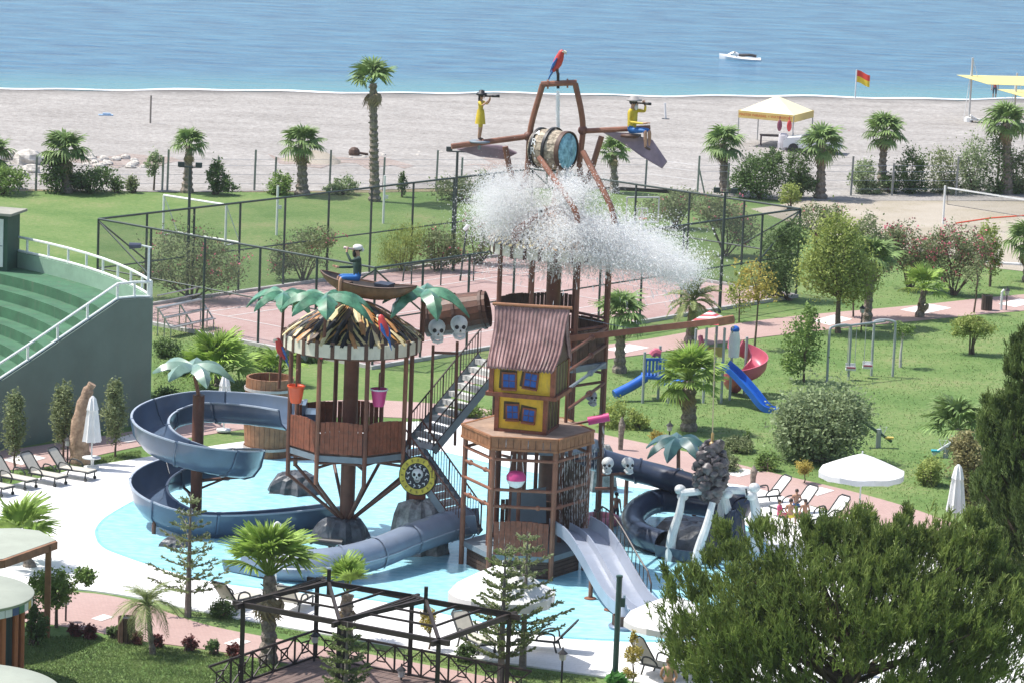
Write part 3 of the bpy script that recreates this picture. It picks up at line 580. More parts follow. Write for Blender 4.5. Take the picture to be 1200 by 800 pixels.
T_('thin autumn yellow tree in front of the court kerb', 884, 408, [(884, 330, 22, 24), (872, 308, 12, 18), (895, 345, 20, 16)], 420, .17, L_YEL, name='slim_tree', cat='tree', trunk=.045, trunk_top=2.0, limbs=10)
T_('second thin yellow green tree by the court kerb', 866, 378, [(868, 345, 16, 18), (872, 322, 10, 12)], 420, .16, L_LIGHT, name='slim_tree', cat='tree', trunk=.035, trunk_top=1.0)
T_('sparse young tree beside the swing frame', 942, 447, [(940, 400, 22, 30), (948, 380, 16, 22), (930, 425, 16, 14)], 1100, .18, L_MID, name='young_tree', cat='tree', trunk=.05, trunk_top=1.0, limbs=9)
T_('multi stemmed small tree alone on the lawn by the path', 1138, 415, [(1128, 384, 14, 12), (1150, 384, 16, 11), (1140, 378, 12, 9)], 1500, .14, L_LIGHT, stems=6, name='small_tree', cat='tree', limbs=6)
T_('young tree with white painted trunk by the swings', 1055, 430, [(1058, 385, 12, 9)], 260, .15, L_MID, name='young_tree', cat='tree', trunk=.06, trunk_top=1.2, bark=M('white_trunk', (.5, .47, .43), .9, .3, 5))
T_('thin bare stemmed tree by the litter bin on the path', 1141, 367, [(1141, 322, 12, 24)], 200, .15, L_OLIVE, name='young_tree', cat='tree', trunk=.04, trunk_top=1.6)
T_('large grey green round bush beside the playground slide', 962, 540, [(962, 492, 50, 40), (940, 500, 34, 34), (990, 488, 30, 32), (955, 520, 44, 20)], 5200, .21, L_GREY, stems=9, name='round_bush')
T_('low green bush behind the white parasol on the lawn', 1090, 568, [(1090, 553, 16, 16)], 700, .15, L_LIGHT, stems=4)
T_('tall yellowish hedge plant beside the closed parasol', 1140, 600, [(1138, 540, 20, 30), (1145, 575, 20, 30), (1130, 520, 12, 14)], 2600, .17, leafm('leaf_straw', (.20, .19, .07), (.36, .33, .16)), stems=6)
T_('pale hedge plant under the tall pine by the deck', 1160, 660, [(1160, 620, 26, 26), (1180, 640, 20, 20)], 1600, .17, L_LIGHT, stems=6)
T_('thin slim tree with sparse light leaves inside the court end', 1000, 372, [(998, 335, 12, 18)], 300, .16, L_LIGHT, name='slim_tree', cat='tree', trunk=.04)
# row of small plants along the pool path
for i, (x, y, rx, rz, mt, lb) in enumerate(((640, 492, 9, 10, L_MID, 'green plant behind the pink pipe'), (722, 494, 20, 20, L_LIGHT, 'banana like plant with broad leaves beside the dead stump'), (748, 496, 12, 14, L_LIGHT, 'smaller broad leaved plant by the lawn edge'), (865, 523, 16, 10, L_OLIVE, 'low flowering shrub by the pool path'), (898, 545, 14, 14, L_MID, 'small round shrub on the path edge by the big bush'), (875, 520, 4, 12, L_MID, 'little columnar shrub on the lawn edge'), (545, 482, 22, 8, L_MID, 'low hedge clump under the upper stair'), (590, 486, 16, 9, L_MID, 'low hedge clump behind the yellow house'), (850, 545, 16, 10, L_OLIVE, 'spiky bush behind the hanging stone net'))):
    T_(lb, x, y + 6, [(x, y - rz * .2, rx, rz)], 420 if rx < 15 else 700, .15, mt, stems=4, asp=.5)
for i, (x, y, lb) in enumerate(((18, 548, 'left'), (74, 537, 'mid'), (135, 535, 'right'))):
    T_(['slim bushy tree against the green wall above the loungers', 'slim bushy tree beside the carved log', 'slim bushy tree between closed parasol and blue slide'][i], x, y, [(x - 1, y - 50, 13, 32), (x, y - 78, 9, 14)], 1200, .14, L_OLIVE, name='slim_tree', cat='tree', trunk=.04, trunk_top=.6)
# bush fringe along the amphitheatre side and path
for x, y, r_, lb in ((196, 470, 16, 'dark shrub at the foot of the amphitheatre corner'), (215, 430, 18, 'shaded shrub beside the amphitheatre corner'), (195, 410, 14, 'flowering dark shrub by the amphitheatre edge'), (310, 425, 16, 'small dark shrub in front of the court fence'), (358, 415, 16, 'very dark bush behind the red parrot')):
    T_(lb, x, y + 8, [(x, y, r_, r_ * .9)], 700, .16, L_DARK, stems=4)
# front strip
T_('leafy small tree beside the timber post of the bar', 66, 735, [(65, 690, 22, 20), (98, 675, 12, 10), (50, 682, 14, 14)], 1500, .15, L_MID, name='small_tree', cat='tree', trunk=.05, trunk_top=.9, limbs=9)
T_('round green shrub in front of the loungers by the pergola', 262, 722, [(262, 716, 14, 12)], 600, .12, L_DARK, stems=4)
T_('yellow spindle shaped topiary shrub behind the pergola', 502, 762, [(502, 724, 9, 13)], 420, .10, L_YEL, name='topiary', cat='topiary', trunk=.03, trunk_top=.5)
T_('small dark shrub on the grass strip beside the young pines', 547, 775, [(547, 764, 11, 11)], 420, .12, L_DARK, stems=3)
T_('yellow ball topiary beside the path behind the boat lounger', 942, 566, [(942, 547, 9, 8)], 500, .09, L_YEL, name='topiary', cat='topiary', trunk=.025, trunk_top=.3)
T_('small yellow ball topiary beside the artificial palm', 770, 522, [(770, 510, 8, 6)], 360, .09, L_YEL, name='topiary', cat='topiary', trunk=.025, trunk_top=.2)
T_('two tier yellow topiary beside the dark green pole', 742, 806, [(742, 765, 10, 10), (744, 748, 5, 10), (737, 788, 9, 6)], 700, .09, L_YEL, name='topiary', cat='topiary', trunk=.025, trunk_top=.3)
T_('broad glossy leaves at the foot of the dark green pole', 722, 812, [(722, 797, 12, 8)], 90, .42, leafm('leaf_glossy', (.06, .20, .04), (.12, .32, .07)), stems=3, asp=.3)
for i, x in enumerate((88, 106, 133, 160, 184, 222, 250, 275)):
    y = 745 + (x - 88) * .13 - (4 if i == 2 else 0)
    T_(['dark red leaved plant beside the small tree', 'second dark red plant from the small tree', 'red leaved plant before the wooden bin', 'red plant beside the slender palm', 'tall red plant right of the slender palm', 'dark red plant along the lawn edge', 'small red plant near the pergola corner', 'reddish plant at the pergola rail'][i], x, y, [(x, y - 8, 8, 8)], 200, .13, L_RED if i % 4 != 2 else L_DARK, stems=3, name='red_shrub')
b = G(220, 722); araucaria('open branched thin conifer in front of the blue spiral slide', b, hz(224, 578, b), 1.15, 8, 5, .12, L_OLIVE, .4, .2, 'open_conifer', .17, .018)
b = G(586, 806); araucaria('young symmetrical conifer with tiered branches at the pergola corner', b, hz(590, 640, b), 1.2, 10, 6, .12, L_ARAU, .85, .22, tl=.12)
b = G(612, 783); araucaria('taller looser conifer behind the tiered one', b, hz(615, 622, b), 1.4, 9, 5, .05, L_OLIVE, .5, .25, 'open_conifer', .16, .018)
b = G(404, 830); araucaria('young tiered conifer inside the pergola opening', b, hz(407, 728, b), .95, 8, 6, .05, L_ARAU, .9, .05, tl=.12)
# ================================================================ water park materials
RUST = M('brown_steel', (.145, .055, .034), .55, .3, 2.5, dirt=.25); RUSTL = M('brown_steel_light', (.23, .095, .055), .55, .25, 2.5, dirt=.2)
WOODR = M('red_brown_planks', (.215, .066, .033), .6, .4, 5, dirt=.35, rnd=.12); WOODD = M('dark_planks', (.085, .045, .03), .7, .4, 4, dirt=.3); WOODO = M('orange_wood', (.27, .12, .055), .6, .35, 4, dirt=.35)
GREYB = M('grey_blue_steel', (.19, .23, .26), .5, .15, 2, dirt=.25); CREAM = M('cream_plastic', (.62, .59, .48), .5, .12, 3, dirt=.3); DARKB = M('dark_brown_strap', (.09, .045, .03), .6, .3, 3)
SLIDE = M('blue_grey_fibreglass', (.085, .125, .19), .28, .16, .9, coat=.3, dirt=.12); SLIDEG = M('light_grey_fibreglass', (.20, .245, .32), .28, .12, .9, coat=.3, dirt=.12)
SLIDEN = M('navy_fibreglass', (.032, .047, .082), .3, .2, .9, coat=.3, dirt=.15); SLIDEW = M('pale_grey_fibreglass', (.30, .335, .405), .3, .1, .9, coat=.2, dirt=.18)
RIMW = M('slide_seam', (.35, .40, .47), .4, .1); ROCKD = M('dark_artificial_rock', (.045, .05, .058), .45, .5, 2.5, c2=(.075, .08, .09), bump=.6, bscale=6); ROCKG = M('streaked_grey_rock', (.09, .09, .09), .5, .5, 3.2, c2=(.27, .265, .25), bump=.5, bscale=6)
BONE = M('bone_white', (.70, .715, .70), .5, .14, 2.5, dirt=.25); BLACK = M('black_paint', (.012, .012, .014), .5, .2); LEAFP = M('green_fibreglass', (.035, .125, .06), .3, .4, 3, c2=(.075, .215, .12), coat=.4); LEAFPG = M('faded_green_fibreglass', (.16, .26, .20), .32, .25, 3, coat=.4)
LEAFPD = M('teal_fibreglass', (.035, .095, .09), .35, .3, 3, coat=.3); YELH = M('yellow_house_paint', (.68, .43, .03), .55, .22, 2.2, dirt=.4); ROOFC = M('corrugated_roof', (.15, .072, .066), .5, .3, 1.6, c2=(.30, .185, .175), dirt=.4); BLUEP = M('blue_window', (.02, .09, .34), .3, .3, 4)
HANDR = M('black_handrail', (.05, .035, .03), .5, .3); STEPM = M('grey_treads', (.60, .60, .58), .6, .15, 3, dirt=.2); PINKP = M('pink_plastic', (.55, .05, .20), .4, .1); ORANGEP = M('orange_plastic', (.72, .10, .03), .4, .1); ROPE = M('rope', (.5, .42, .25), .9, .2)
def chevron_mat():
    m = bpy.data.materials.new('painted_leaf_roof'); m.use_nodes = True; n = m.node_tree.nodes; L = m.node_tree.links; b = n['Principled BSDF']
    tc = n.new('ShaderNodeTexCoord'); sp = n.new('ShaderNodeSeparateXYZ'); L.new(tc.outputs['Object'], sp.inputs[0])
    def mt(op, a, b_=None, c=None):
        q = n.new('ShaderNodeMath'); q.operation = op
        for i, x in enumerate((a, b_, c)):
            if x is None: continue
            if isinstance(x, (int, float)): q.inputs[i].default_value = x
            else: L.new(x, q.inputs[i])
        return q.outputs[0]
    an = mt('ARCTAN2', sp.outputs[1], sp.outputs[0]); a8 = mt('MULTIPLY', an, 9 / (2 * PI)); fr = mt('FRACT', mt('ADD', a8, 20.3)); t = mt('ABSOLUTE', mt('SUBTRACT', fr, .5))
    r = mt('SQRT', mt('ADD', mt('MULTIPLY', sp.outputs[0], sp.outputs[0]), mt('MULTIPLY', sp.outputs[1], sp.outputs[1])))
    ph = mt('ADD', mt('MULTIPLY', r, 16.0), mt('MULTIPLY', t, 38.0)); no = n.new('ShaderNodeTexNoise'); no.inputs['Scale'].default_value = 2.2; L.new(tc.outputs['Object'], no.inputs['Vector'])
    s = mt('SINE', mt('ADD', ph, mt('MULTIPLY', no.outputs[0], 7.0)))
    r1 = n.new('ShaderNodeValToRGB'); e = r1.color_ramp.elements; e[0].position = .50; e[0].color = (.016, .012, .010, 1); e[1].position = .80; e[1].color = (.62, .50, .24, 1)
    L.new(mt('MULTIPLY_ADD', s, .5, .5), r1.inputs[0])
    n2 = n.new('ShaderNodeTexNoise'); n2.inputs['Scale'].default_value = .9; L.new(tc.outputs['Object'], n2.inputs['Vector'])
    r2 = n.new('ShaderNodeValToRGB'); r2.color_ramp.elements[0].position = .42; r2.color_ramp.elements[0].color = (.9, .42, .16, 1); r2.color_ramp.elements[1].position = .56; r2.color_ramp.elements[1].color = (1, .97, .85, 1); L.new(n2.outputs[0], r2.inputs[0])
    mx = n.new('ShaderNodeMix'); mx.data_type = 'RGBA'; mx.blend_type = 'MULTIPLY'; mx.inputs[0].default_value = 1; L.new(r1.outputs[0], mx.inputs[6]); L.new(r2.outputs[0], mx.inputs[7])
    L.new(mx.outputs[2], b.inputs['Base Color']); b.inputs['Roughness'].default_value = .4; return m
CHEV = chevron_mat()
def pol(c, r, a, z): return Vector((c.x + r * math.cos(a), c.y + r * math.sin(a), z))
def xf(mb, m): mb.v = [tuple(m @ Vector(p)) for p in mb.v]; return mb
def plank_panel(a, b, z0, h, n=None, arch=.06, t=.05, gap=.012):
    """railing of upright boards between two points"""
    mb = MB(); a = Vector(a); b = Vector(b); L = (b - a).length; n = n or max(3, int(L / .15)); d = (b - a) / L; rz = math.atan2(d.y, d.x)
    for i in range(n):
        u = (i + .5) / n; hh = h + arch * math.sin(PI * u) + rng.uniform(-.01, .01); c = a + d * L * u; nn = Vector((-d.y, d.x, 0)) * rng.uniform(-.012, .012)
        mb.box((c.x + nn.x, c.y + nn.y, z0 + hh / 2), (L / n - gap, t, hh), rz)
    return mb
def stair(root, a, b, width, nst, side, rail=.95):
    """flight from a (low) to b (high); parts: stringers, each step, handrails with balusters"""
    a = Vector(a); b = Vector(b); d = b - a; h = Vector((d.x, d.y, 0)).normalized(); s_ = Vector((-h.y, h.x, 0)) * width / 2; rz = math.atan2(h.y, h.x)
    for sg in (-1, 1):
        mb = MB(); mb.bar(a + s_ * sg, b + s_ * sg, .06, .28); mb.build('stringer', GREYB, root)
        mb = MB(); pts = [a + s_ * sg + Vector((0, 0, rail)), b + s_ * sg + Vector((0, 0, rail))]; mb.tube(pts, .03, 6); mb.tube([p - Vector((0, 0, .75)) for p in pts], .02, 5)
        nb = int(d.length / .16)
        for i in range(nb + 1):
            p = a.lerp(b, i / nb) + s_ * sg; mb.tube([p + Vector((0, 0, .1)), p + Vector((0, 0, rail))], .012 if i % 6 else .026, 4, cap=False)
        mb.build('handrail', RUST if side else HANDR, root)
    for i in range(nst):
        p = a.lerp(b, (i + .6) / nst); mb = MB(); mb.box((p.x, p.y, p.z - .05), (d.xy.length / nst * 1.1, width - .08, .17), rz); mb.build('step', STEPM, root)
def fake_palm(label, top, low, R_=1.0, n=7, mat=LEAFP, r=.055, wide=.2, seed=1, polemat=RUST, droop=.55):
    R_ *= 1.28; wide *= 1.2
    """decorative palm: pole with separate moulded leaves"""
    r_ = random.Random(seed); top = Vector(top); low = Vector(low); t = thing('artificial_palm', label, 'artificial palm', low)
    mb = MB(); mb.tube([low, top], [r, r * .8], 8); mb.build('pole', polemat, t, True)
    mb = MB(); mb.sph(top, (.13, .13, .1), 10, 6); mb.build('crown_boss', mat, t, True)
    for i in range(n):
        a = 2 * PI * i / n + r_.uniform(-.15, .15) + seed; d = Vector((math.cos(a), math.sin(a), 0)); s_ = Vector((-d.y, d.x, 0)); L = R_ * r_.uniform(.88, 1.1); dr = droop * r_.uniform(.85, 1.2)
        mb = MB(); vs = []; K = 9
        for k_ in range(K):
            u = k_ / (K - 1); ww = wide * R_ * (math.sin(PI * min(1, u * .85 + .12)) ** .7) * (1 - .25 * u) if u < 1 else .01
            c = top + d * L * (u - .12 * u ** 3 * dr) + Vector((0, 0, .05 + .22 * L * math.sin(u * PI * .6) - dr * L * u * u))
            jag = .86 if k_ % 2 else 1.05
            vs += [c - s_ * ww * jag - Vector((0, 0, .10 * ww / .2)), c + Vector((0, 0, .035)), c + s_ * ww * jag - Vector((0, 0, .10 * ww / .2))]
        fs = []
        for k_ in range(K - 1):
            o = k_ * 3; fs += [(o, o + 1, o + 4, o + 3), (o + 1, o + 2, o + 5, o + 4)]
        nv = len(vs); vs2 = vs + [v - Vector((0, 0, .03)) for v in vs]; fs2 = fs + [tuple(i_ + nv for i_ in f[::-1]) for f in fs]
        for k_ in range(K - 1):
            o = k_ * 3; fs2 += [(o + 3, o + 3 + nv, o + nv, o), (o + 2, o + 2 + nv, o + 5 + nv, o + 5)]
        mb.add(vs2, fs2); mb.build('leaf', mat, t, True)
    return t
def rock(label, base, R_, H_, mat=ROCKD, seed=3, name='artificial_rock', n=22):
    r_ = random.Random(seed); base = Vector(base); mb = MB(); prof = [(1.0, -.03), (.97, .15), (.9, .4), (.78, .7), (.66, .9), (.5, .98), (.2, 1.0)]; ph = [r_.uniform(0, 6) for _ in range(4)]; o = 0
    for (q, z) in prof:
        for j in range(n):
            a = 2 * PI * j / n; w_ = 1 + .10 * math.sin(3 * a + ph[0]) + .07 * math.sin(5 * a + ph[1]) + .09 * (1 if j % 2 else -1) * (1 - z * .5) + r_.uniform(-.05, .05)
            mb.v.append((base.x + R_ * q * w_ * math.cos(a), base.y + R_ * q * w_ * math.sin(a), base.z + H_ * z * (1 + r_.uniform(-.05, .05))))
    for i in range(len(prof) - 1):
        for j in range(n): mb.f.append((i * n + j, i * n + (j + 1) % n, (i + 1) * n + (j + 1) % n, (i + 1) * n + j)); mb.m.append(0)
    mb.f.append(tuple((len(prof) - 1) * n + j for j in range(n))); mb.m.append(0)
    return tag(mb.build(name, mat, origin=base), label, 'rock')
def skull(label, c, s, rz=0, mat=BONE, name='skull_fountain'):
    """cranium, jaw, eye sockets, nose and teeth; faces -Y turned by rz"""
    c = Vector(c); t = thing(name, label, 'skull', c - Vector((0, 0, s * .9))); Rm = Matrix.Translation(c) @ Matrix.Rotation(rz, 4, 'Z')
    mb = MB(); mb.sph((0, .08 * s, .22 * s), (.52 * s, .60 * s, .50 * s)); mb.sph((0, -.30 * s, -.12 * s), (.36 * s, .26 * s, .34 * s), 10, 8); xf(mb, Rm).build('cranium', mat, t, True)
    mb = MB(); mb.tube([(-.3 * s, -.05 * s, -.35 * s), (-.24 * s, -.4 * s, -.52 * s), (0, -.5 * s, -.58 * s), (.24 * s, -.4 * s, -.52 * s), (.3 * s, -.05 * s, -.35 * s)], .11 * s, 7); xf(mb, Rm).build('jaw', mat, t, True)
    for sg in (-1, 1):
        mb = MB(); mb.sph((sg * .2 * s, -.44 * s, .10 * s), (.135 * s, .14 * s, .13 * s), 10, 7); xf(mb, Rm).build('eye_socket', BLACK, t, True)
    mb = MB(); mb.add([(0, -.60 * s, .0), (-.07 * s, -.57 * s, -.15 * s), (.07 * s, -.57 * s, -.15 * s), (0, -.4 * s, -.05 * s)], [(0, 1, 2), (0, 3, 1), (0, 2, 3), (1, 3, 2)]); xf(mb, Rm).build('nose_hole', BLACK, t)
    mb = MB()
    for i in range(6): mb.box(((i - 2.5) * .075 * s, -.53 * s, -.36 * s), (.06 * s, .06 * s, .12 * s))
    xf(mb, Rm).build('teeth', mat, t); return t
RED = M('parrot_red', (.52, .045, .04), .45, .2, 4); BLU = M('parrot_blue', (.03, .14, .42), .45, .25, 5)
def parrot(label, c, s, rz=0):
    """body and head one form; wings, tail, beak, feet are parts; perched at c, facing +X turned by rz"""
    c = Vector(c); t = thing('parrot_figure', label, 'parrot', c); R_ = Matrix.Translation(c) @ Matrix.Rotation(rz, 4, 'Z') @ Matrix.Scale(s, 4)
    mb = MB(); mb.tube([(-.16, 0, .1), (-.1, 0, .22), (-.01, 0, .40), (.06, 0, .58), (.10, 0, .70), (.13, 0, .80), (.14, 0, .86)], [.05, .12, .165, .15, .115, .10, .03], 10); xf(mb, R_).build('body', RED, t, True)
    mb = MB(); mb.tube([(.2, 0, .80), (.27, 0, .78), (.29, 0, .70)], [.06, .05, .01], 7); xf(mb, R_).build('beak', CREAM, t, True)
    for sg in (-1, 1):
        mb = MB(); mb.tube([(.02, sg * .15, .58), (-.08, sg * .17, .36), (-.22, sg * .12, .08)], [.05, .11, .02], 7, flat=.5); xf(mb, R_).build('wing', BLU, t, True)
        mb = MB(); mb.tube([(-.01, sg * .06, .25), (.0, sg * .07, .1), (.04, sg * .07, 0)], [.035, .025, .03], 6); xf(mb, R_).build('foot', DARKB, t, True)
        mb = MB(); mb.sph((.19, sg * .085, .80), .03, 6, 5); xf(mb, R_).build('eye', CREAM, t)
    mb = MB(); mb.tube([(-.12, 0, .2), (-.26, 0, -.06), (-.36, 0, -.32)], [.08, .06, .015], 7, flat=.5); xf(mb, R_).build('tail', BLU, t, True); return t

# ================================================================ left tower (A)
A0 = G(402, 634); zA = hz(418, 521, A0); RA = 2.08; AO = math.radians(-118)
zv = hz(421, 401, A0); A8 = [AO + i * PI / 4 for i in range(8)]
Ac = A0 + Vector((.10, 0, 0))
ta = thing('play_tower', 'brown round play tower with leaf painted cone roof and boat on top', 'play tower', A0)
mb = MB(); mb.tube([Ac + Vector((0, 0, .5)), Ac + Vector((0, 0, zv + .3))], .25, 14); mb.build('column', RUST, ta, True)
mb = MB(); mb.prism([pol(Ac, RA, a, 0).to_tuple()[:2] for a in A8], zA - .22, zA - .02); mb.build('deck', GREYB, ta)
mb = MB(); mb.prism([pol(Ac, RA - .05, a, 0).to_tuple()[:2] for a in A8], zA - .018, zA + .03); mb.build('deck_floor', WOODD, ta)
for i, a in enumerate(A8):
    mb = MB(); mb.tube([pol(Ac, RA, a, zA - 1.0), pol(Ac, RA, a, zv + .05)], .075, 8); mb.build('post', RUST if i % 2 else RUSTL, ta, True)
    mb = MB(); mb.tube([pol(Ac, RA, a, zA - .95), pol(Ac, .26, a, .85)], .06, 7); mb.tube([pol(Ac, RA, a, zA - .45), pol(Ac, .2, a, zA - .45)], .05, 6); mb.build('strut', RUST, ta, True)
open_a = {2, 3, 6}
for i in range(8):
    p, q = pol(Ac, RA, A8[i], zA), pol(Ac, RA, A8[(i + 1) % 8], zA)
    if i not in open_a: plank_panel(p.lerp(q, .06), q.lerp(p, .06), zA + .06, 1.02, 9).build('railing_panel', WOODR, ta)
    mb = MB(); mb.tube([p + Vector((0, 0, zv - zA - .25)), q + Vector((0, 0, zv - zA - .25))], .035, 6); mb.build('tie_rail', RUST, ta)
mb = MB(); prof = []
for k_ in range(9): u = k_ / 8; prof.append((RA * 1.04 * (1 - u) ** .8 + .12, zv + .20 + 1.2 * u ** .9))
mb.lathe(Vector((Ac.x, Ac.y, 0)), prof, 40); mb.build('cone_roof', CHEV, ta, True)
RL = [BLACK, M('roof_leaf_cream', (.60, .50, .27), .5, .2, 4), M('roof_leaf_orange', (.42, .20, .07), .5, .3, 4), BLACK, M('roof_leaf_brown', (.10, .055, .03), .5, .3, 4)]
for row, (u0, u1, cnt) in enumerate(((0.0, .36, 34), (.26, .62, 26), (.52, .92, 18))):
    for i in range(cnt):
        a = 2 * PI * (i + .5 * (row % 2)) / cnt + rng.uniform(-.04, .04); vs = []; wd_ = PI * RA / cnt * .95; tw_ = rng.uniform(-.12, .12)
        for k_ in range(5):
            q = k_ / 4; u = u0 + (u1 - u0) * q - .03; rr = RA * 1.04 * (1 - max(0, u)) ** .8 + .14 + (.06 if u < 0 else 0); zz = zv + .20 + 1.2 * max(0, u) ** .9 + .05 + .03 * math.sin(PI * q) - (.05 if u < 0 else 0); ww = wd_ * (.25 + .75 * math.sin(PI * (.15 + .8 * q))) * (1 - .45 * u); c = pol(Ac, rr, a + tw_ * q, zz); s_ = Vector((-math.sin(a), math.cos(a), 0)) * ww * .5; vs += [c - s_, c + Vector((0, 0, .03)), c + s_]
        fs = []
        for k_ in range(4): o = k_ * 3; fs += [(o, o + 1, o + 4, o + 3), (o + 1, o + 2, o + 5, o + 4)]
        mb = MB(); mb.add(vs, fs); mb.build('roof_leaf', RL[(i * 2 + row + rng.randrange(2)) % 5], ta)
nv_ = 26
for i in range(nv_):
    a = 2 * PI * i / nv_; mb = MB(); w_ = 2 * PI * RA * 1.08 / nv_ * .80; p = pol(Ac, RA * 1.09, a, zv + .05)
    mb.box(p, (.05, w_, .44), a); mb.build('valance_plate', CREAM, ta)
    mb = MB(); p = pol(Ac, RA * 1.10, a + PI / nv_, zv + .07); mb.box(p, (.07, w_ * .3, .56), a + PI / nv_); mb.build('valance_strap', DARKB, ta)
mb = MB(); mb.lathe(Vector((Ac.x, Ac.y, 0)), [(RA * .9, zv + .12), (RA * 1.07, zv + .12), (RA * 1.07, zv + .22), (RA * .9, zv + .22)], 32, cap=False); mb.build('roof_ring', DARKB, ta)
mb = MB(); mb.tube([Ac + Vector((0, 0, zv + 1.3)), Ac + Vector((0, 0, hz(430, 345, A0)))], .11, 8); mb.tube([Ac + Vector((-.5, 0, zv + 1.0)), Ac + Vector((-.3, 0, hz(410, 335, A0)))], .07, 6); mb.build('boat_stand', BLACK, ta)
rock('dark rock base under the left play tower column', A0, .95, .85, seed=5)
mb = MB(); q = pol(Ac, 1.55, math.radians(172), zA + .7); mb.box(q, (.12, 1.1, 1.3)); mb.box(q + Vector((.25, 0, -.1)), (.5, 1.1, .9)); mb.build('slide_entry', SLIDE, ta)
mb = MB()
for i, a in enumerate(A8): mb.tube([pol(Ac, RA * .95, a, zA - .3), pol(Ac, RA * .95, A8[(i + 2) % 8], zA - .3)], .05, 6)
mb.build('deck_joists', RUST, ta)
# boat on the roof
def boat(label, c, L, rz, tilt=0):
    c = Vector(c); t = thing('pirate_boat', label, 'boat', c); R_ = Matrix.Translation(c) @ Matrix.Rotation(rz, 4, 'Z') @ Matrix.Rotation(tilt, 4, 'Y')
    K = 15; J = 9; vo, vi = [], []
    for k_ in range(K):
        u = k_ / (K - 1) * 2 - 1; w_ = .50 * (1 - abs(u) ** 2.6) ** .65 + .015; sh = .20 * u * u + .38; dp = .42 * (1 - abs(u) ** 3) + .05
        for j in range(J):
            a = PI * j / (J - 1); y = -math.cos(a) * w_; z = sh - math.sin(a) ** .7 * dp
            vo.append((u * L / 2, y, z)); vi.append((u * L / 2 * .96, y * .88, z + (.05 if 0 < j < J - 1 else 0)))
    n0 = K * J; fs = []
    for k_ in range(K - 1):
        for j in range(J - 1): q = (k_ * J + j, (k_ + 1) * J + j, (k_ + 1) * J + j + 1, k_ * J + j + 1); fs.append(q)
        for e in (0, J - 1): fs.append((k_ * J + e, k_ * J + e + n0, (k_ + 1) * J + e + n0, (k_ + 1) * J + e))
    mb = MB(); mb.add(vo + vi, fs); mb.add(vi, [f[::-1] for f in fs if max(f) < n0], 1); xf(mb, R_).build('hull', [M('boat_brown', (.17, .10, .055), .5, .4, 3, dirt=.3), M('boat_inside', (.10, .085, .08), .6, .3, 3)], t, True)
    mb = MB(); mb.tube([(vo[k_ * J][0], vo[k_ * J][1], vo[k_ * J][2] + .02) for k_ in range(K)], .03, 6); mb.tube([(vo[k_ * J + J - 1][0], vo[k_ * J + J - 1][1], vo[k_ * J + J - 1][2] + .02) for k_ in range(K)], .03, 6); xf(mb, R_).build('gunwale', DARKB, t, True)
    mb = MB(); mb.box((-.25 * L, 0, .30), (.26, .8, .05)); xf(mb, R_).build('bench', WOODD, t)
    mb = MB(); mb.box((.17 * L, 0, .30), (.48, .55, .36)); mb.box((.17 * L, 0, .50), (.52, .59, .06)); xf(mb, R_).build('chest', M('dark_blue_chest', (.03, .035, .055), .5, .3), t)
    return t, R_
zb = hz(430, 345, A0); bc = V(430, 347, A0); tb, BOATM = boat('brown wooden boat perched on the leaf painted cone roof', bc, 3.5, math.radians(-22), math.radians(3))
fake_palm('glossy green artificial palm behind the left tower roof', V(333, 346, A0 + Vector((0, 1.6, 0))), V(327, 455, A0 + Vector((0, 1.6, 0))), 1.1, 7, LEAFP, seed=2)
fake_palm('glossy green artificial palm in front of the cone roof', V(382, 349, A0 - Vector((0, 1.9, 0))), V(380, 400, A0 - Vector((0, 1.9, 0))), 1.35, 7, LEAFP, seed=4)
fake_palm('dark green artificial palm right of the boat', V(497, 343, A0 + Vector((0, .4, 0))), V(494, 400, A0 + Vector((0, .4, 0))), 1.3, 7, LEAFP, seed=5, r=.09)
fake_palm('small faded artificial palm below the cream valance', V(352, 408, A0 + Vector((0, 2.4, 0))), V(350, 470, A0 + Vector((0, 2.4, 0))), .75, 6, LEAFPG, seed=6)
parrot('red parrot figure perched in front of the cone roof', V(449, 398, A0 - Vector((0, 2.1, 0))), .95, math.radians(150))
parrot('red parrot figure on the left of the play tower below the palms', V(329, 424, A0 + Vector((0, 1.0, 0))), .95, math.radians(200))
for px, py, lb, mt, mt2 in ((347, 461, 'orange tipping bucket on the left post', ORANGEP, ORANGEP), (444, 465, 'pink tipping bucket on the front post', PINKP, PINKP)):
    p = V(px, py, A0 - Vector((0, 1.7, 0))); t = thing('tipping_bucket', lb, 'bucket', p - Vector((0, 0, .3)))
    mb = MB(); mb.lathe(p, [(.17, -.30), (.20, -.2), (.27, .26), (.29, .28), (.25, .25), (.17, -.24)], 16); mb.build('bucket_shell', mt, t, True)
    mb = MB(); mb.lathe(p, [(.27, .24), (.30, .24), (.30, .29), (.27, .29)], 16, cap=False); mb.build('rim', M('pale_rim', (.65, .62, .65), .5) if 'pink' in lb else mt, t, True)
    mb = MB(); mb.tube([p + Vector((0, 0, .1)), p + Vector((0, 0, .75))], .03, 6); mb.tube([p + Vector((0, 0, .75)), p + Vector((0, .35, .75))], .03, 6); mb.build('hanger', RUST, t)
# fake "toucan" bust under the valance
p = V(377, 413, A0 - Vector((0, 1.9, 0))); parrot('small dark blue parrot figure on the post under the valance', p - Vector((0, 0, .3)), .5, math.radians(-60))

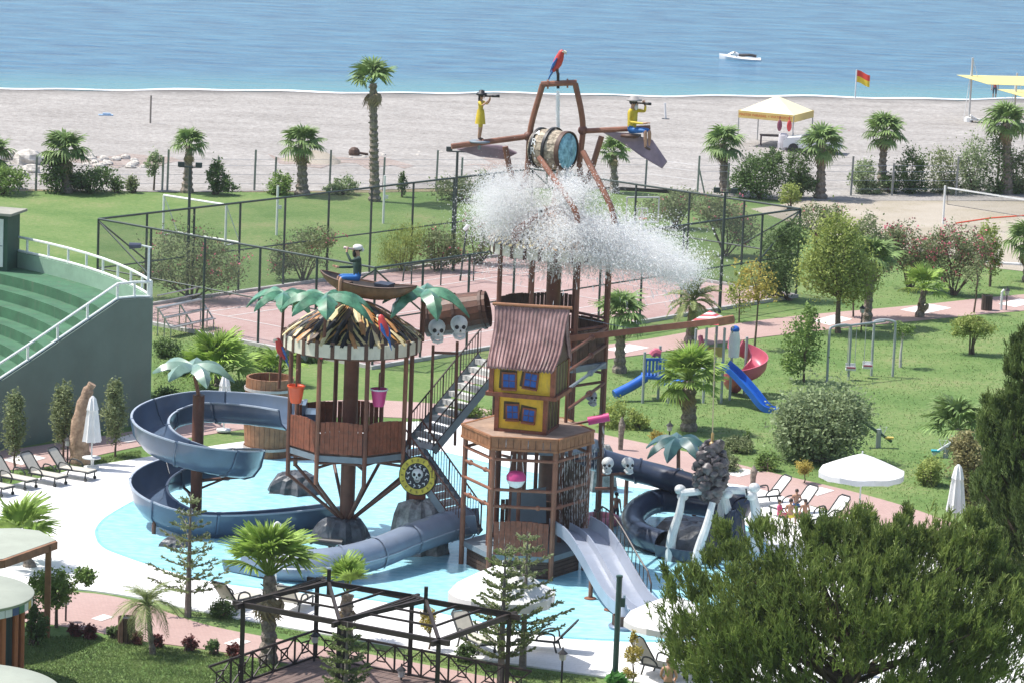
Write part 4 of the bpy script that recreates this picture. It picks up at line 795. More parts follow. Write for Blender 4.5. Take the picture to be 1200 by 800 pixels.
# ================================================================ spiral slide
H0 = G(229, 617); RH = 1.62
def trough(w_in=.48, hi=.55, ho=.55, th=.045, n=7, dep=.42):
    o = []; i_ = []
    for k_ in range(n):
        a = PI * k_ / (n - 1); x = -math.cos(a); z = -math.sin(a) ** .8
        wall = hi if x < 0 else ho; o.append((x * (w_in + th), z * dep + (wall - .42) * (abs(x) ** 3) * .5)); i_.append((x * w_in, z * dep + th + (wall - .42) * (abs(x) ** 3) * .5))
    o = [(o[0][0] - .03, o[0][1] + .16)] + o + [(o[-1][0] + .03, o[-1][1] + .16)]; i_ = [(i_[0][0] - .02, i_[0][1] + .12)] + i_ + [(i_[-1][0] + .02, i_[-1][1] + .12)]
    return o + i_[::-1]
ts = thing('spiral_slide', 'blue grey open spiral slide winding round a brown pole', 'water slide', H0)
path = []
s0 = pol(Ac, RA, math.radians(160), 0); back = H0 + Vector((.15, RH, 0))
for u in np.linspace(0, 1, 8)[:-1]: p = s0.lerp(back, u); path.append(Vector((p.x, p.y + .35 * math.sin(PI * u), zA + .75 - .25 * u)))
a0 = PI / 2; tot = 2 * PI * 1.52; N_ = 60
for i in range(N_ + 1):
    u = i / N_; path.append(Vector((H0.x + (RH) * math.cos(a0 + tot * u), H0.y + RH * math.sin(a0 + tot * u), zA + .50 - (zA + .50 - .48) * u ** 1.1)))
pe = path[-1]; ed = G(396, 612)
for u in np.linspace(.12, 1, 8): path.append(Vector((pe.x + (ed.x - pe.x) * u, pe.y + (ed.y - pe.y) * u ** 1.6, pe.z * (1 - u) + .30 * u + (.0))))
path = [p + Vector((0, 0, .0)) for p in path]
S_ = 12; ns = len(path)
for k_ in range(S_):
    i0 = int(k_ * (ns - 1) / S_); i1 = int((k_ + 1) * (ns - 1) / S_)
    mb = MB(); mb.sweep(path[i0:i1 + 1], trough(.55, .62, .98, dep=.52)); mb.build('flume_section', SLIDE, ts, True)
    for e_ in (0, 8):
        pr_ = trough(.55, .62, .98, dep=.52); a_, b__ = pr_[e_]; mb = MB(); mb.sweep(path[i0:i1 + 1], [(a_ - .035, b__ - .02), (a_ + .035, b__ - .02), (a_ + .035, b__ + .03), (a_ - .035, b__ + .03)]); mb.build('rim', RIMW, ts)
    if k_:
        mb = MB(); q = path[i0]; d = (path[i0 + 1] - path[i0 - 1]).normalized() * .035; mb.sweep([q - d, q + d], [(x * 1.07, z * 1.07 - .01) for x, z in trough(.56, .62, .98, .05, dep=.52)]); mb.build('flange', SLIDE, ts, True)
mb = MB(); zp = hz(226, 462, H0); mb.tube([H0, H0 + Vector((0, 0, zp))], .20, 14); mb.build('pole', RUST, ts, True)
for i in (16, 27, 38, 49, 58):
    q = path[i] - Vector((0, 0, .42)); mb = MB(); mb.tube([Vector((H0.x, H0.y, q.z - .18)), Vector((q.x, q.y, q.z - .05))], .055, 6); mb.tube([Vector((H0.x, H0.y, q.z - .5)), Vector((q.x, q.y, q.z - .1)).lerp(Vector((H0.x, H0.y, q.z)), .35)], .04, 6); mb.box((q.x, q.y, q.z), (.3, .3, .08)); mb.build('bracket', RUST, ts, True)
for px, py, tz in ((180, 627, .5), (300, 640, .3)):
    b = G(px, py); mb = MB(); mb.tube([b, b + Vector((0, 0, tz))], .07, 8); mb.build('support_leg', RUST, ts, True)
fake_palm('faded grey green artificial palm on the spiral slide pole', V(226, 430, H0), H0 + Vector((0, 0, zp - .03)), 1.25, 7, LEAFPG, r=.07, seed=7, polemat=RUSTL, droop=.42)
rock('dark rock under the spiral slide', G(205, 640), .55, .3, seed=9); rock('dark rock behind the left play tower', G(346, 577), .92, .75, seed=10)
# wooden vat
vb = G(314, 534); mb = MB(); tv = thing('wooden_vat', 'tall round brown wooden vat with iron hoops behind the spiral slide', 'vat', vb); zt = hz(314, 441, vb); nst = 30
for i in range(nst):
    a0_, a1_ = 2 * PI * i / nst, 2 * PI * (i + .93) / nst; pts = []
    mb = MB()
    for z, r in ((0, .86), (zt * .5, .95), (zt, .88)):
        pts += [pol(vb, r, a0_, z), pol(vb, r, a1_, z), pol(vb, r - .08, a1_, z), pol(vb, r - .08, a0_, z)]
    mb.add(pts, [(0, 1, 5, 4), (4, 5, 9, 8), (1, 2, 6, 5), (5, 6, 10, 9), (2, 3, 7, 6), (6, 7, 11, 10), (3, 0, 4, 7), (7, 4, 8, 11), (8, 9, 10, 11)]); mb.build('stave', WOODO, tv)
for u in (.13, .45, .86):
    r = .89 + .07 * math.sin(PI * u); mb = MB(); mb.lathe(vb, [(r, zt * u - .05), (r + .03, zt * u - .05), (r + .03, zt * u + .05), (r, zt * u + .05)], 30, cap=False); mb.build('hoop', M('pale_hoop', (.42, .38, .35), .5), tv)
mb = MB(); mb.lathe(vb, [(.84, zt - .5), (.84, zt - .45)], 24); mb.build('vat_floor', WOODD, tv)

# ================================================================ house tower (B)
C0 = G(637, 618); RC = 2.0; CO = math.radians(-112); C8 = [CO + i * PI / 4 for i in range(8)]
B0 = G(612, 666); RB = 2.02; BO = math.radians(-3); B6 = [BO + math.radians(-120 + 60 * i) for i in range(6)]   # 0,1 front edge
zB = hz(608, 512, B0 - Vector((0, 1.75, 0))); zf = .85
tB = thing('house_tower', 'brown hexagonal tower of posts carrying the crooked yellow house', 'play tower', B0)
for i, a in enumerate(B6):
    mb = MB(); mb.tube([pol(B0, RB, a, 0), pol(B0, RB, a, zB - .2)], .085, 8); mb.build('post', RUSTL if i in (0, 1, 5) else RUST, tB, True)
mb = MB(); mb.prism([pol(B0, RB + .12, a, 0).to_tuple()[:2] for a in B6], zB - .06, zB); mb.build('deck', M('deck_top', (.33, .23, .17), .6, .3, 2, dirt=.3), tB)
for i in range(6):
    p, q = pol(B0, RB + .13, B6[i], 0), pol(B0, RB + .13, B6[(i + 1) % 6], 0); d = (q - p).normalized(); n_ = 9
    mb = MB(); L = (q - p).length; rz = math.atan2(d.y, d.x)
    for k_ in range(n_):
        c = p + d * L * (k_ + .5) / n_; mb.box((c.x, c.y, zB - .20), (L / n_ - .02, .06, .34), rz)
    mb.bar(p + Vector((0, 0, zB - .02)), q + Vector((0, 0, zB - .02)), .11, .07); mb.bar(p + Vector((0, 0, zB - .40)), q + Vector((0, 0, zB - .40)), .11, .07); mb.build('fascia', WOODO, tB)
    p, q = pol(B0, RB, B6[i], 0), pol(B0, RB, B6[(i + 1) % 6], 0)
    for z in ((zB - .75, zB - 1.75) if i in (0, 1, 5) else (zB - .75,)):
        mb = MB(); mb.tube([p + Vector((0, 0, z)), q + Vector((0, 0, z))], .055, 7); mb.sph(p + Vector((0, 0, z)), .10, 8, 6); mb.build('tie_pipe', RUSTL, tB, True)
mb = MB(); mb.prism([pol(B0, RB - .03, a, 0).to_tuple()[:2] for a in B6], zf - .18, zf); mb.build('lower_floor', GREYB, tB)
for i in range(6):
    p, q = pol(B0, RB - .2, B6[i], 0), pol(B0, RB - .2, B6[(i + 1) % 6], 0); d = (q - p).normalized(); rz = math.atan2(d.y, d.x); mb = MB(); L = (q - p).length; c = (p + q) / 2
    for k_ in range(5): mb.box((c.x, c.y, .07 + k_ * .13), (L, .06, .115), rz)
    mb.build('plinth_boards', WOODD, tB)
for i, (z0, h, m_) in ((0, (zf, 1.08, WOODR)), (2, (zf, 2.6, WOODD)), (1, (zf + 1.0, 1.3, WOODD)), (3, (zf, 1.05, WOODD))):
    p, q = pol(B0, RB, B6[i], 0), pol(B0, RB, B6[(i + 1) % 6], 0)
    if i == 1: p = p.lerp(q, .55)
    plank_panel(p.lerp(q, .06), q.lerp(p, .06), z0, h, 12 if i else 10).build('railing_panel', m_, tB)
mb = MB(); mb.slab([V(600, 575, B0), V(640, 570, B0), V(640, 612, B0), V(598, 612, B0)], .04); mb.build('net_screen', M('grey_screen', (.13, .16, .19), .6, .15), tB)
for a in (20, 75, 140, 200, 260, 320):
    mb = MB(); q = pol(B0, 1.25, math.radians(a), 0); mb.tube([q + Vector((0, 0, zf)), q + Vector((0, 0, zB - .1))], .07, 7); mb.build('inner_post', RUST if a % 40 else RUSTL, tB, True)
for i, z in ((0, zB - 2.3), (5, zB - 2.3), (5, zB - 1.2), (1, zB - 2.3)):
    p, q = pol(B0, RB, B6[i], z), pol(B0, RB, B6[(i + 1) % 6], z); mb = MB(); mb.tube([p, q], .05, 7); mb.sph(p.lerp(q, .2), .10, 8, 6); mb.sph(p.lerp(q, .75), .09, 8, 6); mb.build('spray_pipe', RUSTL, tB, True)
for dz_ in (.4, 1.1, 1.7, 2.3):
    p = pol(B0, RB * .8, math.radians(40), zB + dz_); q = Vector((pol(C0, RC, C8[2], 0).x, pol(C0, RC, C8[2], 0).y, zB + dz_ + .15)); mb = MB(); mb.tube([p, q], .055, 7); mb.sph(p.lerp(q, .6), .11, 8, 6); mb.build('link_pipe', RUST if dz_ != 1.1 else GREYB, tB, True)
p = pol(B0, RB * .8, math.radians(40), 0); mb = MB(); mb.tube([p + Vector((0, 0, zB)), p + Vector((0, 0, zB + 2.5))], .06, 7); mb.build('link_post', RUST, tB, True)
mb = MB(); mb.tube([B0 + Vector((-.4, .3, zf)), B0 + Vector((-.4, .3, zB - .1))], .14, 10); mb.build('water_pipe', RUST, tB, True)
mb = MB(); p = V(606, 531, B0 - Vector((0, 1.75, 0))); mb.tube([p, p + Vector((0, 0, -.55))], .012, 4); tk = thing('half_bucket', 'white and pink round bucket hanging under the house deck', 'bucket', p - Vector((0, 0, 1.1))); mb.tube([p + Vector((-.16, 0, -.05)), p + Vector((-.25, 0, -.75))], .012, 4); mb.tube([p + Vector((.16, 0, -.05)), p + Vector((.25, 0, -.75))], .012, 4); mb.build('hanger', BONE, tk)
c = p + Vector((0, 0, -.85)); mb = MB(); mb.lathe(c, [(.05, -.28), (.2, -.22), (.30, -.05), (.31, 0)], 16); mb.build('bowl', BONE, tk, True); mb = MB(); mb.lathe(c, [(.315, -.01), (.32, .12), (.24, .24), (.1, .28)], 16); mb.build('lid', PINKP, tk, True)
# the crooked house
h0 = B0 + Vector((-.05, -.25, zB)); th_ = math.radians(-15); HM = Matrix.Translation(h0) @ Matrix.Rotation(th_, 4, 'Z')
hb = thing('crooked_house', 'small crooked yellow house with blue windows and curved corrugated roof', 'house', h0)
w1, d1, z1 = 1.62, 1.5, 1.22; w2, d2, z2 = 2.05, 1.75, 2.28
def hbx(name, c, d, mat, par=hb, rot=None, sm_=False): mb = MB(); mb.box(c, d, rot=rot); return xf(mb, HM).build(name, mat, par)
hbx('lower_wall', (0, 0, z1 / 2), (w1, d1, z1), YELH); hbx('upper_wall', (.03, 0, (z1 + z2) / 2), (w2, d2, z2 - z1 - .004), YELH)
for sx in (-1, 1):
    for sy in (-1, 1):
        hbx('corner_post', (sx * w1 / 2, sy * d1 / 2, z1 / 2), (.14, .14, z1 - .01), WOODR); hbx('corner_post', (.03 + sx * w2 / 2, sy * d2 / 2, (z1 + z2) / 2 + .02), (.15, .15, z2 - z1 - .05), WOODR)
hbx('ledge', (.03, 0, z1 + .02), (w2 + .32, d2 + .26, .13), WOODR); hbx('base_beam', (0, 0, .05), (w1 + .14, d1 + .14, .10), WOODR)
def hwin(x, z, s_, tilt, dd, ww=.42, hh=.46):
    R_ = Matrix.Rotation(tilt, 3, 'Y'); y = -dd / 2
    hbx('dark_surround', (x - .05, y - .012, z + .03), (ww * 1.36, .02, hh * 1.34), M('brown_airbrush_paint', (.06, .04, .015), .6, .3), rot=R_ @ Matrix.Rotation(.06, 3, 'Y'))  # dark brown airbrushed board set askew behind the window
    f = hbx('window', (x, y - .035, z), (ww * 1.2, .05, hh * 1.2), WOODR, rot=R_)
    for sx in (-1, 1):
        for sz in (-1, 1):
            o = Vector((x, y - .064, z)) + R_ @ Vector((sx * ww * .245, 0, sz * hh * .245)); hbx('pane', o, (ww * .43, .02, hh * .43), BLUEP, f, R_)
    o = Vector((x, y - .09, z)) + R_ @ Vector((0, 0, -hh * .62)); hbx('sill', o, (ww * 1.2, .10, .05), WOODR, f, R_)
hwin(-.40, (z1 + z2) / 2 - .04, 1, -.03, d2); hwin(.32, (z1 + z2) / 2 + .04, 1, .10, d2); hwin(-.28, z1 * .55, 1, -.06, d1, .38, .44); hwin(.27, z1 * .49, 1, .07, d1, .38, .40)
for k_ in range(9): hbx('side_board', (.03 + w2 / 2 + .02, -d2 / 2 + .16 + k_ * (d2 - .3) / 8, (z1 + z2) / 2 + .02), (.04, .13, z2 - z1 - .1), WOODD if k_ % 2 else M('side_olive', (.14, .12, .035), .6, .3))
for k_ in range(7): hbx('side_board', (w1 / 2 + .02, -d1 / 2 + .16 + k_ * (d1 - .3) / 6, z1 / 2), (.04, .13, z1 - .16), WOODD if k_ % 2 else M('side_olive', (.14, .12, .035), .6, .3))
mb = MB(); NX, NY = 150, 14; vs = []
for sgn in (-1, 1):
    o = len(vs)
    for j in range(NY):
        v = j / (NY - 1); y = sgn * (d2 / 2 + .30) * (1 - v) ** 1.0; y = sgn * ((d2 / 2 + .30) * (1 - v) - .16 * math.sin(PI * v)); zz = z2 - .12 + 1.85 * (v ** 1.05) - .10 * math.sin(PI * v); hw = 1.10 + .17 * v + .03 * math.sin(6 * v)
        for i in range(NX):
            u = i / (NX - 1) * 2 - 1; vs.append((.03 + u * hw, y, zz + .042 * math.sin(u * PI * 19) + .05 * u * v))
    mb.add([], [])
    for j in range(NY - 1):
        for i in range(NX - 1):
            q = (o + j * NX + i, o + j * NX + i + 1, o + (j + 1) * NX + i + 1, o + (j + 1) * NX + i); mb.f.append(q if sgn < 0 else q[::-1]); mb.m.append(0)
mb.v = vs; ro = xf(mb, HM).build('corrugated_roof', ROOFC, hb, True)
md = ro.modifiers.new('thickness', 'SOLIDIFY'); md.thickness = .03
mb = MB(); mb.tube([(-1.30, 0, z2 + 1.72), (0, 0, z2 + 1.75), (1.36, 0, z2 + 1.79)], .055, 8); xf(mb, HM).build('ridge_pole', WOODO, hb)
for sx in (-1, 1):
    mb = MB(); x = .03 + sx * (w2 / 2 - .02); ys = [-(d2 / 2 - .02), -.35, 0, .35, d2 / 2 - .02]; zs = [z2 - .02, z2 + .75, z2 + 1.55, z2 + .75, z2 - .02]; mb.add([(x - .03, y, z) for y, z in zip(ys, zs)] + [(x + .03, y, z) for y, z in zip(ys, zs)], [(0, 1, 2, 3, 4)[::-1], (5, 6, 7, 8, 9), (0, 1, 6, 5), (1, 2, 7, 6), (2, 3, 8, 7), (3, 4, 9, 8), (4, 0, 5, 9)]); xf(mb, HM).build('gable', WOODD, hb)

# ================================================================ rear tower (C) with the tipping barrel
C0 = G(637, 618); RC = 2.0; CO = math.radians(-112); C8 = [CO + i * PI / 4 for i in range(8)]
zC = hz(690, 426, C0 - Vector((0, 1.4, 0))); zcv = hz(642, 288, C0)
tC = thing('barrel_tower', 'tall brown rear tower carrying the giant tipping barrel frame', 'play tower', C0)
for i, a in enumerate(C8):
    mb = MB(); mb.tube([pol(C0, RC, a, 0), pol(C0, RC, a, zcv)], .08, 8); mb.build('post', RUST, tC, True)
mb = MB(); mb.prism([pol(C0, RC + .08, a, 0).to_tuple()[:2] for a in C8], zC - .24, zC - .02); mb.build('deck', GREYB, tC)
for i in range(8):
    p, q = pol(C0, RC, C8[i], 0), pol(C0, RC, C8[(i + 1) % 8], 0)
    if i != 6: plank_panel(p.lerp(q, .06), q.lerp(p, .06), zC, 1.08, 10).build('railing_panel', WOODD if i % 2 else WOODR, tC)
    mb = MB()
    for z in (zC + 1.2, zC - .7, zC * .45): mb.tube([p + Vector((0, 0, z)), q + Vector((0, 0, z))], .05, 6)
    mb.build('tie_pipe', RUST, tC, True)
for i in (4, 5):
    p, q = pol(C0, RC, C8[i], 0), pol(C0, RC, C8[(i + 1) % 8], 0); plank_panel(p.lerp(q, .05), q.lerp(p, .05), zC - .9, .85, 10).build('skirt_panel', WOODR, tC); plank_panel(p.lerp(q, .05), q.lerp(p, .05), zC + 1.25, .55, 10).build('upper_panel', WOODD, tC)
mb = MB(); mb.prism([pol(C0, RC - .1, a, 0).to_tuple()[:2] for a in C8], zC * .5 - .12, zC * .5); mb.build('lower_deck', GREYB, tC)
for s_ in (1.2, 2.6, 3.9):
    a = pol(C0, RC, C8[3], s_); b = pol(C0, RC, C8[2], s_ + 1.0); mb = MB(); mb.tube([a, b], .05, 6); mb.build('brace', GREYB, tC)
mb = MB(); mb.tube([C0, C0 + Vector((0, 0, zcv + .5))], .25, 12); mb.build('column', RUST, tC, True)
mb = MB(); mb.lathe(Vector((C0.x, C0.y, 0)), [(RC * 1.06 * (1 - k_ / 8) ** .75 + .2, zcv + .18 + 1.2 * (k_ / 8) ** .9) for k_ in range(9)], 40); mb.build('cone_roof', CHEV, tC, True)
for i in range(26):
    a = 2 * PI * i / 26; mb = MB(); w_ = 2 * PI * RC * 1.08 / 26 * .82; p = pol(C0, RC * 1.09, a, zcv + .02); mb.box(p, (.05, w_, .46), a); mb.build('valance_plate', CREAM, tC)
    mb = MB(); p = pol(C0, RC * 1.10, a + PI / 26, zcv + .04); mb.box(p, (.07, w_ * .3, .56), a + PI / 26); mb.build('valance_strap', DARKB, tC)
# frame
def cz(px, py, dy=0): return V(px, py, C0 + Vector((0, dy, 0)))
def pipe(name, pts, r, n=8, mat=RUSTL, par=tC, k=5): mb = MB(); mb.tube(smooth_line(pts, k) if k > 1 else pts, r, n); return mb.build(name, mat, par, True)
pipe('yoke', [cz(636, 99), cz(622, 150), cz(619, 190), cz(615, 212), cz(607, 222), cz(598, 200), cz(592, 172)], .10)
pipe('yoke', [cz(674, 98), cz(681, 130), cz(683, 155), cz(679, 195), cz(685, 212), cz(691, 205), cz(705, 160)], .10)
pipe('crossbar', [cz(634, 99), cz(676, 97)], .10, k=1); pipe('crossbar_flange', [cz(641, 99), cz(643, 99)], .16, k=1); pipe('crossbar_flange', [cz(664, 98), cz(666, 98)], .16, k=1)
pipe('arm', [cz(529, 172, -.6), cz(620, 160)], .10, k=1); pipe('arm', [cz(683, 154), cz(762, 150, -.3)], .09, k=1)
pipe('leg', [cz(632, 185, -.9), cz(672, 243, -2.6), cz(677, 262, -2.8)], .10); pipe('leg', [cz(683, 178, -.9), cz(714, 238, -2.2), cz(720, 262, -2.3)], .10)
pipe('leg', [cz(660, 178, 1.2), cz(645, 265, 1.5)], .10, k=1)
for px, py in ((619, 160), (683, 153)):
    p = cz(px, py); mb = MB(); mb.sph(p, .17, 10, 8); mb.build('joint', RUST, tC, True)
def fin(pts, name='leaf_fin'):
    mb = MB(); mb.slab(pts, .06); return mb.build(name, M('mauve_leaf', (.27, .20, .23), .5, .25, 2), tC)
fin([cz(536, 176, -.4), cz(562, 184, 0), cz(592, 187, .3), cz(606, 180, .4), cz(588, 172, .3), cz(560, 170, 0)])
fin([cz(705, 155), cz(735, 157, -.2), cz(765, 165, -.5), cz(782, 190, -.8), cz(776, 198, -.9), cz(752, 184, -.6), cz(730, 168, -.2)])
# the barrel
ba = Vector((.84, -.54, .0)).normalized(); bl0 = cz(629, 173); bR = .65; BL = 1.22
tq = thing('tipping_barrel', 'giant carved wooden barrel with blue water filled mouth, tipping at the tower top', 'barrel', bl0)
ux = Vector((0, 0, 1)).cross(ba).normalized(); uz = ba.cross(ux)
def bpt(r, a, x): return bl0 + ba * x + (ux * math.cos(a) + uz * math.sin(a)) * r
nst = 16
for i in range(nst):
    a0_, a1_ = 2 * PI * i / nst, 2 * PI * (i + .94) / nst; vs = []; xs = [0, .3, .6, .9, 1.0]
    for u in xs:
        r = bR * (.92 + .14 * math.sin(PI * u)); vs += [bpt(r, a0_, u * BL), bpt(r, a1_, u * BL), bpt(r - .09, a1_, u * BL), bpt(r - .09, a0_, u * BL)]
    fs = [(3, 2, 1, 0), (16, 17, 18, 19)]
    for k_ in range(4):
        for e in range(4): o = k_ * 4; fs.append((o + e, o + (e + 1) % 4, o + 4 + (e + 1) % 4, o + 4 + e))
    mb = MB(); mb.add(vs, fs); mb.build('stave', M('carved_wood', (.16, .10, .055), .7, .6, 6, c2=(.42, .36, .27), bump=.8, bscale=10), tq)
for u, rr in ((.12, .05), (.55, .05), (.97, .08)):
    mb = MB(); r = bR * (.93 + .14 * math.sin(PI * u)) + .01; mb.lathe(bl0 + ba * BL * u, [(r, -rr), (r + .05, -rr), (r + .05, rr), (r, rr)], 28, cap=False, axis=ba); mb.build('hoop', BLACK if u < .9 else DARKB, tq, True)
mb = MB(); mb.lathe(bl0 + ba * BL, [(bR * .93, -.05), (bR * .93, .0), (bR * .6, .03), (.02, .04)], 28, axis=ba); mb.build('water_face', M('blue_water_face', (.06, .28, .50), .12, .5, 5, c2=(.30, .55, .72)), tq, True)
mb = MB(); mb.lathe(bl0, [(.02, -.04), (bR * .9, -.02), (bR * .9, .03)], 20, axis=ba); mb.build('barrel_base', WOODD, tq)
for i, (aa, ch) in enumerate(((2.2, 'A'), (2.75, 'R'), (3.2, 'R'))):        # painted letters on the stave side that faces the pool
    n_ = (ux * math.cos(aa) + uz * math.sin(aa)); yv = (ux * math.sin(aa) - uz * math.cos(aa))
    m = Matrix((yv.cross(n_), yv, n_)).transposed().to_4x4(); m.translation = bpt(bR * .93 + .075, aa, BL * .22) - bl0; text_mesh('letter', ch, .34, BONE, tq, m)
parrot('large red parrot figure on top of the barrel frame', cz(653, 88), 1.0, math.radians(-20)); pipe('perch', [cz(654, 104), cz(654, 86)], .05, k=1, mat=BLACK)
# brown serpent on the rear roof, half lost in the spray
ph = C0 + Vector((0, -1.6, 0)); tsn = thing('serpent_figure', 'brown serpent figure with a white eye on the rear roof in the spray', 'serpent', V(612, 285, ph)); mb = MB(); mb.tube(smooth_line([V(607, 300, ph), V(605, 275, ph), V(618, 262, ph), V(634, 250, ph), V(640, 243, ph)], 5), [.12 + .05 * math.sin(i * .3) for i in range(21)], 9); mb.build('body', WOODR, tsn, True); mb = MB(); mb.sph(V(634, 249, ph) + Vector((0, -.15, .05)), (.11, .06, .17), 9, 7); mb.build('eye', BONE, tsn, True); mb = MB(); mb.sph(V(634, 249, ph) + Vector((0, -.2, .05)), .05, 7, 5); mb.build('pupil', BLACK, tsn)
# barrel tunnel between the towers
pa, pb_ = V(498, 374, C0 + Vector((0, .8, 0))), V(572, 362, C0 + Vector((0, .5, 0)))
tt = thing('barrel_tunnel', 'orange brown wooden barrel tunnel between the two tall towers', 'tunnel', Vector((pa.x, pa.y, pa.z - .7)))
ax = (pb_ - pa).normalized(); q1 = Vector((0, 0, 1)).cross(ax).normalized(); q2 = ax.cross(q1)
for i in range(18):
    a0_, a1_ = 2 * PI * i / 18, 2 * PI * (i + .95) / 18; mb = MB(); vs = []
    for u in (0, .5, 1):
        r = .62 + .07 * math.sin(PI * u)
        for rr, a in ((r, a0_), (r, a1_), (r - .06, a1_), (r - .06, a0_)): vs.append(pa.lerp(pb_, u) + (q1 * math.cos(a) + q2 * math.sin(a)) * rr)
    fs = [(0, 3, 2, 1), (8, 9, 10, 11)] + [(o + e, o + (e + 1) % 4, o + 4 + (e + 1) % 4, o + 4 + e) for o in (0, 4) for e in range(4)]; mb.add(vs, fs); mb.build('stave', M('dark_orange_staves', (.11, .045, .024), .55, .4, 4, dirt=.3), tt)
for u in (.08, .5, .92):
    mb = MB(); r = .63 + .07 * math.sin(PI * u); mb.lathe(pa.lerp(pb_, u), [(r, -.05), (r + .03, -.05), (r + .03, .05), (r, .05)], 24, cap=False, axis=ax); mb.build('hoop', DARKB, tt)
# grey deck slabs and lower bulk between towers
for x, y, lb in ((512, 388, 'grey white skull on the left of a pair by the upper stair'), (538, 384, 'grey white skull on the right of a pair by the upper stair'), (522, 394, None)):
    if lb: skull(lb, V(x, y, A0 + Vector((0, .6, 0))), .56, math.radians(10), name='skull_fountain')
mb = MB(); q = V(525, 410, A0 + Vector((0, .6, 0))); tk = thing('skull_stand', 'dark pipe stand under the pair of skulls by the upper stair', 'pipe stand', Vector((q.x, q.y, zA))); mb.tube([Vector((q.x - .5, q.y, zA)), q + Vector((-.5, 0, .15))], .05, 6); mb.tube([Vector((q.x + .35, q.y, zA)), q + Vector((.3, 0, .3))], .05, 6); mb.tube([q + Vector((-.5, 0, -.1)), q + Vector((.35, 0, -.1))], .05, 6); mb.build('pipe', RUST, tk, True)
# stairs
st1 = thing('upper_stair', 'grey stair with barred handrails climbing from the boat tower to the barrel tower', 'stairs', V(492, 494, A0))
pl, pu_ = V(494, 492, A0 + Vector((0, .2, 0))), V(578, 421, C0 + Vector((0, -1.0, 0))); pl.z = zA - .05; pu_.z = zC - .05
stair(st1, pl, pu_, 1.35, 11, False)
st2 = thing('lower_stair', 'brown railed stair descending from the boat tower to the house tower', 'stairs', V(520, 607, B0))
pl = pol(B0, RB, math.radians(150), zf); pu_ = pol(Ac, RA - .05, math.radians(-2), zA - .02); stair(st2, pl, pu_, 1.0, 12, True)
mb = MB(); q = pu_; mb.tube([Vector((q.x, q.y, 0)), Vector((q.x, q.y, zA - .1))], .07, 7); mb.build('support_post', RUST, st2, True)
# medallion
md0 = G(489, 647); rock('grey white streaked rock under the round skull sign', md0, .95, 1.8, ROCKG, 12)
mc = V(490, 557, md0); tm = thing('skull_medallion', 'round yellow and black skull medallion standing on the streaked rock', 'sign', Vector((mc.x, mc.y, 2.0))); axm = Vector((-.28, -.95, .1)).normalized(); mR = .66
mb = MB(); mb.lathe(mc, [(mR, -.07), (mR, .05), (mR * .95, .07)], 40, axis=axm); mb.build('rim', BLACK, tm, True)
mb = MB(); mb.lathe(mc, [(mR * .95, .06), (mR * .95, .085), (mR * .66, .085), (mR * .66, .06)], 40, axis=axm, cap=False); mb.build('yellow_ring', M('medallion_yellow', (.62, .50, .06), .5, .3, 6, dirt=.4), tm)
mb = MB(); mb.lathe(mc, [(mR * .66, .06), (mR * .66, .075), (.02, .075)], 32, axis=axm); mb.build('dark_field', M('medallion_black', (.02, .022, .03), .5, .3), tm)
Qm = Matrix.Translation(mc) @ Vector((0, -1, 0)).rotation_difference(axm).to_matrix().to_4x4(); DKY = M('medallion_mark', (.28, .22, .03), .6)
for i in range(16):
    a = 2 * PI * i / 16; mb = MB(); mb.box((mR * .8 * math.cos(a), -.09, mR * .8 * math.sin(a)), (.09, .02, .05), rot=Matrix.Rotation(-a, 3, 'Y')); xf(mb, Qm).build('ring_mark', DKY, tm)
for i in range(12):
    a = 2 * PI * (i + .5) / 12; mb = MB(); mb.tube([(mR * q_ * math.cos(a + da), -.09, mR * q_ * math.sin(a + da)) for q_, da in ((.44, -.12), (.52, .1), (.60, -.05))], [.02, .028, .012], 5); xf(mb, Qm).build('scroll', BONE, tm)
sk = MB(); sk.sph((0, -.08, .07), (.20, .10, .19)); sk.sph((0, -.08, -.10), (.12, .08, .12), 10, 7); xf(sk, Qm).build('relief_skull', BONE, tm, True)
for sg in (-1, 1): sk = MB(); sk.sph((sg * .085, -.16, .05), (.06, .04, .06), 8, 6); xf(sk, Qm).build('eye_socket', BLACK, tm, True)
sk = MB(); sk.sph((0, -.165, -.04), (.025, .03, .04), 6, 5); xf(sk, Qm).build('nose_hole', BLACK, tm)
sk = MB(); sk.box((0, -.16, -.13), (.16, .03, .014)); sk.box((0, -.15, -.17), (.13, .03, .012)); xf(sk, Qm).build('teeth_gap', BLACK, tm)
mb = MB(); mb.box(Vector((mc.x, mc.y + .12, mc.z - .62)), (.55, .3, .35)); mb.build('mount', WOODR, tm)

# ================================================================ tube slides and wide slide
def tube_slide(root, pts, r, mat, secs, seam=True):
    P_ = smooth_line(pts, 9); n = len(P_)
    for k_ in range(secs):
        i0 = int(k_ * (n - 1) / secs); i1 = int((k_ + 1) * (n - 1) / secs); mb = MB(); mb.tube(P_[i0:i1 + 1], r, 18, cap=False); mb.tube(P_[i0:i1 + 1], r - .03, 18, cap=False); mb.build('tube_section', mat, root, True)
        if True:
            d = (P_[min(i0 + 1, n - 1)] - P_[max(0, i0 - 1)]).normalized() * .04; mb = MB(); mb.tube([P_[i0] - d, P_[i0] + d], r + .05, 18, cap=False); mb.build('flange', mat, root, True)
    if seam:
        for sg in (-1, 1):
            q = []
            for i in range(n):
                t_ = (P_[min(i + 1, n - 1)] - P_[max(i - 1, 0)]).normalized(); s_ = t_.cross(Vector((0, 0, 1))).normalized(); q.append(P_[i] + s_ * sg * (r + .005))
            mb = MB(); mb.tube(q, .028, 5); mb.build('seam', RIMW if mat is SLIDEG else mat, root, True)
def gz(px, py, z): return G(px, py, z)
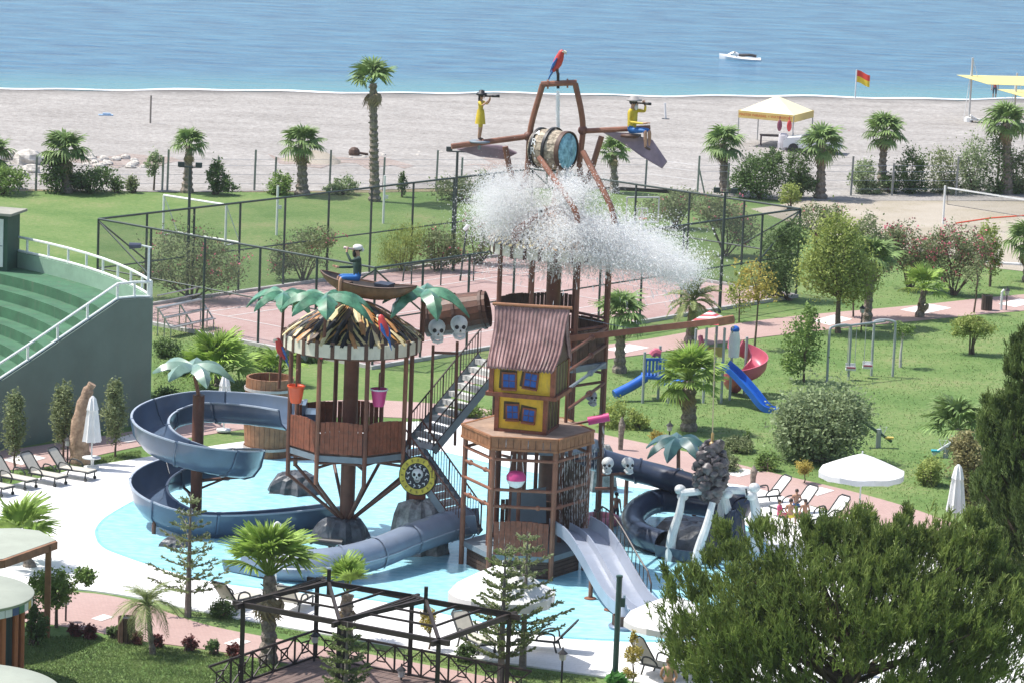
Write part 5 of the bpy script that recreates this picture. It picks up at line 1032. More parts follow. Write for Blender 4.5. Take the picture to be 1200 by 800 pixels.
tg = thing('grey_tube_slide', 'light grey closed tube slide curving left from the house tower across the pool', 'water slide', G(480, 690))
mb = MB(); mb.sweep([gz(560, 610, 1.25), gz(536, 612, 1.15)], trough(.52, .75, .75)); mb.build('entry_trough', SLIDEG, tg, True)
tube_slide(tg, [gz(545, 612, 1.15), gz(520, 618, 1.1), gz(480, 632, .95), gz(440, 648, .8), gz(400, 658, .68), gz(360, 662, .58), gz(322, 662, .48)], .52, SLIDEG, 6)
mb = MB(); mb.sweep(smooth_line([gz(324, 664, .42), gz(300, 660, .38), gz(272, 655, .36)], 4), trough(.46, .3, .3)); mb.build('runout_trough', SLIDEG, tg, True)
for px, py, z in ((520, 618, .7), (440, 648, .4), (372, 660, .2)):
    p = gz(px, py, z); mb = MB(); mb.tube([Vector((p.x, p.y, 0)), p], .07, 7); mb.build('support_leg', RUST, tg, True)
tn = thing('navy_tube_slide', 'dark navy closed tube slide looping behind the whale ribs', 'water slide', G(760, 640))
tube_slide(tn, [gz(672, 532, 2.25), gz(700, 538, 2.05), gz(735, 548, 1.8), gz(775, 558, 1.6), gz(815, 570, 1.45), gz(850, 583, 1.3), gz(868, 593, 1.15), gz(850, 594, 1.0), gz(810, 588, .85), gz(772, 586, .75), gz(748, 597, .68), gz(741, 612, .60), gz(752, 626, .55), gz(778, 636, .5)], .42, SLIDEN, 11, False)
mb = MB(); mb.sweep(smooth_line([gz(776, 638, .45), gz(810, 645, .40), gz(840, 645, .38)], 4), trough(.46, .3, .3)); mb.build('runout_trough', SLIDEN, tn, True)
for px, py, z in ((735, 548, 1.5), (815, 570, 1.1), (772, 586, .5)):
    p = gz(px, py, z); mb = MB(); mb.tube([Vector((p.x, p.y, 0)), p], .08, 7); mb.build('support_leg', RUST, tn, True)
tw = thing('wide_slide', 'pale grey two lane slide running from the house tower into the pool', 'water slide', G(700, 712))
a = pol(B0, RB * .88, math.radians(-33), 1.62); e = G(762, 728, .12); dirw = (e - a); dirw.z = 0; dirw.normalize()
path = []
for u in np.linspace(0, 1, 22):
    p = a.lerp(e, u); s = min(1, max(0, (u - .12) / .70)); zz = 1.62 + (.16 - 1.62) * (3 * s * s - 2 * s ** 3); path.append(Vector((p.x, p.y, zz)))
def w_prof(W=.70, h=.40, th=.05): return [(-W - .05, h), (-W, -th), (0, -th), (W, -th), (W + .05, h), (W, h), (W - .05, 0), (0, 0), (-W + .05, 0), (-W, h)]
for k_ in range(3):
    i0 = int(k_ * 21 / 3); i1 = int((k_ + 1) * 21 / 3); mb = MB(); mb.sweep(path[i0:i1 + 1], w_prof()); mb.build('lane_section', SLIDEW, tw)
mb = MB(); mb.sweep(path, [(-.04, -.02), (.04, -.02), (.02, .22), (-.02, .22)]); mb.build('lane_divider', SLIDEW, tw)
sdw = dirw.cross(Vector((0, 0, 1)))
mb = MB(); q0, q1_ = path[3] + sdw * -1.15, path[14] + sdw * -1.15
rail_pts = [p + sdw * -.84 + Vector((0, 0, .85 if 1 < i < 15 else .6)) for i, p in enumerate(path) if i < 16]
mb.tube(rail_pts, .03, 6); mb.tube([p - Vector((0, 0, .55)) for p in rail_pts], .02, 5)
for i, p in enumerate(rail_pts): mb.tube([p, p - Vector((0, 0, .85))], .018, 5)
mb.tube([rail_pts[-1], Vector((rail_pts[-1].x, rail_pts[-1].y, .05))], .03, 5)
mb.build('handrail', HANDR, tw)
for i in (10, 15):
    p = path[i] + sdw * .55; mb = MB(); mb.tube([Vector((p.x, p.y, 0)), p], .07, 8); mb.lathe(Vector((p.x, p.y, .07)), [(.2, 0), (.2, .03), (.08, .05)], 12); mb.build('support_leg', RUSTL, tw, True)
# little float cannon island
fi = G(729, 738); ti = thing('water_toy_island', 'small round wooden toy island with water cannon in the pool by the wide slide', 'water toy', fi)
mb = MB(); mb.lathe(fi + Vector((0, 0, .07)), [(.42, 0), (.44, .08), (.40, .12), (.1, .13)], 20); mb.build('ring', SLIDEG, ti, True); mb = MB()
for i in range(12): q = pol(fi, .3, i * PI / 6, .30); mb.box(q, (.05, .14, .36), i * PI / 6)
mb.build('staves', WOODD, ti); mb = MB(); mb.lathe(fi + Vector((0, 0, .48)), [(.24, 0), (.2, .1), (.13, .2), (.1, .35)], 14); mb.build('dome', RIMW, ti, True); mb = MB(); mb.tube([fi + Vector((0, 0, .7)), fi + Vector((.02, -.1, 1.15))], [.07, .04], 8); mb.build('cannon', GREYB, ti, True)
ci = G(372, 650); tk = thing('water_cannon', 'black cannon lying by the rock base of the boat tower', 'cannon', ci); mb = MB(); p, q = gz(364, 632, .42), gz(402, 637, .40); mb.tube([p, p.lerp(q, .05), p.lerp(q, .08), p.lerp(q, .7), q], [.15, .15, .11, .14, .16], 12); mb.build('barrel', BLACK, tk, True); mb = MB(); mb.tube([gz(385, 634, .3), G(387, 642)], .06, 6); mb.build('mount', RUST, tk)

# ================================================================ skulls, pink pipe, whale ribs, stone net
for px, lb in ((712, 'white skull fountain nearer the brown tower post'), (736, 'white skull fountain beside the navy tube')): skull(lb, V(px, 545, G(715, 646)), .40, math.radians(-8 if px < 720 else 20))
q = G(716, 646); tk = thing('skull_pipe_post', 'brown pipe post under the pair of white skull fountains', 'pipe stand', q); mb = MB(); mb.tube([q, V(717, 556, q)], .07, 7); mb.tube([V(697, 572, q), V(722, 572, q)], .06, 7); mb.tube([V(705, 556, q), V(738, 554, q)], .05, 7); mb.build('pipe', RUST, tk, True)
skull('dark grey skull hanging on the tower braces above the pink pipe', V(693, 466, C0 - Vector((0, 1.6, 0))), .38, math.radians(30), M('grey_skull', (.30, .31, .33), .5, .3, 3))
p, q = V(689, 493, B0 + Vector((0, .8, 0))), V(714, 488, B0 + Vector((0, .8, 0))); tk = thing('pink_spout', 'pink gutter spout sticking out of the tower above the pool', 'spout', p); mb = MB(); mb.tube([p, q], .14, 10); mb.build('spout', PINKP, tk, True); mb = MB(); mb.tube([p - Vector((1.2, 0, .3)), p], .05, 6); mb.build('arm', RUST, tk)
wr = G(822, 660); tr = thing('whale_ribs', 'white bone archway of curved whale ribs standing in the pool', 'skeleton', wr)
def bone(pts, rs, name='rib'): mb = MB(); P_ = smooth_line(pts, 5); mb.tube(P_, [rs[0] + (rs[1] - rs[0]) * i / (len(P_) - 1) for i in range(len(P_))], 9); return mb.build(name, BONE, tr, True)
def wv(px, py, dy=0): return V(px, py, wr + Vector((0, dy, 0)))
bone([wv(800, 577), wv(796, 600), wv(787, 630), wv(785, 662)], (.11, .19)); bone([wv(835, 588, -.4), wv(828, 615, -.6), wv(818, 645, -.8), wv(815, 672, -.8)], (.11, .19)); bone([wv(848, 580, .9), wv(856, 610, .9), wv(868, 640, .9)], (.14, .2)); bone([wv(882, 578, .4), wv(886, 605, .4), wv(884, 645, .4)], (.14, .22)); bone([wv(846, 584, 1.4), wv(843, 620, 1.4), wv(846, 640, 1.4)], (.12, .18))
bone([wv(798, 577), wv(835, 574), wv(882, 574, .4)], (.13, .13), 'spine')
for px, py in ((797, 573), (800, 581), (826, 580), (852, 578), (884, 571), (880, 580)): mb = MB(); mb.sph(wv(px, py, .1), (.2, .2, .17), 9, 7); mb.build('knuckle', BONE, tr, True)
mb = MB(); mb.tube([wv(874, 572), wv(876, 582), wv(872, 588)], .03, 5); mb.build('shackle', BLACK, tr)
rock('black cave rock behind the whale ribs', G(812, 648), 1.55, 1.15, seed=14); rock('dark blue rock post behind the ribs', G(858, 655), .45, 1.7, SLIDEN, 15); rock('dark rock between tower and navy tube', G(702, 575), .55, 1.7, ROCKG, 16)
nb = V(833, 552, wr); tnn = thing('stone_net', 'net of dark round stones hanging from a rope over the whale ribs', 'hanging stones', nb - Vector((0, 0, 1)))
rr_ = random.Random(5); zt_, zb_ = hz(833, 520, wr), hz(830, 586, wr)
for i in range(92):
    u = (i + .5) / 92; a = i * 2.4 + rr_.uniform(-.5, .5); R_ = rr_.uniform(.42, .49) * (math.sin(PI * min(1, .10 + .80 * u)) ** .75) * (1.0 if u < .8 else 1.0 - (u - .8) * .9); p = Vector((nb.x + R_ * math.cos(a), nb.y + R_ * math.sin(a), zt_ + (zb_ - zt_) * u)); s = rr_.uniform(.13, .22); mb = MB(); mb.sph((0, 0, 0), (s * 1.15, s * .8, s), 7, 5); mb.v = [(x * rr_.uniform(.75, 1.2), y * rr_.uniform(.75, 1.2), z * rr_.uniform(.75, 1.2)) for x, y, z in mb.v]; xf(mb, Matrix.Translation(p) @ Matrix.Rotation(rr_.uniform(0, 3), 4, (1, .5, .3))); mb.build('stone', M('net_stone', (.03, .03, .036), .45, .6, 4, c2=(.11, .095, .095)), tnn, True)
mb = MB(); mb.sph((nb.x, nb.y, (zt_ + zb_) / 2), (.40, .40, (zt_ - zb_) / 2 * .95), 10, 8); mb.build('core', M('net_stone', (0, 0, 0)), tnn)
mb = MB(); mb.tube([Vector((nb.x, nb.y, zt_ - .1)), V(838, 392, wr)], .022, 5); mb.build('rope', ROPE, tnn); mb = MB(); mb.lathe(Vector((nb.x, nb.y, zt_)), [(.1, 0), (.1, .05), (.05, .1), (.05, .35), (.03, .4)], 10); mb.build('hook', M('brass', (.5, .33, .12), .4, .2), tnn, True)
tk = thing('boom_beam', 'long orange brown boom sticking out from the barrel tower towards the playground', 'beam', V(676, 396, C0 - Vector((0, 1.5, 0)))); mb = MB(); p, q = V(640, 400, C0 - Vector((0, 1.5, 0))), V(860, 374, wr); mb.bar(p, q, .16, .20); mb.build('beam', RUSTL, tk); mb = MB(); mb.bar(q, V(840, 377, wr) + Vector((.05, 0, 0)), .2, .26); mb.build('end_cap', WOODO, tk); mb = MB(); mb.tube([V(676, 372, C0 - Vector((0, 1.5, 0))), p.lerp(q, .5)], .012, 4); mb.build('stay_wire', GREYB, tk)
fake_palm('dark teal artificial palm beside the stone net', V(795, 516, G(795, 600)), G(795, 600), 1.15, 7, LEAFPD, seed=8, r=.08, droop=.6)
for px, py, zt_ in ((727, 527, 488), (882, 570, 545)):
    b = G(px, py); mb = MB(); H_ = hz(px, zt_, b); mb.tube([b, b + Vector((0, 0, H_ * .5)), b + Vector((.02, 0, H_ * .75)), b + Vector((0, 0, H_))], [.09, .11, .14, .03], 9)
    o = mb.build('palm_stump', PTRUNK, origin=b); tag(o, 'small dead palm stump beside the pool path by the broad leaved plants' if px < 800 else 'small dead palm stump by the path behind the whale ribs', 'stump')
# ================================================================ splashing water
SPL = bpy.data.materials.new('water_spray'); SPL.use_nodes = True; n = SPL.node_tree.nodes; L = SPL.node_tree.links
di = n.new('ShaderNodeBsdfDiffuse'); tl_ = n.new('ShaderNodeBsdfTranslucent'); tr_ = n.new('ShaderNodeBsdfTransparent'); m1 = n.new('ShaderNodeMixShader'); m2 = n.new('ShaderNodeMixShader')
for q in (di, tl_): q.inputs[0].default_value = (.99, .99, .99, 1)
m1.inputs[0].default_value = .5; m2.inputs[0].default_value = .50; L.new(di.outputs[0], m1.inputs[1]); L.new(tl_.outputs[0], m1.inputs[2]); L.new(tr_.outputs[0], m2.inputs[1]); L.new(m1.outputs[0], m2.inputs[2]); L.new(m2.outputs[0], n['Material Output'].inputs[0])
def drops(name, label, pts, size, group=None):
    P_ = np.array(pts); n = len(P_); s = (size * (.45 + 1.1 * nr.rand(n) ** 2))[:, None]
    off_ = np.array([[1, 1, 1], [1, -1, -1], [-1, 1, -1], [-1, -1, 1]], float)
    ang = nr.rand(n) * 6.28; ca, sa = np.cos(ang), np.sin(ang); v = np.empty((n, 4, 3))
    for k_ in range(4):
        o = off_[k_]; v[:, k_, 0] = P_[:, 0] + s[:, 0] * (o[0] * ca - o[1] * sa); v[:, k_, 1] = P_[:, 1] + s[:, 0] * (o[0] * sa + o[1] * ca); v[:, k_, 2] = P_[:, 2] + s[:, 0] * o[2] * 1.25
    f = (np.arange(n)[:, None, None] * 4 + np.array([[0, 1, 2], [0, 3, 1], [0, 2, 3], [1, 3, 2]])[None]).reshape(-1, 3)
    o = np_mesh(name, v.reshape(-1, 3), f, SPL, tri=True); o['kind'] = 'stuff'; o['label'] = label; o['category'] = 'water'; return o
def blob_px(n, items, dy0=0, dys=1.0):
    out = []; W = np.array([i[4] for i in items], float); W /= W.sum(); ch = nr.choice(len(items), n, p=W)
    for k_, (x, y, rx, ry, _) in enumerate(items):
        m = (ch == k_).sum(); q = nr.normal(size=(m, 3)) * .55
        X_ = x + q[:, 0] * rx; Y_ = y + q[:, 1] * ry; D_ = fw[None] + ((X_ - 600) / F_PX)[:, None] * RT[None] - ((Y_ - 400) / F_PX)[:, None] * UP[None]; t = (C0.y + dy0 + q[:, 2] * dys) / D_[:, 1]; out.append(ORI[None] + t[:, None] * D_)
    return np.concatenate(out)
core = [(668, 226, 22, 18, 1.3), (705, 272, 44, 20, 3), (745, 296, 46, 20, 3), (778, 310, 32, 14, 2), (672, 272, 40, 20, 2.2), (640, 285, 34, 16, 1), (690, 300, 52, 13, 1.6)]
halo = [(600, 225, 34, 26, 3), (585, 250, 34, 24, 2.4), (625, 255, 40, 28, 2.4), (610, 275, 44, 14, 1.6), (720, 285, 66, 30, 2), (795, 318, 30, 18, 1.8), (690, 225, 26, 22, .6), (575, 230, 20, 24, .8), (660, 310, 80, 14, 1.2), (760, 285, 34, 16, .8)]
# short streaks and sheets of water thrown off the roof: strips along falling paths
sv, sq = [], []
zs0 = V(664, 225, C0).z; zend = V(700, 322, C0).z
i = 0
while i < 1200:
    fast = nr.rand() ** .75; ang = nr.normal() * .5 - .15; sp_ = .4 + 4.9 * fast; vx, vy = sp_ * math.cos(ang), sp_ * math.sin(ang)
    if nr.rand() < .25: vx = -abs(vx) * .5
    vz = nr.normal() * .6 - .3; x0 = C0.x + .75 + nr.normal() * .45; y0 = C0.y - 1.7 + nr.normal() * .4; z0 = zs0 + nr.normal() * .25; t0 = nr.rand() ** .75 * .85; dt = .012 + .025 * nr.rand(); wdt = .008 + .035 * nr.rand() ** 2; K = 4
    if z0 + vz * t0 - 4.9 * t0 * t0 < zend - .1 * max(0, vx) * t0 - .2 * nr.rand(): continue
    i += 1; wv_ = nr.normal(size=3); o = len(sv)
    for k_ in range(K):
        t = t0 + dt * k_ / (K - 1); p = np.array([x0 + vx * t, y0 + vy * t, z0 + vz * t - 4.9 * t * t]); d = np.array([vx, vy, vz - 9.8 * t]); s_ = np.cross(d, wv_); s_ /= np.linalg.norm(s_) + 1e-9; q_ = wdt * math.sin(PI * (k_ + .4) / (K - .2)); sv += [p - s_ * q_, p + s_ * q_]
    sq += [(o + 2 * k_, o + 2 * k_ + 2, o + 2 * k_ + 3, o + 2 * k_ + 1) for k_ in range(K - 1)]
o_ = np_mesh('water_streaks', np.array(sv), np.array(sq), SPL); o_['kind'] = 'stuff'; o_['label'] = 'white streaks and sheets of water thrown off the rear tower roof'; o_['category'] = 'water'
drops('water_splash', 'dense white water bursting from the tipping barrel', blob_px(85000, core, -1.9, 1.3), .0095)
drops('water_drops', 'larger drops flying off the edge of the white splash', blob_px(15000, [(x, y, rx * 1.25, ry * 1.3, w_) for x, y, rx, ry, w_ in core], -2.1, 1.2), .017)
drops('water_spray', 'fine spray of droplets flying round the tipping barrel', blob_px(120000, halo, -1.0, 1.3), .0090)
def streams(name, label, items, n, w_=.010, ln=(.05, .22)):
    v, q = [], []
    for i in range(n):
        x, y0, y1, ref, jx = items[nr.randint(len(items))]; p = np.array(V(x + nr.normal() * jx, y0 + (y1 - y0) * nr.rand(), ref)); p[1] += nr.normal() * .05; L_ = ln[0] + (ln[1] - ln[0]) * nr.rand(); a = nr.rand() * 3.1; s_ = np.array([math.cos(a), math.sin(a), 0]) * w_ * (.5 + nr.rand()); d = np.array([0, 0, L_]); o = len(v); v += [p - s_ * .3, p + s_ * .3, p - s_ - d * .5, p + s_ - d * .5, p - s_ * .3 - d, p + s_ * .3 - d]; q += [(o, o + 2, o + 3, o + 1), (o + 2, o + 4, o + 5, o + 3)]
    o_ = np_mesh(name, np.array(v), np.array(q), SPL); o_['kind'] = 'stuff'; o_['label'] = label; o_['category'] = 'water'
streams('falling_water', 'water column falling under the barrel mouth', [(664, 196, 240, C0 - Vector((0, .8, 0)), 6), (654, 106, 152, C0, .9)], 1300, .02, (.1, .35))
bc_ = B0 + Vector((1.2, -.9, 0))
streams('water_curtain', 'thin streams of water dripping from the house tower deck and skull fountains', [(656 + 38 * i / 13., 528, 625, bc_, .5) for i in range(14)] + [(742, 556, 640, G(742, 625), .6), (697, 500, 545, B0, .8), (707, 498, 535, B0, .8), (597, 470, 505, B0, .6)], 900, .008)
# ================================================================ people and pirate figures (one skinned body each)
J_STAND = dict(pelvis=(0, 0, .95), spine=(0, .01, 1.15), chest=(0, 0, 1.34), neck=(0, .01, 1.49), head=(0, -.01, 1.585), crown=(0, -.01, 1.67),
    shl=(-.175, .01, 1.42), ell=(-.235, .03, 1.14), wrl=(-.235, -.05, .90), hal=(-.235, -.07, .83), shr=(.175, .01, 1.42), elr=(.235, .03, 1.14), wrr=(.235, -.05, .90), har=(.235, -.07, .83),
    hil=(-.09, 0, .92), knl=(-.10, -.02, .50), anl=(-.10, .02, .085), tol=(-.11, -.13, .035), hir=(.09, 0, .92), knr=(.10, -.02, .50), anr=(.10, .02, .085), tor=(.11, -.13, .035))
J_SIT = dict(J_STAND); J_SIT.update({k: (v[0], v[1], v[2] - .85) for k, v in J_STAND.items()})
J_SIT.update(knl=(-.12, -.43, .10), anl=(-.12, -.45, -.32), tol=(-.12, -.60, -.37), knr=(.12, -.43, .10), anr=(.12, -.45, -.32), tor=(.12, -.60, -.37), wrl=(-.18, -.25, .12), hal=(-.15, -.32, .14), wrr=(.18, -.25, .12), har=(.15, -.32, .14), ell=(-.25, -.03, .30), elr=(.25, -.03, .30))
RAD = dict(pelvis=.125, spine=.115, chest=.135, neck=.05, head=.088, crown=.07, shl=.062, shr=.062, ell=.042, elr=.042, wrl=.028, wrr=.028, hal=.034, har=.034, hil=.09, hir=.09, knl=.058, knr=.058, anl=.038, anr=.038, tol=.03, tor=.03)
EDG = [('pelvis', 'spine'), ('spine', 'chest'), ('chest', 'neck'), ('neck', 'head'), ('head', 'crown')] + [e for s in 'lr' for e in (('chest', 'sh' + s), ('sh' + s, 'el' + s), ('el' + s, 'wr' + s), ('wr' + s, 'ha' + s), ('pelvis', 'hi' + s), ('hi' + s, 'kn' + s), ('kn' + s, 'an' + s), ('an' + s, 'to' + s))]
REG = {('neck', 'head'): 0, ('head', 'crown'): 0}
SKIN = M('skin', (.46, .26, .17), .6, .12, 4); HAIR = M('dark_hair', (.03, .02, .015), .6, .3)
def figure(name, label, loc, rz, h, pose, top, bottom, sleeves=True, legs=2, skin=SKIN, hair=HAIR, hairkind='short', over=None, fat=1.0, cat='person', shoes=None):
    J = dict(pose); J.update(over or {}); s = h / 1.75; loc = Vector(loc); names = list(J); vs = [Vector(J[k]) * s for k in names]; rad = [RAD[k] * s * (fat if k in ('pelvis', 'spine', 'chest') else 1) for k in names]; ed = [(names.index(a), names.index(b)) for a, b in EDG]
    for sd_ in 'lr':                                       # five fingers each
        w_, hnd = Vector(J['wr' + sd_]), Vector(J['ha' + sd_]); d = (hnd - w_).normalized(); sv = d.cross(Vector((0, 1, .3))).normalized(); hi = names.index('ha' + sd_)
        for k_, (o, L) in enumerate(((-.033, .075), (-.011, .09), (.011, .085), (.033, .068), (-.055, .045))):
            a = hnd + sv * o + d * .02; b = a + d * L * .55 + (sv * -.02 if k_ == 4 else Vector((0, 0, 0))); c = b + d * L * .4 + Vector((0, -.015, -.01)); i0 = len(vs); vs += [a * s, b * s, c * s]; rad += [.010 * s, .009 * s, .008 * s]; names += ['f', 'f', 'f']; ed += [(hi, i0), (i0, i0 + 1), (i0 + 1, i0 + 2)]
    me = bpy.data.meshes.new(name); me.from_pydata([tuple(v) for v in vs], ed, []); o = bpy.data.objects.new('tmp', me); col.objects.link(o)
    md = o.modifiers.new('s', 'SKIN'); md.use_smooth_shade = True
    for i, sv in enumerate(me.skin_vertices[0].data): sv.radius = (rad[i], rad[i] * (.78 if names[i] in ('chest', 'spine') else 1)); sv.use_root = names[i] == 'pelvis'
    o.modifiers.new('u', 'SUBSURF').levels = 1; o.modifiers['u'].render_levels = 1
    dg = bpy.context.evaluated_depsgraph_get(); m2 = bpy.data.meshes.new_from_object(o.evaluated_get(dg)); bpy.data.objects.remove(o); m2.name = name
    m2.materials.clear(); mats = [skin, top, bottom, shoes or skin]
    for m in mats: m2.materials.append(m)
    segs = []
    for a, b in EDG:
        if a in ('pelvis', 'spine') and b in ('spine', 'chest'): g = 1 if b != 'spine' or True else 2
        elif a == 'chest' and b[:2] == 'sh': g = 1
        elif a[:2] == 'sh': g = 1 if sleeves else 0
        elif a[:2] == 'el': g = 1 if sleeves == 2 else 0
        elif a == 'pelvis': g = 2
        elif a[:2] == 'hi': g = 2
        elif a[:2] == 'kn': g = 2 if legs == 2 else 0
        elif a[:2] == 'an': g = 3
        else: g = 0
        segs.append((Vector(J[a]) * s, Vector(J[b]) * s, g))
    for p in m2.polygons:
        c = p.center; best = 9; gi = 0
        for a, b, g in segs:
            ab = b - a; t = max(0, min(1, (c - a).dot(ab) / ab.length_squared)); dd = (c - a - ab * t).length
            if dd < best: best = dd; gi = g
        p.material_index = gi; p.use_smooth = True
    t = thing(name, label, cat, loc); t.rotation_euler = (0, 0, rz); b = bpy.data.objects.new('body', m2); col.objects.link(b); b.parent = t
    hd = Vector(J['head']) * s; up_ = (Vector(J['crown']) - Vector(J['head'])).normalized()
    def sub(n_, mb, mat): me_ = bpy.data.meshes.new(n_); me_.from_pydata(mb.v, [], mb.f); me_.materials.append(mat); [setattr(q, 'use_smooth', True) for q in me_.polygons]; q = bpy.data.objects.new(n_, me_); col.objects.link(q); q.parent = t; return q
    mb = MB(); hc = hd + up_ * .035 * s
    mb.sph(hc + Vector((0, .022 * s, .035 * s)), (.102 * s, .108 * s, .095 * s), 12, 8)
    if hairkind == 'long': mb.sph(hc + Vector((0, .07 * s, -.08 * s)), (.09 * s, .05 * s, .16 * s), 10, 8)
    sub('hair', mb, hair)
    mb = MB(); mb.sph(hc + Vector((0, -.105 * s, -.03 * s)), (.014 * s, .022 * s, .025 * s), 6, 5); mb.sph(hc + Vector((-.095 * s, 0, -.03 * s)), (.012 * s, .02 * s, .03 * s), 6, 5); mb.sph(hc + Vector((.095 * s, 0, -.03 * s)), (.012 * s, .02 * s, .03 * s), 6, 5); sub('nose_and_ears', mb, skin)
    mb = MB()
    for sg in (-1, 1): mb.sph(hc + Vector((sg * .033 * s, -.086 * s, .0)), .012 * s, 6, 5)
    sub('eyes', mb, BLACK); mb = MB(); mb.sph(hc + Vector((0, -.088 * s, -.065 * s)), (.025 * s, .01 * s, .008 * s), 6, 4); sub('mouth', mb, M('lips', (.35, .1, .09), .6)); t['_h'] = s
    return t, sub, hc, s
YSH = M('yellow_cloth', (.62, .45, .03), .6, .2, 4); BTR = M('blue_cloth', (.02, .14, .42), .6, .2, 4); GCO = M('dark_green_coat', (.022, .05, .04), .6, .3, 4); WHT = M('white_cloth', (.72, .70, .68), .7, .1); BRN = M('brown_leather', (.09, .05, .03), .6, .3)
def scope(sub, a, b): mb = MB(); a = Vector(a); b = Vector(b); mb.tube([a, a.lerp(b, .5), a.lerp(b, .5), b], [.025, .03, .042, .05], 8); sub('telescope', mb, BLACK)
# seated pirate on the boat
p = BOATM @ Vector((-.12 * 3.5, 0, .46)); f, sub, hc, s = figure('pirate_figure', 'seated pirate figure in dark green coat and blue trousers in the roof boat', p, math.radians(-75), 2.35, J_SIT, GCO, BTR, 2, 1, over=dict(shr=(.175, .01, .57), elr=(.26, -.22, .52), wrr=(.10, -.30, .72), har=(.06, -.27, .78), wrl=(-.22, -.42, .30), hal=(-.2, -.48, .32)), fat=1.25, cat='statue', shoes=BRN)
mb = MB(); mb.sph(hc + Vector((0, .02, .06 * s)), (.125 * s, .13 * s, .08 * s), 12, 7); mb.sph(hc + Vector((0, .13 * s, .0)), (.06 * s, .05 * s, .05 * s), 8, 6); sub('bandana', mb, WHT); mb = MB(); mb.sph(hc + Vector((0, -.07 * s, -.10 * s)), (.06 * s, .05 * s, .09 * s), 8, 6); sub('beard', mb, HAIR)
mb = MB(); a = hc + Vector((.03, -.10, .02)); mb.tube([a, a + Vector((0, -.2, .03)), a + Vector((0, -.36, .06))], [.03, .035, .05], 8); sub('telescope', mb, M('pale_telescope', (.55, .42, .42), .5))
# seated pirate on the right arm
p = cz(741, 156, -.4); f, sub, hc, s = figure('pirate_figure', 'seated pirate figure in yellow shirt with telescope on the barrel frame arm', p, math.radians(62), 2.3, J_SIT, YSH, BTR, 2, 1, over=dict(shr=(.175, .01, .57), elr=(.27, -.20, .55), wrr=(.12, -.28, .72), har=(.07, -.26, .78), wrl=(-.25, -.42, .30), hal=(-.24, -.5, .32)), fat=1.25, cat='statue', shoes=BRN)
mb = MB(); mb.lathe(hc + Vector((0, 0, .06 * s)), [(.20 * s, 0), (.21 * s, .03 * s), (.13 * s, .04 * s), (.10 * s, .12 * s), (.02, .13 * s)], 14); sub('hat', mb, M('grey_hat', (.30, .28, .27), .6)); scope(sub, hc + Vector((.03, -.1, .01)), hc + Vector((.03, -.62, .02))); mb = MB(); mb.sph(hc + Vector((0, -.07 * s, -.10 * s)), (.06 * s, .05 * s, .08 * s), 8, 6); sub('beard', mb, WHT)
mb = MB(); mb.box((0, .05, -.10), (.55, .5, .10)); sub('seat', mb, DARKB)
# standing woman pirate on the left arm
p = cz(562, 165, -.4); f, sub, hc, s = figure('pirate_figure', 'standing pirate woman figure in yellow dress with telescope on the frame arm', p, math.radians(75), 1.62, J_STAND, YSH, YSH, 1, 1, over=dict(shr=(.175, .01, 1.42), elr=(.30, -.16, 1.32), wrr=(.14, -.30, 1.50), har=(.10, -.30, 1.56), ell=(-.26, -.10, 1.30), wrl=(-.10, -.30, 1.48), hal=(-.06, -.32, 1.54)), cat='statue', hairkind='long', shoes=BRN)
mb = MB(); mb.lathe(hc + Vector((0, 0, .05 * s)), [(.20 * s, 0), (.19 * s, .08 * s), (.12 * s, .05 * s), (.11 * s, .16 * s), (.03, .19 * s)], 12); sub('hat', mb, BLACK); scope(sub, hc + Vector((.02, -.1, .01)), hc + Vector((.02, -.62, .05)))
mb = MB(); mb.lathe(Vector((0, 0, 0)), [(.20 * s, .62 * s), (.15 * s, 1.0 * s), (.125 * s, 1.14 * s)], 12, cap=False); sub('skirt', mb, YSH); mb = MB(); mb.lathe(Vector((0, 0, -.06)), [(.35, 0), (.37, .04), (.3, .06)], 16); mb.tube([(0, 0, -.3), (0, 0, -.02)], .06, 6); sub('platform', mb, GREYB)
# bathers
TRK = M('grey_trunks', (.06, .07, .09), .7, .2); TAN = M('tanned_skin', (.42, .23, .145), .6, .12, 4)
p = G(721, 618, -.18); figure('person', 'bare backed boy in dark trunks wading in the pool beside the navy tube', p, math.radians(150), 1.28, J_STAND, TAN, TRK, False, 1, TAN)
q = G(704, 612, .10); mb = MB(); rp = [q + Vector((.52 * math.cos(a), .52 * math.sin(a), .12)) for a in np.linspace(0, 2 * PI, 25)]; mb.tube(rp, .17, 10); tag(mb.build('swim_ring', M('pink_inflatable', (.72, .22, .27), .35, .1, 3), origin=q, smooth=True), 'pink inflatable swim ring floating beside the wading boy', 'swim ring')

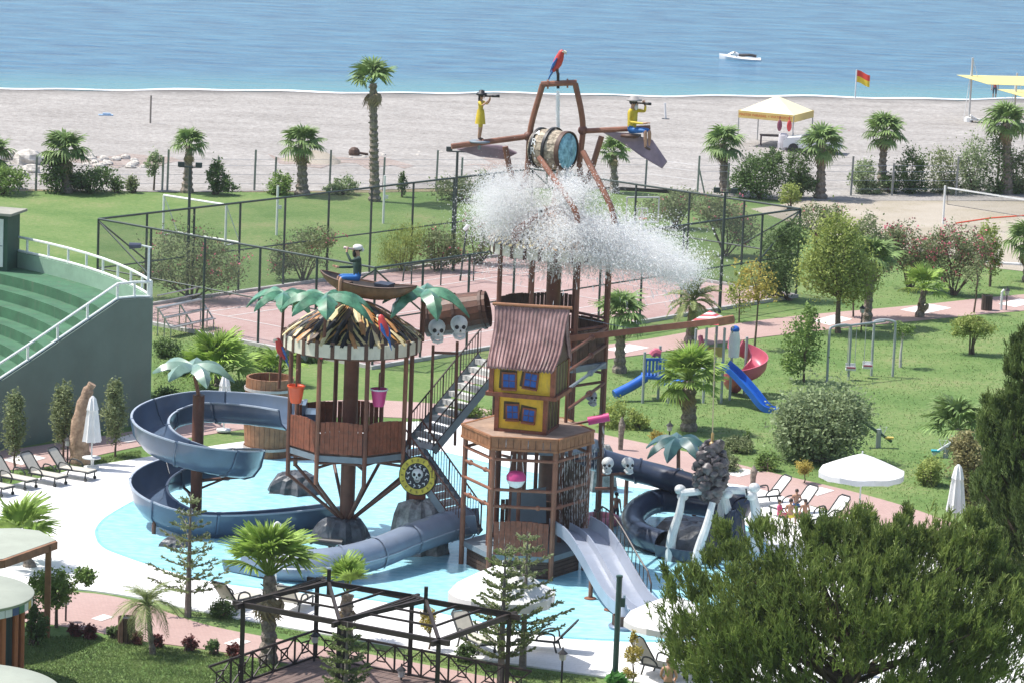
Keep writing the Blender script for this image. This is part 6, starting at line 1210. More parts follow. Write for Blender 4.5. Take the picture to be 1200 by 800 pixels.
# ================================================================ sun loungers and parasols
FRB = M('dark_frame', (.025, .03, .03), .5, .2); FAB = M('beige_fabric', (.50, .47, .40), .8, .1, 3); FABW = M('white_fabric', (.74, .73, .71), .8, .06, 2)
def lounger0(fabric, name='sun_lounger', back=50):
    t = thing(name, 'x', 'sun lounger', (0, 0, 0)); e = math.radians(back); L = 1.25
    mb = MB()
    for sy in (-1, 1): mb.tube(smooth_line([(-.62, sy * .30, .32), (0, sy * .31, .33), (.55, sy * .31, .34), (.70, sy * .30, .30)], 3), .03, 6)
    mb.tube([(.70, -.3, .30), (.70, .3, .30)], .03, 6); mb.build('side_rail', FRB, t, True)
    for sy in (-1, 1):
        mb = MB(); mb.tube([(.62, sy * .3, .32), (.60, sy * .3, 0)], .03, 6); mb.build('leg', FRB, t); mb = MB(); mb.tube([(-.45, sy * .3, .32), (-.55, sy * .3, 0)], .03, 6); mb.build('leg', FRB, t)
        mb = MB(); mb.tube(smooth_line([(-.5, sy * .34, .34), (-.45, sy * .36, .56), (-.2, sy * .36, .58), (.02, sy * .36, .48), (.08, sy * .34, .33)], 3), .028, 6); mb.build('armrest', FRB, t, True)
        mb = MB(); mb.lathe((.62, sy * .3, .06), [(.06, -.03), (.06, .03)], 10, axis=(0, 1, 0)); mb.build('wheel', FRB, t)
    mb = MB(); mb.box((.08, 0, .345), (1.22, .54, .035)); mb.build('seat_fabric', fabric, t)
    bx = Vector((-.53, 0, .35)); d = Vector((-math.cos(e), 0, math.sin(e))); mb = MB(); mb.slab([bx + Vector((0, -.27, 0)), bx + Vector((0, .27, 0)), bx + Vector((0, .27, 0)) + d * .78, bx + Vector((0, -.27, 0)) + d * .78], .03); mb.build('back_fabric', fabric, t)
    mb = MB(); pts = [bx + Vector((0, -.29, 0)), bx + Vector((0, -.29, 0)) + d * .72, bx + Vector((0, -.2, 0)) + d * .82, bx + Vector((0, .2, 0)) + d * .82, bx + Vector((0, .29, 0)) + d * .72, bx + Vector((0, .29, 0))]; mb.tube(pts, .03, 6); mb.build('back_frame', FRB, t, True); return t
lo = lounger0(FAB); lw = lounger0(FABW, back=48); LG = 'sun loungers on the deck'
def place(t, first, px, py, qx, qy, lb):
    a, b = G(px, py, .05), G(qx, qy, .05); c = (a + b) / 2; d = b - a; rz = math.atan2(d.y, d.x)
    if first: t.location = c; t.rotation_euler = (0, 0, rz); t['label'] = lb; t['group'] = LG; return t
    return copy_tree(t, c, rz, label=lb, group=LG)
place(lo, True, 66, 556, 111, 563, 'beige lounger beside the closed parasol and the blue slide')
place(lo, False, 32, 561, 78, 570, 'second beige lounger from the closed parasol'); place(lo, False, -3, 565, 43, 574, 'third beige lounger from the closed parasol'); place(lo, False, -30, 573, 15, 582, 'last beige lounger from the closed parasol')
place(lo, False, 262, 716, 300, 706, 'dark framed lounger seen from behind beside the round green shrub'); place(lo, False, 332, 722, 362, 705, 'beige lounger behind the bright fan palm and pergola'); place(lo, False, 540, 752, 575, 768, 'lounger behind the tiered conifer')
place(lo, False, 752, 786, 800, 798, 'beige lounger beside the two tier topiary'); place(lo, False, 812, 792, 860, 806, 'beige lounger half under the wide pine')
place(lw, True, 945, 600, 905, 605, 'white lounger with a child in pink sitting on it'); place(lw, False, 915, 588, 870, 592, 'white lounger behind the whale ribs')
place(lw, False, 985, 612, 940, 618, 'white lounger beside the open parasol with children')
place(lw, False, 1040, 690, 990, 700, 'white lounger seen through the wide pine'); place(lw, False, 1130, 700, 1080, 712, 'second white lounger seen through the wide pine'); place(lw, False, 1000, 790, 950, 800, 'white lounger under the wide pine near the path'); place(lw, False, 655, 762, 612, 758, 'lounger in the shade of the white parasol by the tiered conifer')
def parasol(label, base, zr, R_, n=8, rise=.62, val=.2, mat=FABW, pole=True):
    base = Vector(base); t = thing('parasol', label, 'parasol', base); c = base + Vector((0, 0, zr))
    for i in range(n):
        a0_, a1_ = 2 * PI * i / n + .2, 2 * PI * (i + 1) / n + .2; mb = MB(); rows = []
        for k_ in range(5):
            u = k_ / 4; row = []
            for q in range(5):
                a = a0_ + (a1_ - a0_) * q / 4; rr = R_ * u * (1 - .05 * math.sin(PI * q / 4) * u); row.append(Vector((c.x + rr * math.cos(a), c.y + rr * math.sin(a), c.z + rise * (1 - u ** 1.15) - .05 * math.sin(PI * q / 4) * u)))
            rows.append(row)
        rows.append([v + Vector((0, 0, -val * (1 - .12 * (q_ % 2)))) for q_, v in enumerate(rows[-1])])
        vs = [v for r in rows for v in r]; mb.add(vs, [(k_ * 5 + q, (k_ + 1) * 5 + q, (k_ + 1) * 5 + q + 1, k_ * 5 + q + 1) for k_ in range(5) for q in range(4)]); mb.build('canopy_panel', mat, t, True)
        mb = MB(); mb.bar(c + Vector((0, 0, rise - .06)), c + Vector((R_ * .97 * math.cos(a0_), R_ * .97 * math.sin(a0_), -.02)), .02); mb.build('rib', BONE, t)
    mb = MB(); mb.tube([base, c + Vector((0, 0, rise + .08))], .028, 8); mb.build('pole', BONE, t); mb = MB(); mb.lathe(base, [(.26, 0), (.26, .06), (.06, .1), (.05, .3)], 16); mb.build('base', BONE, t, True); return t
b = G(1005, 634, .05); parasol('open white parasol over the children on the deck', b, hz(1005, 553, b), 1.52)
b = G(585, 774, .05); parasol('open white parasol behind the tiered conifer at the pool edge', b, hz(584, 694, b), 1.62, rise=.85, val=.3)
b = G(786, 790, .05); parasol('open white parasol at the end of the wide slide beside the wide pine', b, hz(788, 727, b), 1.5, val=.2, rise=.75)
def closed_parasol(label, base, ztop):
    base = Vector(base); t = thing('closed_parasol', label, 'parasol', base); mb = MB(); mb.tube([base, base + Vector((0, 0, ztop))], .03, 8); mb.build('pole', BONE, t); mb = MB(); mb.lathe(base + Vector((0, 0, .02)), [(.28, .0), (.28, .07), (.08, .1)], 18); mb.build('base', BONE, t, True); mb = MB(); n = 16; pr = [(.30, ztop * .38), (.26, ztop * .5), (.20, ztop * .72), (.17, ztop * .80), (.19, ztop * .81), (.11, ztop * .96), (.03, ztop)]
    for r, z in pr:
        for j in range(n): a = 2 * PI * j / n; q = r * (1 + (.22 if j % 2 else -.12)); mb.v.append((base.x + q * math.cos(a), base.y + q * math.sin(a), base.z + z))
    for i in range(len(pr) - 1):
        for j in range(n): mb.f.append((i * n + j, i * n + (j + 1) % n, (i + 1) * n + (j + 1) % n, (i + 1) * n + j)); mb.m.append(0)
    mb.build('folded_canopy', FABW, t, True); return t
b = G(107, 549, .05); closed_parasol('closed white parasol beside the carved log', b, hz(109, 465, b)); mb = MB(); c = b + Vector((0, 0, .42)); o = thing('side_table', 'small round white side table at the closed parasol', 'table', b); mb.lathe(c, [(.33, -.02), (.34, .02)], 20); mb.build('table_top', BONE, o); mb = MB(); mb.tube([b + Vector((.04, 0, 0)), c + Vector((.04, 0, 0))], .05, 8); mb.build('leg', BONE, o)
b = G(1118, 632, .05); closed_parasol('closed white parasol beside the yellowish hedge plant', b, hz(1119, 545, b)); b = G(323, 688, .05); closed_parasol('short closed white parasol at the pool behind the bright fan palm', b, hz(322, 612, b)); b = G(262, 505, .05); closed_parasol('closed white parasol behind the wooden vat and blue slide', b, hz(254, 440, b))
PNK = M('pink_swimwear', (.72, .12, .25), .7, .1); YLW = M('yellow_trunks', (.65, .55, .06), .7, .1)
for px, py, rz, h, top, bot, lb, sl in ((913, 603, 60, 1.1, PNK, PNK, 'child in pink sitting on the white lounger', 1), (926, 606, 160, 1.35, TAN, YLW, 'child with yellow trunks sitting among the loungers', 0), (943, 604, 200, 1.2, TAN, TRK, 'tanned child sitting in front of the lounger backrest', 0), (933, 592, 180, 1.2, SKIN, BTR, 'child sitting behind the others on the loungers', 0), (984, 620, 170, 1.35, SKIN, TRK, 'child sitting under the open parasol', 0)):
    figure('person', lb, G(px, py, .40), math.radians(rz), h, J_SIT, top, bot, sl, 1, TAN)
figure('person', 'person with bare back and short brown hair sitting between the front loungers', G(783, 803, .38), math.radians(170), 1.65, J_SIT, SKIN, M('patterned_cloth', (.12, .13, .12), .8, .6, 14), 0, 1, hair=M('brown_hair', (.10, .045, .03), .6))

# ================================================================ court fence, lights, goals
FNC = M('green_fence_steel', (.035, .055, .05), .5, .25, 2); tf = thing('court_fence', 'tall dark green wire fence round the pink court', 'fence', cN)
mm = bpy.data.materials.new('chain_link'); mm.use_nodes = True; n = mm.node_tree.nodes; L = mm.node_tree.links; n['Principled BSDF'].inputs['Base Color'].default_value = (.10, .12, .11, 1); n['Principled BSDF'].inputs['Roughness'].default_value = .6
ms = n.new('ShaderNodeMixShader'); ms.inputs[0].default_value = .19; tb_ = n.new('ShaderNodeBsdfTransparent'); L.new(tb_.outputs[0], ms.inputs[1]); L.new(n['Principled BSDF'].outputs[0], ms.inputs[2]); L.new(ms.outputs[0], n['Material Output'].inputs[0])
for (p, q) in ((cN, cR), (cR, cF), (cF, cL), (cL, cN)):
    L_ = (q - p).length; k_ = round(L_ / 3.05); Z = Vector((0, 0, FH)); mb = MB(); mb.tube([p + Z, q + Z], .05, 6); mb.build('top_rail', FNC, tf); mb = MB(); mb.tube([p + Z * .48, q + Z * .48], .035, 5); mb.build('mid_rail', FNC, tf)
    for i in range(k_):
        a, b = p.lerp(q, i / k_), p.lerp(q, (i + 1) / k_); mb = MB(); mb.tube([a, a + Z], .055, 7); mb.build('post', FNC, tf)
        mb = MB(); mb.add([a + Vector((0, 0, .05)), b + Vector((0, 0, .05)), b + Z, a + Z], [(0, 1, 2, 3)]); mb.build('wire_mesh', mm, tf)
    for e, d in ((p, (q - p) / L_), (q, (p - q) / L_)): mb = MB(); mb.tube([e + Z * .98, e + d * (L_ / k_) + Z * .5], .04, 5); mb.build('brace', FNC, tf)
for px, py, tx, ty, lb in ((843, 367, 851, 226, 'dark floodlight pole on the near side of the court beside the thin yellow tree'), (219, 352, 223, 196, 'floodlight pole on the far left side of the court'), (531, 318, 538, 178, 'dark floodlight pole beside the splashing water')):
    b = G(px, py); t = thing('light_pole', lb, 'light pole', b); zt = hz(tx, ty, b); mb = MB(); mb.tube([b, b + Vector((0, 0, zt))], [.08, .06], 8); mb.build('pole', FNC, t); mb = MB(); mb.bar(b + Vector((-.5, 0, zt)), b + Vector((.5, 0, zt)), .06); mb.box(b + Vector((-.4, -.1, zt + .12)), (.3, .14, .22)); mb.box(b + Vector((.4, -.1, zt + .12)), (.3, .14, .22)); mb.build('lamp_head', FNC, t)
b = G(539, 330); t = thing('court_light', 'short court lamp post with white lamp left of the rear tower', 'light pole', b); mb = MB(); mb.tube([b, V(547, 266, b)], .05, 7); mb.build('pole', FNC, t); mb = MB(); mb.tube([V(544, 270, b), V(549, 264, b)], .10, 8); mb.build('lamp_head', BONE, t)
WPA = M('white_steel', (.75, .75, .74), .5, .1, 3)
def goal(label, px, py, qx, qy, h, depth):
    a, b = G(px, py), G(qx, qy); d = (b - a).normalized(); nrm_ = Vector((-d.y, d.x, 0)); nrm_ = nrm_ if nrm_.x > 0 else -nrm_; t = thing('football_goal', label, 'goal', (a + b) / 2); Z = Vector((0, 0, h))
    for e in (a, b):
        mb = MB(); mb.tube([e, e + Z], .06, 8); mb.build('post', WPA, t); mb = MB(); mb.tube([e + Z, e + nrm_ * depth], .03, 6); mb.tube([e, e + nrm_ * depth + Vector((0, 0, .05))], .04, 6); mb.build('net_stay', WPA, t)
    mb = MB(); mb.tube([a + Z, b + Z], .06, 8); mb.build('crossbar', WPA, t); mb = MB(); mb.tube([a + nrm_ * depth + Vector((0, 0, .05)), b + nrm_ * depth + Vector((0, 0, .05))], .05, 6); mb.build('ground_bar', WPA, t)
goal('white football goal on the grass beyond the court fence', 191, 276, 264, 288, 2.05, 1.1)
for px, py, ty, lb in ((324, 276, 218, 'single white pole on the grass beyond the court'), (449, 262, 206, 'white pole on the grass left of the bamboo')):
    b = G(px, py); mb = MB(); mb.tube([b, b + Vector((0, 0, hz(px + 2, ty, b)))], .06, 8); mb.box(b + Vector((.12, 0, hz(px, ty + 25, b))), (.2, .1, .18)); tag(mb.build('net_pole', WPA, origin=b), lb, 'pole')
b = G(748, 312); t = thing('basketball_backboard', 'white outlined clear basketball backboard at the court end', 'backboard', b); mb = MB(); c = V(753, 246, b); dx = Vector((.8, .25, 0)); Zv = Vector((0, 0, .62))
mb.tube([b + Vector((0, .8, 0)), c + Vector((0, .8, -.2))], .07, 7); mb.tube([c + Vector((0, .8, -.2)), c], .06, 6); mb.build('stand', WPA, t); mb = MB(); pts = [c - dx - Zv, c + dx - Zv, c + dx + Zv, c - dx + Zv]
for i in range(4): mb.bar(pts[i], pts[(i + 1) % 4], .07)
pts = [c - dx * .33 - Zv * .55, c + dx * .33 - Zv * .55, c + dx * .33 + Zv * .1, c - dx * .33 + Zv * .1]
for i in range(4): mb.bar(pts[i], pts[(i + 1) % 4], .05)
mb.build('frame', WPA, t); mb = MB(); mb.tube([c + Vector((.22 * math.cos(a), -.25 + .22 * math.sin(a), -.4)) for a in np.linspace(0, 2 * PI, 15)], .02, 5); mb.build('hoop', ORANGEP, t)
# metal bleacher by the court
b0 = G(200, 396); t = thing('metal_bleacher', 'small grey metal bench stand behind the amphitheatre corner', 'bench', b0); STL = M('galvanised_steel', (.42, .43, .44), .4, .15, 3, metal=.6)
dv = (G(250, 383) - G(200, 394)); hv = Vector((-dv.y, dv.x, 0)).normalized() * .35
for i in range(3):
    mb = MB(); o = G(200, 396) + hv * i + Vector((0, 0, .45 + .38 * i)); mb.bar(o, o + dv, .26, .05); mb.build('plank', STL, t)
for u in (0, .5, 1):
    mb = MB(); o = G(200, 396) + dv * u
    for i in range(3): mb.bar(o + hv * i, o + hv * i + Vector((0, 0, .45 + .38 * i)), .05)
    mb.bar(o + Vector((0, 0, .4)), o + hv * 2 + Vector((0, 0, 1.2)), .05); mb.build('leg_frame', STL, t)
for z in (1.75, 1.45): mb = MB(); o = G(200, 396) + hv * 2.2; mb.tube([o + Vector((0, 0, z)), o + dv + Vector((0, 0, z))], .03, 6); mb.build('back_rail', STL, t)
# rail at the near court corner
p0 = G(478, 342); t = thing('pipe_railing', 'dark pipe railing on the court behind the bamboo', 'railing', p0); mb = MB(); q = [V(472, 330, p0), V(474, 312, p0), V(505, 306, p0 + Vector((0, 1.2, 0))), V(560, 299, p0 + Vector((0, 4, 0)))]; mb.tube(q, .04, 6); mb.build('rail', FNC, t)
for u in (.1, .5, .95): mb = MB(); r_ = q[1].lerp(q[3], u); mb.tube([r_, Vector((r_.x, r_.y, 0))], .035, 6); mb.build('post', FNC, t)
# ================================================================ amphitheatre
GRW = M('green_wall_paint', (.135, .185, .155), .8, .12, .8, dirt=.15); GRS = M('green_steps', (.045, .135, .068), .8, .25, 1.2, dirt=.35); GRP = M('pale_green_parapet', (.24, .37, .27), .8, .15, 1)
W0 = G(178, 494); W1 = G(0, 528); wd = (W1 - W0).normalized(); wn = Vector((-wd.y, wd.x, 0)); wn = wn if wn.y < 0 else -wn
def onwall(px, py):
    d = Vector(ray(px, py)); o = Vector(ORI); t = (W0 - o).dot(wn) / d.dot(wn); return o + d * t
zt = onwall(178, 350).z
arc = [G(x, y, zt) for x, y in ((44.5, 300), (79, 307.6), (116, 319), (157, 336), (180, 348))]
A_ = np.array([[2 * p.x, 2 * p.y, 1] for p in arc]); bb = np.array([p.x ** 2 + p.y ** 2 for p in arc]); so_ = np.linalg.lstsq(A_, bb, rcond=None)[0]
AC = Vector((so_[0], so_[1], 0)); AR = math.sqrt(so_[2] + so_[0] ** 2 + so_[1] ** 2)
def wall_angle(r):                      # where a circle of radius r meets the front wall line (right-hand crossing)
    rel = W0 - AC; b_ = rel.dot(wd); c_ = rel.length_squared - r * r; disc = b_ * b_ - c_
    if disc < 0: return None
    p = W0 + wd * (-b_ - math.sqrt(disc)); return math.atan2(p.y - AC.y, p.x - AC.x)
tam = thing('amphitheatre', 'green painted curved amphitheatre with stepped seating and white rail', 'amphitheatre', W0)
tops = [(178.5, 350), (160, 350), (140, 352), (105, 376), (70, 400), (35, 424), (0, 447), (-40, 474), (-80, 500)]
fp = [onwall(*p) for p in tops]; mb = MB(); n_ = len(fp); vs = []
for p in fp: vs += [Vector((p.x, p.y, -.02)), p, Vector((p.x, p.y, -.02)) - wn * .25, p - wn * .25]
fs = []
for i in range(n_ - 1):
    o = i * 4; fs += [(o, o + 4, o + 5, o + 1), (o + 2, o + 3, o + 7, o + 6), (o + 1, o + 5, o + 7, o + 3)]
fs += [(0, 1, 3, 2)]; mb.add(vs, fs); mb.build('front_wall', GRW, tam)
a_end = PI * .5
def ring(r0, r1, z0, z1, mat, name, n=40):
    a0_ = wall_angle((r0 + r1) / 2)
    if a0_ is None: return
    ao = max(0, (wall_angle(r1) or a0_) - a0_, (wall_angle(r0) or a0_) - a0_) + .22 / r1; vs = []; fs = []
    for i in range(n + 1):
        a = a0_ + ao + (a_end - a0_ - ao) * i / n
        for r, z in ((r1, z0), (r1, z1), (r0, z1), (r0, z0)): vs.append(pol(AC, r, a, z))
    for i in range(n):
        for e in range(4): o = i * 4; fs.append((o + e, o + (e + 1) % 4, o + 4 + (e + 1) % 4, o + 4 + e))
    fs += [(0, 1, 2, 3)]; mb = MB(); mb.add(vs, fs); return mb.build(name, mat, tam)
ring(AR - .18, AR, -.02, zt, GRP, 'parapet'); zl = zt - .62; ring(AR - 1.75, AR - .185, zl - .5, zl, GRS, 'landing')
for k_ in range(9): r1 = AR - 1.755 - .80 * k_; ring(r1 - .79, r1, max(-.02, zl - .42 * (k_ + 1) - .5), zl - .42 * (k_ + 1), GRS, 'seat_step')
WR = M('white_rail_paint', (.72, .75, .72), .5, .1)
def railing(pts, h, step=1):
    up_ = Vector((0, 0, h)); mb = MB(); mb.tube([p + up_ for p in pts], .055, 6); mb.build('top_rail', WR, tam); mb = MB(); mb.tube([p + Vector((0, 0, .06)) for p in pts], .055, 6); mb.build('bottom_rail', WR, tam)
    for p in pts[::step]: mb = MB(); mb.tube([p, p + up_], .05, 6); mb.build('rail_post', WR, tam)
railing([p - wn * .12 for p in fp[:8]], .62)
aw = wall_angle(AR - .09); railing([pol(AC, AR - .09, aw + .01 + (1.35 - aw) * i / 17, zt) for i in range(18)], .62)
# hut on the landing, lamp on the corner
hp = G(14, 318, zl); t = thing('green_hut', 'dark green hut with white door on the amphitheatre landing', 'hut', hp); HG = M('dark_green_hut', (.04, .095, .065), .7, .15, 2); mb = MB(); hw_ = .95; c = hp + Vector((-.78, .75, 0)); H_ = hz(20, 253, hp)- hp.z
mb.box(c + Vector((0, 0, H_ / 2)), (1.55, 1.3, H_), -.25); mb.build('wall', HG, t); mb = MB(); mb.box(c + Vector((0, 0, H_ + .05)), (2.0, 1.8, .10), -.25); mb.build('roof', M('hut_roof', (.30, .29, .24), .8, .15), t)
R_ = Matrix.Rotation(-.25, 4, 'Z'); q = c + R_ @ Vector((.32, -.67, H_ * .50)); mb = MB(); mb.box(q, (.55, .04, H_ * .86), -.25); dr = mb.build('door', WPA, t); mb = MB(); mb.box(c + R_ @ Vector((.32, -.70, H_ * .45)), (.5, .02, .03), -.25); mb.build('door_rail', GREYB, dr); mb = MB(); mb.box(c + R_ @ Vector((-.16, -.665, H_ * .5)), (.20, .03, H_ * .94), -.25); mb.build('yellow_panel', M('yellow_paint', (.70, .55, .05), .6, .1), t); mb = MB(); mb.tube([c + Vector((-.3, 0, H_)), c + Vector((-.3, 0, H_ + .5))], .07, 6); mb.build('vent_pipe', FNC, t)
b = onwall(178, 340) - wn * .2; t = thing('corner_floodlight', 'white post with dark floodlight on the amphitheatre corner', 'light', Vector((b.x, b.y, zt))); ztp = onwall(179, 291).z; mb = MB(); mb.tube([Vector((b.x, b.y, zt - .2)), Vector((b.x, b.y, ztp))], .05, 7); mb.tube([Vector((b.x + .1, b.y, ztp)), Vector((b.x - .35, b.y, ztp + .08))], .035, 6); mb.build('post', WR, t); mb = MB(); mb.tube([Vector((b.x - .30, b.y, ztp + .06)), Vector((b.x - .75, b.y, ztp + .03))], [.10, .13], 10); mb.build('lamp_head', M('blue_lamp', (.05, .06, .10), .4), t)
# carved log
b = G(96, 543); mb = MB(); P_ = smooth_line([b, V(92, 515, b), V(95, 485, b), V(102, 460, b), V(108, 449, b)], 4); mb.tube(P_, [.42 - .018 * i + .03 * math.sin(i * 2.1) for i in range(len(P_))], 11); mb.tube([V(94, 495, b), V(88, 496, b) - Vector((0, .2, 0))], [.2, .14], 8); tag(mb.build('carved_log', M('carved_log_wood', (.24, .14, .085), .8, .4, 4, c2=(.36, .25, .17), bump=.8, bscale=12), origin=b, smooth=True), 'brown carved tree log standing behind the closed parasol', 'log')

# ================================================================ bar roofs (front left)
RFG = M('sage_roof', (.33, .355, .29), .8, .10, .7, dirt=.12); TIM = M('timber_beam', (.26, .125, .06), .6, .3, 3); tbr = thing('pool_bar', 'pool bar with sage green curved roofs and coloured fascia', 'bar', G(0, 780))
def zr(pts, z): return [G(x, y, z).to_tuple()[:2] for x, y in pts]
z1_ = 2.9; mb = MB(); mb.prism(zr([(-80, 628), (-30, 619), (20, 618), (46, 621), (66, 632), (4, 654), (-80, 665)], z1_), z1_ - .06, z1_); mb.build('upper_roof', RFG, tbr)
mb = MB(); q = [G(x, y, z1_) for x, y in ((66, 633), (4, 655), (-80, 667))]; mb.bar(q[0] - Vector((0, 0, .13)), q[1] - Vector((0, 0, .13)), .10, .24); mb.bar(q[1] - Vector((0, 0, .13)), q[2] - Vector((0, 0, .13)), .10, .24); mb.build('roof_beam', TIM, tbr)
p = G(57, 636, z1_); mb = MB(); mb.bar(Vector((p.x, p.y, 0)), Vector((p.x, p.y, z1_ - .08)), .17); mb.build('timber_post', TIM, tbr); pb_ = Vector((p.x, p.y, .75)); mb = MB(); mb.bar(pb_, pb_ + Vector((-1.2, -1.0, 0)), .1, .12); mb.build('cross_beam', TIM, tbr)
def disc(cx_, cy_, ex, ey, z, name, t_=.10):
    c = G(cx_, cy_, z); e = G(ex, ey, z); r = (e - c).length; mb = MB(); mb.lathe(Vector((c.x, c.y, z)), [(r, -t_), (r + .03, -.02), (r, 0), (r * .5, .05), (.02, .07)], 64); mb.build(name, RFG, tbr, True); return Vector((c.x, c.y, 0)), r
c2, r2 = disc(-62, 692, 38.5, 690, 2.75, 'middle_roof'); c3, r3 = disc(-50, 806, 67, 800, 2.6, 'front_roof')
FC = [M('fascia_' + n_, c, .6, .08) for n_, c in (('white', (.7, .7, .68)), ('yellow', (.65, .48, .10)), ('blue', (.06, .10, .22)), ('green', (.08, .22, .12)))]
for cc_, rr, z in ((c2, r2, 2.75), (c3, r3, 2.6)):
    k_ = int(2 * PI * rr / .30)
    for i in range(k_):
        a = 2 * PI * i / k_
        if -1.9 < ((a + PI) % (2 * PI) - PI) < .9: mb = MB(); mb.box(pol(cc_, rr - .04, a, z - .22), (.05, .27, .22), a); mb.build('fascia_tile', FC[i % 4 if i % 3 else 0], tbr)
mb = MB(); mb.lathe(Vector((c2.x, c2.y, 0)), [(r2 - .45, 0), (r2 - .45, 2.6)], 40); mb.build('bar_wall', M('teal_bar_wall', (.03, .06, .07), .6, .3), tbr)
for a in (-.9, -.6, -.3, 0, .3): mb = MB(); mb.tube([pol(c2, r2 - .3, a, 0), pol(c2, r2 - .3, a, 2.6)], .09, 8); mb.build('bar_post', M('orange_post', (.42, .13, .06), .6, .15), tbr)
mb = MB(); mb.lathe(Vector((c3.x, c3.y, 0)), [(r3 - .6, 0), (r3 - .6, 2.45)], 40); mb.build('bar_wall', M('teal_bar_wall', (0, 0, 0)), tbr)
T_('dark climbing plant on the bar wall', 40, 755, [(36, 720, 8, 30), (44, 735, 12, 16)], 700, .14, L_DARK, stems=3)

# ================================================================ pergola
zq = 2.42; PG = [G(x, y, zq) for x, y in ((285, 708), (372, 680), (597, 721), (532, 750))]; pL, pB, pR, pF = [Vector((p.x, p.y, 0)) for p in PG]; pF = pL + (pR - pB)
DW = M('dark_timber', (.026, .018, .016), .6, .3, 3); tp_ = thing('pergola', 'dark brown timber pergola with two open hip frames and lattice railing', 'pergola', (pL + pR) / 2); Z = Vector((0, 0, zq))
def mid(a, b, u=.5): return a.lerp(b, u)
mF, mB_ = mid(pL, pF), mid(pB, pR)
for p in (pL, pB, pR, pF, mF, mB_, mF + (mF - pL).normalized() * .22): mb = MB(); mb.bar(p, p + Z, .13); mb.build('post', DW, tp_)
for a, b in ((pL, pF), (pB, pR), (pL, pB), (pF, pR), (mF, mB_)): mb = MB(); d = (b - a).normalized() * .35; mb.bar(a - d + Z, b + d + Z, .10, .15); mb.build('beam', DW, tp_)
for cs in ((pL, pB, mB_, mF), (mF, mB_, pR, pF)):
    c = (cs[0] + cs[1] + cs[2] + cs[3]) / 4; pk = c + Vector((0, 0, zq + .55)); mb = MB(); mb.bar(pk - Vector((0, 0, .35)), pk + Vector((0, 0, .40)), .11); mb.build('finial', DW, tp_)
    for p in cs: mb = MB(); mb.bar(p + Z + Vector((0, 0, .06)), pk, .08, .12); mb.build('rafter', DW, tp_)
    for u in (.33, .62):
        q = [p.lerp(c, u) + Vector((0, 0, zq + .06 + .5 * u)) for p in cs]
        for i in range(4): mb = MB(); mb.bar(q[i], q[(i + 1) % 4], .05, .06); mb.build('purlin', DW, tp_)
def lattice(a, b, nb, par):
    for i in range(nb):
        p, q = a.lerp(b, i / nb), a.lerp(b, (i + 1) / nb); z0, z1 = .12, .92; mb = MB(); Zz = Vector((0, 0, 1)); c = p.lerp(q, .5)
        mb.bar(p + Zz * z1, q + Zz * z1, .06); mb.bar(p + Zz * z0, q + Zz * z0, .06); mb.bar(p, p + Zz * .96, .06)
        mb.bar(p + Zz * z0, q + Zz * z1, .035); mb.bar(p + Zz * z1, q + Zz * z0, .035); k_ = [c.lerp(p, .3) + Zz * .36, c.lerp(q, .3) + Zz * .36, c.lerp(q, .3) + Zz * .68, c.lerp(p, .3) + Zz * .68]
        for j in range(4): mb.bar(k_[j], k_[(j + 1) % 4], .035)
        mb.build('railing_panel', DW, par)
ext = (pL - pB).normalized() * 1.6; lattice(pB, pL + ext, 5, tp_); lattice(pB, pR + (pR - pB).normalized() * .8, 8, tp_)
DWL = M('deck_boards', (.16, .11, .095), .7, .3, 3); nb_ = 26; sdv = (pL + ext - pB)
for i in range(nb_): a = pB + (pR - pB) * (i / nb_); b = pB + (pR - pB) * ((i + .94) / nb_); mb = MB(); mb.add([Vector((p.x, p.y, .10)) for p in (a, b, b + sdv, a + sdv)] + [Vector((p.x, p.y, .03)) for p in (a, b, b + sdv, a + sdv)], [(0, 3, 2, 1), (0, 1, 5, 4), (1, 2, 6, 5), (2, 3, 7, 6), (3, 0, 4, 7)]); mb.build('floor_board', DWL, tp_)

# ================================================================ lamps, bins, poles
def lantern(label, px, py, ty, s=1.):
    b = G(px, py); t = thing('garden_lamp', label, 'lamp', b); h = hz(px, ty, b); mb = MB(); mb.tube([b, b + Vector((0, 0, h * .72))], .03, 6); mb.build('post', BLACK, t); mb = MB(); mb.lathe(b + Vector((0, 0, h * .70)), [(.05, 0), (.09, .02), (.11, .2), (.09, .22)], 6); mb.build('glass', M('lamp_glass', (.5, .5, .48), .3, .1), t); mb = MB(); mb.lathe(b + Vector((0, 0, h * .70 + .21)), [(.16, 0), (.10, .06), (.03, .12), (.02, .2)], 6); mb.build('cap', BLACK, t)
for a in (('garden lamp on the path edge beside the carved log', 79, 543, 513), ('garden lamp beside the leafy small tree by the bar', 77, 728, 700), ('garden lamp behind the pergola lattice', 368, 778, 742), ('garden lamp on the grass strip right of the conifers', 658, 800, 762), ('garden lamp by the court path near the swings', 1009, 390, 357), ('garden lamp on the lawn edge behind the teal artificial palm', 784, 520, 498), ('garden lamp beside the white post by the path bin', 1179, 364, 338), ('garden lamp behind the pergola near the right post', 470, 800, 790)): lantern(*a)
b = G(148, 752); t = thing('litter_bin', 'round wooden slatted litter bin beside the slender palm', 'bin', b); h = hz(148, 722, b)
for i in range(12): mb = MB(); a = 2 * PI * i / 12; mb.box(pol(b, .24, a, h / 2), (.03, .11, h), a); mb.build('slat', WOODD, t)
mb = MB(); mb.lathe(b, [(.2, .02), (.2, h - .04)], 14); mb.build('liner', BLACK, t)
b = G(1156, 364); t = thing('litter_bin', 'dark round litter bin beside the court path', 'bin', b); h = hz(1156, 346, b)
for i in range(12): mb = MB(); a = 2 * PI * i / 12; mb.box(pol(b, .24, a, h / 2), (.03, .11, h), a); mb.build('slat', M('dark_slats', (.06, .045, .035), .7, .3), t)
